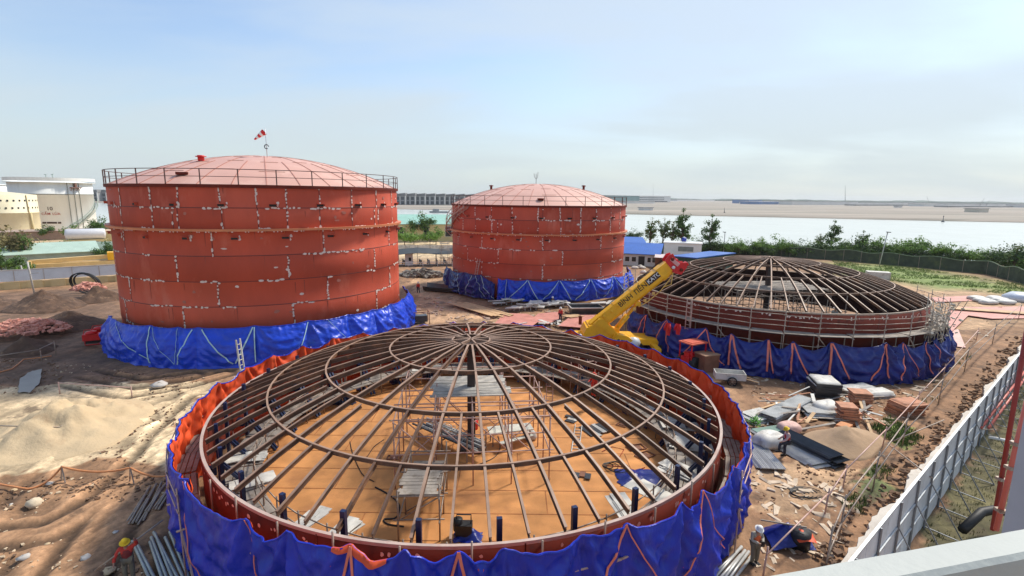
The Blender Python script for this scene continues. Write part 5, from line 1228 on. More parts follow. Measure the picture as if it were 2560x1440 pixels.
tallB=tree_proto('slender_tree','tall',9,1.9,'tall',5,[LEAFM[0],LEAFM[3]],800,.30,None)
roundA=tree_proto('broad_tree','round',8,4.0,'round',6,[LEAFM[0],LEAFM[2]],2600,.34,None)
roundB=tree_proto('broad_tree','round',5,2.8,'round',7,[LEAFM[1],LEAFM[0]],1100,.28,None)
rg=random.Random(15)
def put_px(proto,px,pyb,pyt,h0,label=None):
    p=gnd(px,pyb); hh=aty(px,pyt,p.y).z; return put(proto,p,rg.uniform(0,6),hh/h0,label)
# slender trees against the water right of the farther tank
put_px(tallB,1622,634,548,9,'slender sparse tree nearest the farther red tank'); put_px(tallB,1655,630,552,9,'thin bare tree between two leafier slender trees')
put_px(tallA,1703,632,534,11,'tallest slender tree behind the white building'); put_px(tallB,1678,632,560,9,'spindly tree beside the tallest slender tree')
put_px(tallA,1772,632,546,11,'leafy slender tree by the lamp post'); put_px(tallA,2075,640,562,11,'dark slender tree rising over the bank trees'); put_px(tallA,2150,645,580,11,'slender leaning tree over the ribbed dome fence')
put_px(tallB,2045,640,590,9,'small sparse tree over the fence behind the ribbed dome'); put_px(tallB,2530,690,612,9,'spindly tree standing by the picture edge over the green fence')
for px,yb,yt,k in ((1830,638,600,0),(1865,638,606,1),(1900,640,602,2),(1935,640,598,0),(1968,641,606,1),(2000,642,604,1),(2030,642,608,0),(2060,644,598,1),(2100,644,604,0),(2135,646,596,1),(2170,647,603,1),(2200,648,606,2),(2235,650,606,0),(2262,651,608,2),(2290,652,604,2),(2320,655,622,1),(2345,657,618,2),(2375,660,619,2),(2405,662,622,0),(2440,666,628,2),(2470,670,630,0),(2500,676,625,1),(2530,682,618,1),(2560,688,616,1),(2590,694,615,1),(1800,636,612,0),(1745,634,612,1),(1700,634,614,0),(1660,632,612,1),(1585,606,578,1),(1575,606,585,1),(1730,634,596,0),(1755,634,600,1),(1790,636,600,1),(1690,632,600,0),(1640,630,606,1),(1610,626,604,0)):
    put_px((bushA,bushB,bushC)[k],px,yb,yt-5,5)
    if px>1790: put_px((bushC,bushA,bushB)[k],px+17,yb+2,yt+6,5)
# trees left and between the tanks
put_px(roundA,1055,603,538,8,'big round green tree before the pale green roofed building'); put_px(roundB,1090,612,570,5,'small bright tree beside the big round one'); put_px(roundB,1075,616,578,5,'small bright tree in front of the big round one'); put_px(roundB,1012,622,570,5,'small bright tree at the large finished tank edge'); put_px(roundB,1035,612,574,5,'little tree between the big round tree and the large tank')
dryA=tree_proto('broad_tree','wide brownish spreading tree before the cream oil tank',8,4.6,'round',8,[LEAFM[3],LEAFM[3]],1900,.36,None); put_px(dryA,18,668,568,8)
put_px(tallB,70,668,585,9,'sparse thin tree beside the brownish spreading tree')
put_px(roundA,262,602,543,8,'dark round tree between the white oil tank and the large red tank'); put_px(roundA,116,600,560,8,'dark tree in the corner between cream and white oil tanks'); put_px(roundA,272,660,608,8,'dark bushy tree tight against the large red tank'); put_px(roundB,190,604,562,5,'small sparse tree below the curved stair of the white tank'); put_px(roundB,225,604,562,5,'small pale tree at the foot of the white tank'); put_px(roundA,8,700,622,8,'shadowy tree behind the grey fence at the picture edge'); put_px(roundB,60,690,650,5,'low bush behind the grey fence')
# green netted fence along the bank
P=[gnd(*q) for q in ((1640,634),(1800,634),(1960,642),(2107,652),(2295,668),(2465,686),(2580,716),(2720,745))]
t=thing('net_fence','green netting fence along the riverbank with a wavy top cord','fence',P[0]); net=MB(); cord=MB(); o=P[0]; rg=random.Random(8); ps=[]
for a,b_ in zip(P[:-1],P[1:]):
    n=max(2,int((b_-a).length/1.2))
    for i in range(n): ps.append(a.lerp(b_,i/n))
vs=[]
for i,p in enumerate(ps): 
    h=2.5+.22*math.sin(i*.9)+.15*noise.noise(V((i*.3,0,0))); nrm=V((.12*math.sin(i*1.7),.12,0))
    vs+=[p-o+V((0,0,-.05)),p-o+nrm+V((0,0,h*.5)),p-o+V((0,0,h))]
net.add(vs,[(i*3+j,i*3+3+j,i*3+4+j,i*3+1+j) for i in range(len(ps)-1) for j in range(2)],0,True); net.build('netting',mat('green_net',(.055,.072,.045),.9,0,.45,.9,0,10,(.10,.13,.05),.60,.5),t)
cord.path([vs[i*3+2]+V((0,0,.03)) for i in range(len(ps))],.09,5); cord.build('top_cord',mat('net_cord',(.22,.28,.17),.9,0,.3,2),t)
for i in range(0,len(ps),3):
    b=MB(); b.tube(ps[i]-o-V((0,.05,.2)),ps[i]-o+V((0,-.05,2.6)),.05,5); b.build('post',TUBE,t)
# grass tufts on the strip before the net fence, and on the ditch side
def tufts(name,label,polys,n,h,m,seed):
    rg=random.Random(seed); b=MB()
    for k in range(n):
        pl=rg.choice(polys); xs_=[q[0] for q in pl]; ys_=[q[1] for q in pl]
        x,y=rg.uniform(min(xs_),max(xs_)),rg.uniform(min(ys_),max(ys_))
        if not pip(x,y,pl): continue
        if noise.noise(V((x*.25,y*.25,seed)))<-.12: continue
        for j in range(4):
            a=rg.uniform(0,PI*2); s=h*rg.uniform(.5,1.3); d=V((math.cos(a),math.sin(a),0)); q=V((x+rg.uniform(-.15,.15),y+rg.uniform(-.15,.15),gz(x,y)-.02)); w=V((-d.y,d.x,0))*s*.12
            b.add([q-w,q+w,q+d*s*.4+V((0,0,s))],[(0,1,2)])
    o=b.build(name,m); tag(o,label,'grass',None,'stuff')
tufts('grass','rough green grass strip at the foot of the netting fence',[pg((2080,652),(2300,672),(2700,735),(2700,752),(2500,735),(2220,702),(2100,690))],9000,.30,mat('grass_blades',(.13,.19,.045),.8,0,.4,.4,trans=.2),3)
tufts('weeds','patchy green weeds along the rubble ditch by the panel fence',[pg((2170,1065),(2225,1040),(2310,1095),(2260,1125)),pg((2105,1260),(2190,1160),(2240,1168),(2150,1290)),pg((2260,1000),(2400,900),(2440,880),(2340,1010))],2600,.22,mat('weed_blades',(.085,.13,.03),.8,0,.5,.8,trans=.2),4)
tufts('weeds','olive weeds in the strip between the panel fence and the grey wall',[pg((2300,1420),(2330,1275),(2420,1150),(2560,940),(2750,1000),(2560,1420))],5200,.16,mat('olive_blades',(.085,.09,.03),.85,0,.5,.8,trans=.2),5)
for px,yb,yt,lb in ((2204,664,580,'leaning lamp post on the bank beyond the ribbed dome'),(1808,638,580,'lamp post standing by the blue flat roof')):
    p=gnd(px,yb); h=aty(px,yt,p.y).z; t=thing('lamp_post',lb,'lamp post',p); b=MB(); b.tube((-.5 if px>2000 else 0,0,0),(.35 if px>2000 else 0,0,h),.10,6); b.build('pole',mat('pale_post',(.5,.5,.48),.5),t); b=MB(); b.box((.35 if px>2000 else -.3,-.3,h),(.5,.9,.16)); b.build('lamp_head',GALVD,t)
# site offices
BL=RIDGEB; GW=mat('site_office_wall',(.60,.66,.64),.7,0,.08,.6)
p=gnd(1592,664); house('site office with double pitched blue roof beside the farther red tank','office',p+V((-.6,2.5,0)),faceang(p)-.12,11.5,5,2.5,1.9,GW,BL,[(-.6,1.4,.9,1.0),(.8,1.4,.9,1.0),(4.0,1.4,.7,1.0),(5.0,1.4,.7,1.0)],name='site_office',lean=True,eave=.6,doors=((2.4,1.3,2.1),(-2.2,1.2,2.2)))
o=thing('site_office','higher blue roofed office behind the double pitched one','office',p+V((-1.6,8.2,0)),faceang(p)-.12); b=MB(); b.box((0,0,2.0),(11,5,4.0)); b.build('wall',GW,o); b=MB(); b.add([(-5.9,-3.0,4.05),(6.0,-3.0,4.05),(4.2,3.0,5.3),(-5.9,3.0,5.3),(-5.9,-3.0,4.2),(6.0,-3.0,4.2),(4.2,3.0,5.42),(-5.9,3.0,5.42)],[(3,2,1,0),(4,5,6,7),(0,1,5,4),(1,2,6,5),(2,3,7,6),(3,0,4,7)]); b.build('roof',BL,o)
p=gnd(1715,652); t=thing('white_building','white site building with a wide window and a blue water drum on top','building',p+V((0,3,0)),faceang(p)); b=MB(); b.box((0,0,2.0),(8.4,5,4.0)); b.box((0,0,4.05),(8.8,5.4,.2)); b.build('wall',WHITEP,t); b=MB(); b.box((.7,-2.53,2.7),(3.4,.06,1.1)); b.build('window',mat('grey_glazing',(.25,.27,.26),.2),t)
b=MB(); b.lathe([(0,-.55),(.5,-.5),(.5,.5),(0,.55)],14); b.xf(Matrix.Translation((.2,-.4,4.75))@Matrix.Rotation(PI/2,4,'Y')); b.build('water_drum',mat('blue_drum',(.02,.05,.35),.4),t)
a,b_=at(1675,640,3.2),at(1840,636,3.2); c1=at(1742,645.5,3.2); c0=at(1690,627,3.2)
t=thing('blue_canopy','flat blue roofed store with green sides by the ribbed dome','store',V((c1.x,c1.y,0))); Q=[V((q.x-c1.x,q.y-c1.y,0)) for q in (a,c1,b_,a+(b_-c1))]
b=MB(); n=4; b.add([q+V((0,0,3.1+.25*(i in(2,3)))) for i,q in enumerate(Q)]+[q+V((0,0,3.28+.25*(i in(2,3)))) for i,q in enumerate(Q)],[(3,2,1,0),(4,5,6,7)]+[(i,(i+1)%4,4+(i+1)%4,4+i) for i in range(4)]); b.build('roof',BL,t)
cen=sum(Q,V())/4; b=MB(); W_=[cen+(q-cen)*.93 for q in Q]; b.add([q for q in W_]+[q+V((0,0,3.1)) for q in W_],[(i,(i+1)%4,4+(i+1)%4,4+i) for i in range(4)]); b.build('wall',mat('green_net_wall',(.03,.10,.07),.8,0,.4,1),t)
p=gnd(1672,672); t=thing('lean_to','open lean-to with a pale sheet roof in front of the blue roofed office','lean-to',p+V((-.8,1,0)),faceang(p)); b=MB(); b.add([(-1.9,-1.4,2.25),(1.9,-1.4,2.25),(1.9,1.4,2.7),(-1.9,1.4,2.7),(-1.9,-1.4,2.32),(1.9,-1.4,2.32),(1.9,1.4,2.77),(-1.9,1.4,2.77)],[(3,2,1,0),(4,5,6,7),(0,1,5,4),(1,2,6,5),(2,3,7,6),(3,0,4,7)]); b.build('roof',mat('pinkish_sheet',(.62,.50,.47),.6),t)
b=MB(); [b.tube((x,y,0),(x,y,2.4),.06,5) for x in (-1.7,1.7) for y in (-1.2,1.2)]; b.build('posts',BROWN,t); b=MB(); b.box((0,1.1,1.1),(3.4,.1,2.2)); b.box((-.6,0,.5),(1.2,.8,1.0)); b.build('back_wall',BROWN,t)
p,w=mp_(1585,1660,676); rubble('site_scrap','pale scrap and sacks on the ground by the site office','site scrap',p,w,2.5,.35,WHITE,60,16,(.2,.7)) if 0 else None
rg=random.Random(91)
for k in range(8):
    q=gnd(rg.uniform(1580,1660),rg.uniform(668,690)); b=MB(); s=rg.uniform(.4,.8); b.lathe([(0,0),(s,.05),(s*1.05,.25),(s*.6,.5),(0,.55)],9); o=0
    for i in range(len(b.v)): b.v[i]=tuple(V(b.v[i])*rg.uniform(.8,1.2))
    one(b,'cement_sack',mat('sack',(.62,.56,.48),.8,0,.2,3) if k==0 else bpy.data.materials['sack'],'pale sack lying on the ground between crane and site office','sack',q,0,'sacks by the site office')
# ---------------------------------------------------------------- right foreground: panel fence, ditch rails, materials
F0=at(2150,1378,2.9); F1=at(2560,872,2.9); F0=V((F0.x,F0.y,0)); F1=V((F1.x,F1.y,0)); fdv=(F1-F0).normalized(); F0=F0-fdv*3; F1=F1+fdv*45; fnv=V((fdv.y,-fdv.x,0))   # fnv points to the wall side
Lf=(F1-F0).length; t=thing('panel_fence','long grey panel fence braced with steel frames, between site and grey wall','fence',F0); NP=int(Lf/1.25); FENF=mat('fence_post_steel',(.20,.215,.235),.5,.3,.25,1)
P_=lambda s,off,z: fdv*s+fnv*off+V((0,0,z))
for k in range(min(NP,70)):
    s0,s1=k*1.25,(k+1)*1.25-.03; b=MB(); b.add([P_(s0,0,-.35),P_(s1,0,-.35),P_(s1,0,2.86),P_(s0,0,2.86),P_(s0,-.04,-.35),P_(s1,-.04,-.35),P_(s1,-.04,2.86),P_(s0,-.04,2.86)],[(0,1,2,3),(7,6,5,4),(0,4,5,1),(3,2,6,7),(1,5,6,2),(0,3,7,4)]); b.build('panel',PANEL,t)
b=MB()
for z in (.7,1.8): b.bar(P_(0,.04,z),P_(Lf,.04,z),.05,.07)
b.bar(P_(0,-.02,2.9),P_(Lf,-.02,2.9),.10,.06); b.build('frame_rails',FRAME,t)
for k in range(0,min(NP,70),2):
    b=MB(); s=k*1.25; b.bar(P_(s,.06,-.4),P_(s,.06,2.9),.065,.065); b.bar(P_(s,.1,1.8),P_(s+.1,1.45,-.45),.045); b.bar(P_(s,.1,-.3),P_(s+.1,1.45,-.42),.04); b.build('braced_post',FENF,t)
# pale concrete apron with a broken edge on the site side
b=MB(); rg=random.Random(12); n=int(Lf/.35); vs=[]
for i in range(n+1):
    s=i*.35; w=1.15+.4*noise.noise(V((s*.35,0,3)))+.18*noise.noise(V((s*1.9,0,8))); 
    for off,z in ((-.06,.62),(-w,.60),(-w-.05,-.1)): vs.append(P_(s,off,z))
b.add(vs,[(i*3+j,i*3+3+j,i*3+4+j,i*3+1+j) for i in range(n) for j in range(2)]); o=b.build('concrete_apron',mat('pale_concrete',(.58,.53,.46),.85,0,.18,.8,.1,8,(.42,.36,.29),.64,1.0),None,F0); o['kind']='structure'
b=MB(); b.box((0,0,0),(.01,.01,.01))
rg=random.Random(14)
# dark churned ditch: clods along the apron
cl=MB()
for k in range(420):
    s=rg.uniform(0,60); off=-1.25-abs(rg.gauss(0,.6)); q=P_(s,off,0); sz=rg.uniform(.05,.2); o=len(cl.v); cl.box(q+V((0,0,gz(F0.x+q.x,F0.y+q.y)+.05+.25*max(0,1-abs(off+1.5)))),(sz*1.4,sz,sz*.8),Matrix.Rotation(rg.uniform(0,6),3,'Z')@Matrix.Rotation(rg.uniform(-.7,.7),3,'X'))
    for i in range(o,len(cl.v)): cl.v[i]=tuple(V(cl.v[i])+V((rg.uniform(-.3,.3),rg.uniform(-.3,.3),rg.uniform(-.2,.2)))*sz)
one(cl,'mud_clods',mat('dark_clods',(.19,.115,.07),.95,0,.5,2),'dark churned clods of mud along the concrete apron','mud',F0,0,None,'stuff')
# tube guard rail along the ditch
def tube_rail(label,posts,hs,m,lean=.1):
    o=ground_at(*posts[0]); t=thing('tube_guardrail',label,'guardrail',o); G=[ground_at(*q)-o for q in posts]
    for g_ in G: b=MB(); b.tube(g_-V((0,0,.3)),g_+V((lean,0,hs[0]+.25)),.035,6); b.build('post',m,t)
    for h in hs:
        b=MB(); pr=None
        for i in range(len(G)-1): b.tube(G[i]+V((lean*h/hs[0],0,h+rnd.uniform(-.12,.12))),G[i+1]+V((lean*h/hs[0],0,h+rnd.uniform(-.12,.12))),.035,6)
        b.build('rail',m,t)
    return t
tube_rail('tube guardrail along the muddy ditch, nearest the panel fence',[(2060,1440),(2095,1350),(2180,1230),(2255,1115),(2345,1010),(2410,930),(2480,860),(2545,800)],(1.9,.9),TUBE)
tube_rail('outer tube guardrail on the site side of the muddy ditch',[(1905,1450),(2060,1290),(2105,1225),(2205,1120),(2290,1020),(2355,950),(2440,850)],(1.1,),TUBEP)
t=thing('fallen_tube','long scaffold tube fallen from the ditch guardrail onto the panel fence','tube',ground_at(2215,1130)); o=ground_at(2215,1130); b=MB(); b.tube((0,0,.6),at(2330,1195,2.3)-o+V((0,0,0)),.035,6); b.build('tube',TUBE,t); b=MB(); b.tube((0,0,.6),at(2360,1050,1.5)-o,.035,6); b.build('second_tube',TUBE,t)
# grey wall corner and red pipes
gc=aty(2533,1180,9.0); t=thing('grey_wall','bluish grey plastered wall corner beside the red pipes','wall',V((gc.x,gc.y,0))); b=MB(); b.box((3,-1.6,6.5),(6,3.2,13.0)); b.build('plastered_wall',mat('grey_plaster',(.40,.43,.48),.7,0,.08,.8),t)
def vpipe(px0,py0,px1,py1,y,r,m,label,nm='fire_pipe',clamps=()):
    A,B=aty(px0,py0,y),aty(px1,py1,y); t=thing(nm,label,'pipe',B); b=MB(); b.tube(V(),A-B+(A-B).normalized()*.8,r,12); b.build('pipe',m,t)
    for f in clamps: b=MB(); q=(A-B)*f; b.box(q,(r*3.2,r*3.2,.06)); b.tube(q,q+V((.8,-.05,.0)),.03,6); b.build('clamp',TUBE,t)
PIPR=mat('salmon_red_pipe',(.60,.14,.10),.45,0,.15,2); PIPD=mat('dark_red_pipe',(.27,.03,.022),.5,0,.2,2)
vpipe(2552,1070,2490,1325,9.6,.05,PIPR,'salmon red fire pipe clamped next to the grey wall corner',clamps=(.2,.62,.85)); vpipe(2558,880,2481,1325,10.2,.045,PIPD,'dark red pipe right behind the salmon red one',clamps=(.3,))
o=at(2460,1085,.5); t=thing('pipe_rack','twin red pipes on low rungs in the weedy strip','pipe rack',V((o.x,o.y,0))); e=at(2548,965,.5)-o
for s in (-.22,.22):
    b=MB(); b.tube(V((s,0,.9)),V((s,0,.9))+e*1.6,.075,10); b.build('pipe',PIPR,t)
b=MB()
for k in range(9): q=e*(k*.18); b.tube(q+V((-.5,0,.8)),q+V((.7,0,.8)),.03,6); b.tube(q+V((-.3,0,.8)),q+V((-.3,0,-.5)),.03,6)
b.build('rungs',TUBE,t)
o=at(2472,1093,.4); e=at(2545,1107,.4); b=MB(); b.tube(V(),(e-o)*1.2,.09,10); one(b,'white_pipe',WHITEP,'short white pipe lying across by the red pipes','pipe',o)
b=MB(); pr=[at(2405,1335,.0)+V((0,0,.0)),at(2450,1305,0),at(2490,1300,0)]; b.path([pr[0]-pr[0],pr[1]-pr[0]+V((0,0,.3)),pr[2]-pr[0]+V((0,0,.35)),at(2560,1310,0)-pr[0]],.2,8); one(b,'drain_hose',BLACK,'black ribbed drain hose at the foot of the grey wall','hose',pr[0]+V((0,0,.2)))
# white parapet under the camera
zz=13.35; A,B=at(1870,1440,zz),at(2560,1315,zz); C_,D_=at(2300,1440,zz),at(2560,1392,zz); ud=(B-A).normalized(); A2=A-ud*2.2; B2=B+ud*3; nv=V((ud.y,-ud.x,0)); wd=abs((C_-A).dot(nv)); 
t=thing('parapet','white painted parapet ledge with chipped edge in front of the viewer','parapet',A2); b=MB(); Lp=(B2-A2).length; e=lambda s,o,z: ud*s+nv*o+V((0,0,z))
n=60; vs=[]; rg=random.Random(5)
for i in range(n+1):
    s=Lp*i/n; j=.004*noise.noise(V((s*9,0,0))); vs+=[e(s,0,-1.2),e(s,j,-.012),e(s,.012+j,0),e(s,wd-.012+j,0),e(s,wd+j,-.012),e(s,wd,-1.2)]
b.add(vs,[(i*6+q,i*6+6+q,i*6+7+q,i*6+1+q) for i in range(n) for q in range(5)],0,False); b.build('ledge',mat('parapet_paint',(.42,.44,.41),.65,0,.08,2,.1,30,(.42,.42,.38),.68,2.2),t)
# ---------------- stacks of sheet and timber
def sheets(label,pa,pb,w,n,m,seed,name='sheet_stack',h=.05,wave=True,group=None):
    rg=random.Random(seed); A,B=ground_at(*pa),ground_at(*pb); d=(B-A); L_=d.length; an=math.atan2(d.y,d.x); t=thing(name,label,'sheet stack',A,an,group)
    for k in range(n):
        b=MB(); c=12; z=.06+k*h; y0=rg.uniform(-.15,.15); x0=rg.uniform(-.25,.25); vs=[]
        for i in range(c*2+1):
            y=-w/2+w*i/(c*2)+y0; zz=z+(.05 if (i%2 and wave) else 0)
            vs+=[(x0,y,zz),(x0+L_,y,zz+rg.uniform(-.01,.01)),(x0,y,zz-.02),(x0+L_,y,zz-.02)]
        b.add(vs,[(i*4,i*4+1,i*4+5,i*4+4) for i in range(c*2)]+[(i*4+2,i*4+6,i*4+7,i*4+3) for i in range(c*2)]+[(i*4,i*4+4,i*4+6,i*4+2) for i in range(c*2)]+[(i*4+1,i*4+3,i*4+7,i*4+5) for i in range(c*2)])
        b.build('sheet',m if rg.random()<.75 else GALV,t)
    return t
def block(label,pa,pb,w,n,h,m,seed,name,cat,cover=None,jit=.12):
    rg=random.Random(seed); A,B=ground_at(*pa),ground_at(*pb); d=B-A; an=math.atan2(d.y,d.x); L_=d.length; t=thing(name,label,cat,(A+B)/2,an)
    for k in range(n):
        b=MB(); b.box((rg.uniform(-jit,jit),rg.uniform(-jit,jit),h*(k+.5)),(L_*rg.uniform(.93,1.03),w*rg.uniform(.93,1.03),h*.82),rg.uniform(-.03,.03)); b.build('layer',m,t)
    if cover:
        b=MB(); n_=10; vs=[]
        for i in range(n_+1):
            for j in range(n_+1):
                x=-L_*.52+L_*1.04*i/n_; y=-w*.53+w*1.06*j/n_; ed=max(abs(i/n_-.5),abs(j/n_-.5))*2; vs.append((x,y,h*n+.06+.06*noise.noise(V((x*2,y*2,seed)))-(.30 if ed>.98 else 0)))
        b.add(vs,[(i*(n_+1)+j,(i+1)*(n_+1)+j,(i+1)*(n_+1)+j+1,i*(n_+1)+j+1) for i in range(n_) for j in range(n_)],0,True); b.build('cover',cover,t)
    return t
sheets('long stack of dark profiled sheets beside the small sand heap',(1962,1098),(2098,1165),1.0,6,GALVD,1,h=.10)
sheets('pale corrugated sheets lying beside the dark profiled stack',(1958,1118),(2045,1168),1.1,3,GALV,2)
sheets('pale corrugated sheets by the near tarpaulin, pointing at the tank',(1868,1105),(1925,1175),1.3,3,GALV,3)
sheets('short pile of profiled sheets under the green bottle crate',(1866,1052),(1915,1040),1.5,4,WHITE,4,h=.08)
sheets('weathered grey sheet bundle thrown across the timber scraps',(1915,1055),(2010,1008),1.1,8,PLANK,5,h=.07)
sheets('bent pale sheets with dark ends between bundle and timber stacks',(2010,1035),(2085,1040),1.6,5,WHITE,6,h=.09)
sheets('flat pale green sheet pieces near the white bulk bag',(1885,1085),(1985,1070),.8,2,MINT,7)
block('square block of boards under a white cover, topmost of the material yard',(2025,985),(2090,990),2.0,5,.24,GALVD,8,'covered_block','board stack',WHITE)
block('long white wrapped pack of panels behind the covered block',(2105,985),(2175,976),1.0,3,.16,WHITE,9,'panel_pack','panel pack',WHITE)
block('second long white wrapped pack beside the reddish boards',(2150,995),(2222,990),1.1,3,.17,GALV,10,'panel_pack','panel pack',WHITE)
block('tall stack of reddish boards below the wrapped packs',(2125,1018),(2172,1022),1.1,8,.15,WOODR,11,'board_stack','board stack')
block('leaning stack of reddish boards by the crossed planks',(2092,1055),(2140,1060),1.1,8,.15,WOODR,12,'board_stack','board stack')
block('orange edged boards at the foot of the small sand heap',(2095,1072),(2125,1082),.9,4,.12,mat('orange_board',(.55,.22,.08),.7),13,'board_stack','board stack')
block('small lone stack of brown boards near the ditch guardrail',(2235,1035),(2295,1030),1.3,6,.14,WOODR,14,'board_stack','board stack',WOODR)
for k,(a,b_) in enumerate((((2112,1030),(2150,1085)),((2135,1008),(2178,1085)),((2150,1015),(2172,1078)),((1990,1060),(2042,1052)),((2005,1040),(2120,1020)),((1900,1030),(1960,1005)))):
    A,B=ground_at(*a),ground_at(*b_); t=MB(); t.bar((0,0,1.0 if k<3 else .25),B-A+V((0,0,.08)),.16,.05); one(t,'loose_plank',WOOD if k%2 else PLANK,('plank leaning on the leaning reddish boards','long plank propped against the tall reddish boards','narrow plank beside the long propped one','plank lying before the bent pale sheets','pole across the bent pale sheets','plank under the grey sheet bundle')[k],'plank',A)
p,w=mp_(2005,2190,1130); mound('sand_heap','small sand heap behind the dark profiled sheets','sand heap',ground_at(2110,1110),3.0,1.9,1.15,mat('brown_sand',(.40,.27,.165),.95,0,.15,.9,.3,6),9.2,.5,.08)
# bulk bag
def bag(label,loc,sx,sy,h,m,seed,name='bulk_bag'):
    b=MB(); n=18; vs=[]; fs=[]; rows=((.55,0),(1.0,.12),(1.08,.45),(.95,.8),(.7,1.0),(.3,.96),(0.02,.9))
    for r,z in rows:
        for i in range(n):
            a=2*PI*i/n; q=1+.16*noise.noise(V((math.cos(a)*2,math.sin(a)*2,z*3+seed))); e=(abs(math.cos(a))**3+abs(math.sin(a))**3)**(-1/3.)
            vs.append((sx*r*q*math.cos(a)*e,sy*r*q*math.sin(a)*e,h*z*(1+.1*noise.noise(V((a,z,seed))))))
    for j in range(len(rows)-1):
        for i in range(n): fs.append((j*n+i,j*n+(i+1)%n,(j+1)*n+(i+1)%n,(j+1)*n+i))
    b.add(vs,fs,0,True); return one(b,name,m,label,'bag',loc,.3)
bag('big slumped white bulk bag in front of the worker with raised leg',ground_at(1922,1115),.9,.65,.8,WHITE,1.0); bag('pinkish wrapped bundle behind the dark profiled sheets',ground_at(1972,1078),.7,.5,.6,mat('pink_wrap',(.60,.38,.32),.7),2.0,'wrapped_bundle')
bag('pale torn sack on the bent sheets',ground_at(2065,1030),.9,.7,.75,WHITE,4.0)
b=MB(); rg=random.Random(3)
for k in range(60):
    a=rg.uniform(0,6.28); s=rg.uniform(.2,.5); q=V((rg.uniform(-.3,.3),rg.uniform(-.3,.3),rg.uniform(.1,.5))); d=V((math.cos(a),math.sin(a),rg.uniform(.2,.9)))*s; w_=V((-math.sin(a),math.cos(a),0))*.06; b.add([q-w_,q+w_,q+d],[(0,1,2)])
one(b,'weed_tuft',mat('bright_weed',(.10,.30,.04),.7,trans=.2),'bright green weed tuft growing through the sheets by the near tarpaulin','weed',ground_at(1885,1068))
# blue cloth and orange sack heap at the ditch
p=ground_at(1965,1350); t=thing('tarp_heap','crumpled blue tarpaulin over a dark drum with an orange sack','tarpaulin heap',p)
b=MB(); n=14; vs=[]
for i in range(n+1):
    for j in range(n+1):
        x=-.9+1.8*i/n; y=-.7+1.4*j/n; r=math.hypot(x/.9,y/.7); vs.append((x,y,max(.03,.85*(1-r*.75))+.09*noise.noise(V((x*3,y*3,2)))))
b.add(vs,[(i*(n+1)+j,(i+1)*(n+1)+j,(i+1)*(n+1)+j+1,i*(n+1)+j+1) for i in range(n) for j in range(n)],0,True); b.build('blue_sheet',BLUED,t)
b=MB(); vs=[]
for i in range(n+1):
    for j in range(n+1): x=.05+.75*i/n; y=-.85+.75*j/n; vs.append((x,y,.62-.25*abs(x-.4)-.35*abs(y+.35)+.07*noise.noise(V((x*5,y*5,7)))+.12))
b.add(vs,[(i*(n+1)+j,(i+1)*(n+1)+j,(i+1)*(n+1)+j+1,i*(n+1)+j+1) for i in range(n) for j in range(n)],0,True); b.build('orange_sack',ORANGE,t)
b=MB(); b.lathe([(0,0),(.4,0),(.4,.7),(0,.7)],16,(.35,-.4,0)); b.build('drum',BLACK,t); b=MB(); b.bar((-.9,.5,.6),(.5,-.5,.95),.05); b.build('stick',PLANK,t)
b=MB(); 
for k in range(5): r=.35+.1*k; b.path([(r*math.cos(a)+.1*k,r*.7*math.sin(a),.05+.02*k) for a in [2*PI*i/24 for i in range(22)]],.02,5)
one(b,'hose_coil',BLACK,'loose coil of black hose on the mud below the sand heap','hose coil',ground_at(1995,1235)); 
# cart, tractor, box near the ribbed tank skirt
p=ground_at(1822,958); t=thing('hand_cart','pale two wheeled hand cart beside the ribbed tank tarpaulin','cart',p,-.2); b=MB()
for q,s in (((0,-.55,.75),(2.2,.05,.5)),((0,.55,.75),(2.2,.05,.5)),((-1.1,0,.75),(.05,1.1,.5)),((1.1,0,.75),(.05,1.1,.5)),((0,0,.5),(2.2,1.1,.06))): b.box(q,s)
b.build('box',WHITE,t)
for y in (-.66,.66):
    w=MB(); w.lathe([(.3,-.05),(.38,-.05),(.38,.05),(.3,.05)],18); w.xf(Matrix.Translation((.1,y,.38))@Matrix.Rotation(PI/2,4,'X')); o=w.build('wheel',BLACK,t); w=MB()
    for k in range(4): w.bar((.1+.32*math.cos(k*PI/4),y,.38+.32*math.sin(k*PI/4)),(.1-.32*math.cos(k*PI/4),y,.38-.32*math.sin(k*PI/4)),.025)
    w.build('spokes',TUBE,o)
b=MB(); b.bar((1.1,-.3,.6),(2.1,-.3,.35),.06); b.bar((1.1,.3,.6),(2.1,.3,.35),.06); b.build('handles',WOOD,t)
p=ground_at(1733,918); t=thing('tractor','small red tractor with open canopy behind the orange lining','tractor',p,.5); b=MB(); b.box((.6,0,1.0),(1.3,.7,.6)); b.box((-.5,0,.9),(1.2,.9,.5)); b.box((-.7,0,1.3),(.5,.5,.5)); b.build('body',REDP,t); b=MB(); b.box((-.2,0,2.35),(1.9,1.5,.10)); b.box((-.2,0,2.42),(1.5,1.1,.06)); b.build('canopy',mat('salmon_canopy',(.68,.13,.07),.5),t)
for x in (-1.05,.6):
    for y in (-.65,.65): b=MB(); b.bar((x,y,.9),(x,y,2.32),.08); b.build('canopy_post',REDP,t)
for x,r in ((-.6,.62),(.95,.4)):
    for y in (-.68,.68): w=MB(); w.lathe([(0,-.14),(r,-.14),(r,.14),(0,.14)],18); w.xf(Matrix.Translation((x,y,r))@Matrix.Rotation(PI/2,4,'X')); w.build('wheel',BLACK,t)
p=ground_at(1765,925); t=thing('steel_box','rusty brown steel box next to the small red tractor','box',p,.35); b=MB(); b.box((0,0,.75),(1.5,1.3,1.5)); b.build('body',BROWN,t); b=MB(); b.box((0,0,1.53),(1.6,1.4,.07)); b.build('lid',mat('tan_lid',(.42,.24,.14),.7),t)
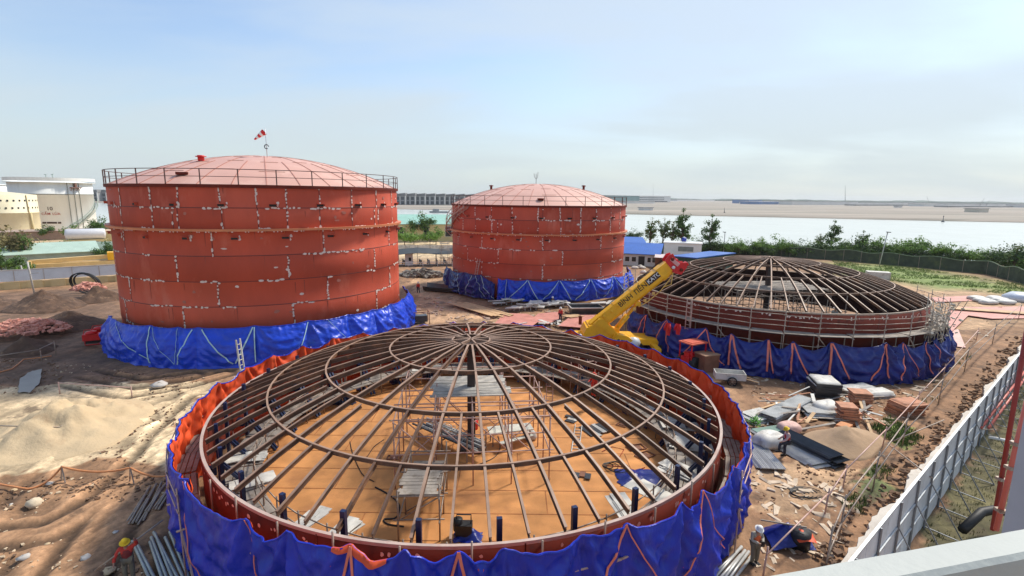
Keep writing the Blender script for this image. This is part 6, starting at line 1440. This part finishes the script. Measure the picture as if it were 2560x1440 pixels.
# red jackets hung on the skirt
for (px,py,h,lb) in ((1672,822,1.15,'red overalls hung on the navy tarpaulin behind the crane cab'),(1697,822,1.0,'smaller red jacket hung on the navy tarpaulin')):
    a=cyl(px,py,(CD[0],CD[1],15.75))[0]; z=cyl(px,py,(CD[0],CD[1],15.75))[1]; o=dpt(CD,15.85,a,z); b=MB(); w=.26*h
    vs=[]; fs=[]
    for i in range(9):
        f=i/8; ww=w*(1-.35*abs(f-.4)); 
        for j in range(7): u=j/6-.5; vs.append((u*ww*2,-.10*math.cos(u*PI)-.05*noise.noise(V((u*4,f*4,h))),h*(.5-f)))
    fs=[(i*7+j,i*7+j+1,i*7+j+8,i*7+j+7) for i in range(8) for j in range(6)]; b.add(vs,fs,0,True)
    for s in (-1,1): b.path([(s*w*.6,-.04,h*.4),(s*w*1.05,-.1,h*.1),(s*w*.95,-.14,-h*.15)],[.09,.08,.06],8)
    one(b,'hanging_clothes',REDP,lb,'clothes',o,a+PI/2)
# plates and sheets right of the ribbed tank
def plate(label,pts,m,z=.08,name='steel_plate',cat='plate'):
    G=[gnd(*q) for q in pts]; o=G[0]; b=MB(); n=len(G); b.add([g_-o+V((0,0,z+.02*i)) for i,g_ in enumerate(G)]+[g_-o+V((0,0,z-.05+.02*i)) for i,g_ in enumerate(G)],[tuple(range(n-1,-1,-1)),tuple(range(n,2*n))]+[(i,(i+1)%n,n+(i+1)%n,n+i) for i in range(n)]); return one(b,name,m,label,cat,o)
plate('long pink primed plates laid past the ribbed tank',[(2370,770),(2600,768),(2600,798),(2480,800),(2420,792),(2372,840)],PINKPL,.12); plate('pink plate strip behind the long pink plates',[(2320,745),(2430,740),(2500,752),(2340,757)],PINKPL)
plate('triangular pink plate at the corner of the ribbed tank tarpaulin',[(2378,828),(2395,825),(2414,872),(2374,868)],mat('pale_pink_plate',(.62,.36,.30),.6),.1); plate('long orange timber on the pink plates',[(2372,772),(2600,788),(2600,794),(2372,778)],WOOD,.3,'timber','timber')
p=gnd(2485,758); 
for k in range(7):
    q=gnd(2440+k*15,750+(k%3)*5); bag('crumpled white sheet in the pile beyond the pink plates',q,1.2,.8,.6,WHITE,10+k,'crumpled_sheet')['group']='crumpled white sheets'
p=gnd(2550,752); b=MB(); b.lathe([(0,0),(2.0,.05),(2.1,.6),(1.2,1.2),(0,1.3)],18); one(b,'covered_mound',mat('pale_blue_cover',(.55,.60,.68),.5),'pale blue covered mound by the picture edge','covered heap',p)
p=gnd(2212,702); t=thing('grey_container','white container showing behind the ribbed dome','container',p+V((0,2,0)),faceang(p)+.2); b=MB(); b.box((0,0,.7),(3.6,2.0,1.4)); b.build('body',WHITE,t); b=MB(); b.box((1.7,-1.02,.7),(.2,.04,1.3)); b.box((-1.7,-1.02,.7),(.2,.04,1.3)); b.build('corner_posts',GALV,t)
rg=random.Random(71); b=MB(); a_=cyl(2352,800,(CD[0],CD[1],15))[0]
for q in range(110):
    s=rg.uniform(.08,.28); o=len(b.v); b.box((rg.gauss(0,.5),rg.gauss(0,.6),rg.uniform(-.6,2.2)),(s,s*.7,s*.4),Matrix.Rotation(rg.uniform(0,6),3,'Z')@Matrix.Rotation(rg.uniform(-1,1),3,'X'))
for q in range(14): b.tube((rg.gauss(0,.6),rg.gauss(0,.6),-1),(rg.gauss(0,.8),rg.gauss(0,.8),rg.uniform(1.5,2.8)),.03,5)
one(b,'scrap_bundle',mat('pale_net',(.50,.45,.37),.8,0,.4,3),'tangle of pale scrap and tubes at the scaffold end of the ribbed tank','scrap bundle',dpt(CD,15.0,a_,4.0))
# ---------------- between the tanks, beyond the near tank
for k,(pts,lb) in enumerate((([(1235,815),(1262,788),(1318,790),(1352,806),(1330,822)],'curved red primed plate nearest the near tank'),([(1325,808),(1345,790),(1395,786),(1405,800),(1370,818)],'red primed plate between the two other primed plates'),([(1395,822),(1430,795),(1490,785),(1492,802),(1450,828)],'broad red primed plate beside the crane'))):
    plate(lb,pts,PINKPL,.25+.05*k)
b=MB(); p=gnd(1345,812); rg=random.Random(5)
for k in range(9): b.box((rg.uniform(-2.5,2.5),rg.uniform(-.8,.8),.35),(rg.uniform(.6,1.6),rg.uniform(.1,.5),.05),Matrix.Rotation(rg.uniform(0,3),3,'Z'))
one(b,'scrap_pile',WHITE,'pale offcuts scattered over the red primed plates','scrap pile',p)
def planks(label,pa,pb,w,n,m,seed,z=.3):
    rg=random.Random(seed); A,B=gnd(*pa),gnd(*pb); d=B-A; s=V((-d.y,d.x,0)).normalized(); t=thing('plank_pile',label,'planks',A)
    for i in range(n):
        b=MB(); o=s*(i/n-.5)*w; e=rg.uniform(-.1,.1); b.bar(o+d*max(0,e)+V((0,0,z+rg.uniform(0,.08))),o+d*(1+e)+V((0,0,z+rg.uniform(0,.08))),w/n*.9,.06); b.build('plank',m,t)
    return t
planks('long yellow planks on trestles below the farther red tank',(1145,762),(1262,796),2.6,6,WOOD,1); planks('small pile of yellow planks on the red primed plates',(1410,800),(1445,795),1.6,4,WOOD,2,.4)
rg=random.Random(44); k=0
for (x0,x1,y0,m_,lb) in ((1240,1292,764,WHITE,'long crumpled pale sheet heaped below the gap in the blue tarpaulin'),(1285,1340,778,WHITE,'white torn sheets heaped on low trestles by the farther tank'),(1335,1408,770,WHITE,'pale rolled sheets along the foot of the blue tarpaulin'),(1495,1570,770,CONC,'grey curved sheets at the blue tarpaulin end behind the boom')):
    A,B=gnd(x0,y0),gnd(x1,y0-3); d=B-A; b=MB()
    for q in range(9):
        f=q/8; c_=d*f+V((0,rg.uniform(-.5,.5),.55+rg.uniform(-.1,.2))); b.box(c_,(rg.uniform(1.0,2.2),rg.uniform(.6,1.4),.12),Matrix.Rotation(rg.uniform(-.5,.5),3,'Z')@Matrix.Rotation(rg.uniform(-.4,.4),3,'X')@Matrix.Rotation(rg.uniform(-.15,.15),3,'Y'))
    for q in range(5): b.bar(d*(q/4),d*(q/4)+V((0,0,.6)),.12)
    one(b,'sheet_heap',m_,lb,'sheet heap',A)
p=gnd(1465,792); t=thing('black_skip','black open tub behind the red primed plates','tub',p+V((0,1,0)),.1); b=MB(); b.add([(-1.7,-1,0),(1.7,-1,0),(1.7,1,0),(-1.7,1,0),(-2,-1.3,1.1),(2,-1.3,1.1),(2,1.3,1.1),(-2,1.3,1.1)],[(0,3,2,1),(0,1,5,4),(1,2,6,5),(2,3,7,6),(3,0,4,7)]); b.build('tub',GALVD,t); b=MB(); b.path([(-2,-1.3,1.15),(2,-1.3,1.15),(2,1.3,1.15),(-2,1.3,1.15),(-2,-1.3,1.15)],.09,5); b.build('pale_rim',WHITE,t)
p=gnd(1052,808); t=thing('generator','brown framed generator set at the tip of the large tank tarpaulin','generator',p,.3); b=MB(); b.box((0,0,.6),(1.4,.9,.7)); b.build('engine',GALVD,t); b=MB()
for x in (-.9,.9):
    for y in (-.6,.6): b.bar((x,y,0),(x,y,1.4),.07)
    b.bar((x,-.6,1.38),(x,.6,1.38),.07); b.bar((-.9 if x<0 else -.9,x*.66,1.38),(.9,x*.66,1.38),.07)
b.build('frame',BROWN,t)
# ---------------------------------------------------------------- things lying inside the near tank
def inC(px,py,z=.16): p=at(px,py,z); return V((p.x,p.y,z))
sh=sheets; A,B=inC(1060,1085),inC(1205,1150)
d=B-A; t=thing('rack_of_sheets','cradle loaded with galvanised profiles and wire in the middle of the orange floor','profile cradle',A,math.atan2(d.y,d.x)); L_=d.length; rg=random.Random(1)
for k in range(9): b=MB(); b.box((L_/2+rg.uniform(-.4,.3),-.6+.13*k,.75+rg.uniform(-.06,.06)),(L_,.10,.08)); b.build('profile',GALV if k%3 else GALVD,t)
b=MB()
for x in (.4,L_*.5,L_-.4): b.bar((x,-.75,0),(x,-.75,1.4),.06); b.bar((x,.75,0),(x,.75,1.4),.06); b.bar((x,-.75,.65),(x,.75,.65),.06)
b.build('cradle',TUBE,t); b=MB()
for k in range(10): r=.3+.05*(k%4); c_=(1.2+.28*k,.15*(k%3)-.1,1.0); b.path([(c_[0]+.5*r*math.cos(a),c_[1]+r*math.sin(a),c_[2]+.1*math.sin(a*2+k)) for a in [2*PI*i/16 for i in range(16)]],.018,4)
b.build('wire_coils',GALV,t)
p=inC(1275,1105); t=thing('work_bench','pale plank bench with sacks and boards on the orange floor','bench',p,.25); b=MB(); b.box((0,0,.85),(2.6,.9,.06)); b.box((.2,-.7,.5),(2.2,.3,.05),.3); b.build('boards',mat('pale_board',(.60,.60,.52),.7,0,.2,2),t); b=MB()
for x in (-1.1,1.1):
    for y in (-.35,.35): b.bar((x,y,0),(x,y,.84),.06)
b.build('legs',TUBE,t)
bag('white sack at the end of the pale plank bench',inC(1325,1098),.35,.3,.5,WHITE,20,'white_sack')
ladder('white ladder lying on the orange floor',inC(1438,1130,.2),inC(1447,1062,.2),.42,WHITE,9,V((1,0,0)))
ladder('ladder standing beside the red clad worker staging',inC(1372,1040),inC(1372,1040)+V((.1,.9,3.4)),.42,TUBEP,11,V((1,0,0)))
ladder('ladder leaning low against the sunny inner wall staging',inC(1650,1215,.3),inC(1715,1150,.9)+V((0,0,.3)),.5,mat('pale_wood',(.62,.52,.38),.7),10,V((.6,.8,0)))
def flat_sheets(label,px,py,n,w,l,m,seed,rz=0):
    rg=random.Random(seed); t=thing('sheet_pieces',label,'sheets',inC(px,py),rz)
    for k in range(n): b=MB(); b.box((k*.28-n*.14,rg.uniform(-.15,.15),.05+.02*k),(w,l*rg.uniform(.8,1.1),.04),rg.uniform(-.08,.08)); b.build('sheet',m if k%2 else GALVD,t)
flat_sheets('short galvanised sheets lying near the white ladder',1498,1075,6,.3,1.3,GALV,2,.5); flat_sheets('three small dark plates on the front of the orange floor',1463,1190,3,.3,.5,BROWN,3,-.2)
flat_sheets('pale metal offcuts beside the galvanised sheets',1430,1048,3,.3,.8,WHITE,4,1.0)
b=MB()
for k in range(4): r=.28+.1*k; b.path([(r*math.cos(a)+.15*k,r*math.sin(a)-.1*k,.03+.03*k) for a in [2*PI*i/24 for i in range(23)]],.022,5)
one(b,'cable_coil',BLACK,'tangled black cable coil on the orange floor near the blue cloth','cable',inC(1520,1165))
b=MB(); b.path([inC(*q)-inC(1515,1165)+V((0,0,.03)) for q in ((1515,1165),(1560,1168),(1590,1178),(1612,1170))],.022,5); b.path([inC(*q)-inC(1515,1165)+V((0,0,.03)) for q in ((1505,1130),(1530,1118),(1560,1125),(1548,1145))],.022,5); one(b,'red_cable',mat('red_cable',(.35,.05,.03),.6),'loose red brown cable beside the black cable coil','cable',inC(1515,1165))
for k,(pts,lb) in enumerate((([(938,1219),(975,1240),(998,1265),(990,1295),(960,1300),(970,1312),(1010,1318)],'dark hose snaking over the orange floor by the plank decked tower'),([(875,1105),(882,1135),(905,1185),(935,1205)],'thin dark cable across the orange floor left of the tower'),([(960,1100),(935,1118),(915,1145),(890,1150)],'thin dark cable curling near the hub shadow'),([(1245,1090),(1250,1120),(1235,1145),(1190,1165)],'dark cable looping by the profile cradle'))):
    o=inC(*pts[0]); P2=[inC(*q)-o+V((0,0,.03)) for q in pts]; sm=[]
    for i in range(len(P2)-1):
        p0,p1,p2,p3=P2[max(0,i-1)],P2[i],P2[i+1],P2[min(len(P2)-1,i+2)]
        for q in range(6):
            u=q/6; sm.append(.5*((2*p1)+(p2-p0)*u+(2*p0-5*p1+4*p2-p3)*u*u+(3*p1-p0-3*p2+p3)*u**3))
    sm.append(P2[-1]); b=MB(); b.path(sm,.04 if k==0 else .022,5); one(b,'floor_cable',BLACK,lb,'cable',o)
def cloth_heap(label,px,py,sx,sy,h,m,seed,z=.16):
    b=MB(); n=14; vs=[]
    for i in range(n+1):
        for j in range(n+1):
            x=-sx+2*sx*i/n; y=-sy+2*sy*j/n; x+=.2*sx*noise.noise(V((j*.5,seed,0))); y+=.2*sy*noise.noise(V((i*.5,seed,3))); vs.append((x,y,.04+h*max(0,.4+noise.noise(V((x*1.7,y*1.7,seed))))*max(0,1-max(abs(i/n-.5),abs(j/n-.5))*2.0)))
    b.add(vs,[(i*(n+1)+j,(i+1)*(n+1)+j,(i+1)*(n+1)+j+1,i*(n+1)+j+1) for i in range(n) for j in range(n)],0,True); one(b,'cloth_heap',m,label,'cloth',inC(px,py,z))
cloth_heap('crumpled blue sheet on the floor near the pale wooden ladder',1595,1195,1.1,.8,.5,BLUED,1); cloth_heap('dark blue cloth under the ribs by the low scaffold frame',840,1000,1.5,.9,.7,mat('dark_blue_cloth',(.01,.016,.06),.7),2); cloth_heap('small blue black equipment cover just inside the front wall',1170,1345,.6,.35,.6,BLUED,3)
t=thing('pump_set','black pump beside the small blue cover inside the front wall','pump',inC(1160,1340)); b=MB(); b.box((0,0,.35),(.7,.45,.5)); b.lathe([(0,0),(.2,0),(.2,.5),(0,.5)],12,(-.25,0,.3)); b.build('body',BLACK,t); b=MB(); b.path([(-.3,0,.8),(-.3,0,1.0),(.3,0,1.0),(.3,0,.6)],.03,5); b.build('handle',BLACK,t)
b=MB(); b.lathe([(0,0),(.2,0),(.2,.55),(0,.6)],12); one(b,'gas_bottle',REDP,'short red gas bottle by the centre column','gas bottle',inC(1187,1072))
for k,(px,py,s) in enumerate(((985,1145,.35),(1590,1120,.5),(1612,1140,.5),(1560,1060,.5))):
    b=MB(); [b.bar(V(q[0])*s,V(q[1])*s,.05) for q in (((-1,-.6,.1),(1,-.6,.1)),((1,-.6,.1),(1,.6,.1)),((1,.6,.1),(-1,.6,.1)),((-1,.6,.1),(-1,-.6,.1)))]; b.box((0,0,.03),(s*1.2,s*.8,.03)); one(b,'metal_tray',BROWN,('small brown steel plate on the orange floor by the tower','empty brown steel frame before the inner wall staging','second brown steel frame closer to the sunny inner wall','brown steel frame under the right purlin crossing')[k],'frame',inC(px,py),.3*k)
# pale sheets stored on the staging at the sunny inner side and front
for k,(px,py,w,l,rz) in enumerate(((1640,1240,.9,2.4,.6),(1700,1180,.9,2.2,.9),(1735,1120,1.2,2.6,1.2),(1745,1060,1.2,2.4,1.4),(1560,1278,.7,2.0,.35),(760,1310,.6,2.2,-.5),(850,1335,.6,2.0,-.35),(640,1210,.9,1.8,-.9),(610,1150,.9,1.8,-1.2))):
    p=at(px,py,1.2); d_=V((p.x-CC[0],p.y-CC[1],0)); 
    if d_.length>12.4: d_=d_.normalized()*12.2
    b=MB(); rg=random.Random(k)
    for q in range(4): b.box((rg.uniform(-.2,.2),rg.uniform(-.2,.2),.03+.035*q),(w*rg.uniform(.8,1.1),l*rg.uniform(.7,1.05),.03),rg.uniform(-.25,.25))
    one(b,'sheet_bundle',WHITE if k%2 else mat('pale_ply%d'%k,(.6,.58,.52),.7),'pale sheets stacked on the staging just inside the near tank wall','sheets',V((CC[0]+d_.x,CC[1]+d_.y,1.2)),rz,'pale sheets on the inner staging')
# pale scraps and boards inside the dark ribbed tank
rg=random.Random(30)
for k in range(9):
    a=fD+rg.uniform(-1.2,1.2); r=rg.uniform(4,11); b=MB()
    for q in range(5): b.box((rg.uniform(-1,1),rg.uniform(-.6,.6),.05*q),(rg.uniform(1,2.6),rg.uniform(.25,.6),.04),Matrix.Rotation(rg.uniform(-.6,.6),3,'Z'))
    one(b,'board_litter',PINKPL if k in (2,5) else PLANK,'loose boards on the staging inside the dark ribbed tank','boards',dpt(CD,r,a,rg.choice((3.0,3.05,.25))),rg.uniform(0,3),'loose boards inside the ribbed tank')
# ---------------------------------------------------------------- litter, scraps, puddles
def scatter(name,label,polys,n,size,m,seed,flat=.4,longer=1.0):
    rg=random.Random(seed); b=MB(); tries=0
    while n>0 and tries<20000:
        tries+=1; pl=rg.choice(polys); xs_=[q[0] for q in pl]; ys_=[q[1] for q in pl]; x,y=rg.uniform(min(xs_),max(xs_)),rg.uniform(min(ys_),max(ys_))
        if not pip(x,y,pl): continue
        if min(math.hypot(x-c[0],y-c[1])-c[2] for c in (CA,CB,CC,CD))<1.9: continue
        if noise.noise(V((x*.3,y*.3,seed*3.3)))<-.05: continue
        s=rg.uniform(*size)*rg.uniform(.5,1.2); o=len(b.v); b.box((x,y,gz(x,y)+s*.12),(s*longer,s*.6,s*flat),Matrix.Rotation(rg.uniform(0,6),3,'Z')@Matrix.Rotation(rg.uniform(-.4,.4),3,'X'))
        for i in range(o,len(b.v)): b.v[i]=tuple(V(b.v[i])+V((rg.uniform(-.25,.25),rg.uniform(-.25,.25),rg.uniform(-.1,.1)))*s)
        n-=1
    return one(b,name,m,label,'debris',(0,0,0),0,None,'stuff')
LEFTP=[pg((0,1200),(420,1180),(430,1440),(-100,1440)),pg((300,930),(560,950),(430,1180),(200,1150)),pg((0,880),(330,930),(500,960),(0,990))]
RIGHTP=[pg((1880,930),(2380,940),(2300,1050),(1880,1080)),pg((1880,1150),(2200,1150),(2060,1440),(1880,1440)),pg((2150,1000),(2320,960),(2200,1150),(2080,1250)),pg((2250,720),(2600,760),(2500,830),(2380,880))]
MIDP=[pg((1040,740),(1160,750),(1300,812),(1040,812)),pg((1180,770),(1500,780),(1460,830),(1240,830))]
scatter('debris','dark clods of trodden mud on the ground left of the near tank',LEFTP,1100,(.04,.18),mat('mud_crumb',(.20,.12,.072),.95,0,.5,2),1,.5)
scatter('debris','pale crumbs and chips lying over the ground left of the near tank',LEFTP,260,(.03,.16),mat('pale_crumb',(.58,.45,.30),.95,0,.3,2),2,.4)
scatter('debris','brown clods and chips on the material yard ground',RIGHTP,900,(.04,.17),mat('red_crumb',(.24,.135,.075),.95,0,.5,2),3,.5)
scatter('debris','pale chips and splinters strewn over the material yard ground',RIGHTP,320,(.05,.35),mat('pale_splinter',(.60,.48,.35),.9,0,.3,2),4,.15,2.0)
scatter('debris','chips and offcuts strewn between the near tank and the farther red tank',MIDP,260,(.1,.5),mat('mixed_chip',(.45,.33,.24),.9,0,.6,.8),5,.25,1.6)
rg=random.Random(64); pl=pg((1890,1000),(2180,985),(2190,1075),(1960,1080),(1880,1050)); n=0; k0=None
while n<46:
    x,y=rg.uniform(min(q[0] for q in pl),max(q[0] for q in pl)),rg.uniform(min(q[1] for q in pl),max(q[1] for q in pl))
    if not pip(x,y,pl): continue
    L_=rg.uniform(.8,2.6); z0=rg.uniform(.05,.75); b=MB(); b.bar((-L_/2,0,-.1),(L_/2,0,rg.uniform(-.05,.25)),rg.uniform(.07,.22),.04)
    one(b,'scrap_timber',(WOOD,PLANK,WOODR,PLANK,GALV,WHITE)[rg.randrange(6)],'loose scrap board in the jumble of the material yard','board',(x,y,z0),rg.gauss(.3,.7),'scrap boards in the material yard'); n+=1
pud=mat('puddle_water',(.24,.19,.14),.3,0,.2,1)
for k,(pts,lb) in enumerate((([(50,950),(75,932),(105,925),(100,960),(75,985),(45,982)],'grey puddle between the soil heaps and the sand pile'),)):
    G=[gnd(*q) for q in pts]; b=MB(); c_=sum(G,V())/len(G); n=30; vs=[]
    for i in range(n):
        t_=i/n*len(G); i0=int(t_); f=t_-i0; p=G[i0].lerp(G[(i0+1)%len(G)],f); p=c_+(p-c_)*(1+.15*noise.noise(V((i*.9,0,0)))); vs.append((p.x,p.y,.10))
    b.add(vs,[tuple(range(n))]); o=b.build('water_puddle',pud); o['kind']='structure'
for px,py,pz,lb in ((30,655,4,''),(75,650,4,''),(120,646,3,''),(170,640,4,''),(15,640,5,'')):
    p=gnd(px,py+8); put(bushA,p,rnd.uniform(0,6),.75,'bushy green shrub in the row behind the grey sheet fence')['group']='shrubs behind the grey fence'
# ---------------------------------------------------------------- hazy air
HAZE=9e-5
b=MB(); b.box((300,2950,8.0),(12000,7300,22)) if 0 else None
hv=MB(); hv.add([(-6000,-60,-4.2),(6000,-60,-4.2),(6000,6500,-4.2),(-6000,6500,-4.2),(-6000,-60,60),(6000,-60,60),(6000,6500,60),(-6000,6500,60)],[(0,3,2,1),(4,5,6,7),(0,1,5,4),(1,2,6,5),(2,3,7,6),(3,0,4,7)])
hm=bpy.data.materials.new('haze_air'); hm.use_nodes=True; hn=hm.node_tree.nodes; hn.remove(hn['Principled BSDF']); pv=hn.new('ShaderNodeVolumePrincipled'); pv.inputs['Color'].default_value=(.93,.96,1,1); pv.inputs['Density'].default_value=HAZE; pv.inputs['Anisotropy'].default_value=.35
hm.node_tree.links.new(pv.outputs[0],hn['Material Output'].inputs['Volume'])
o=hv.build('haze',hm); o['kind']='stuff'
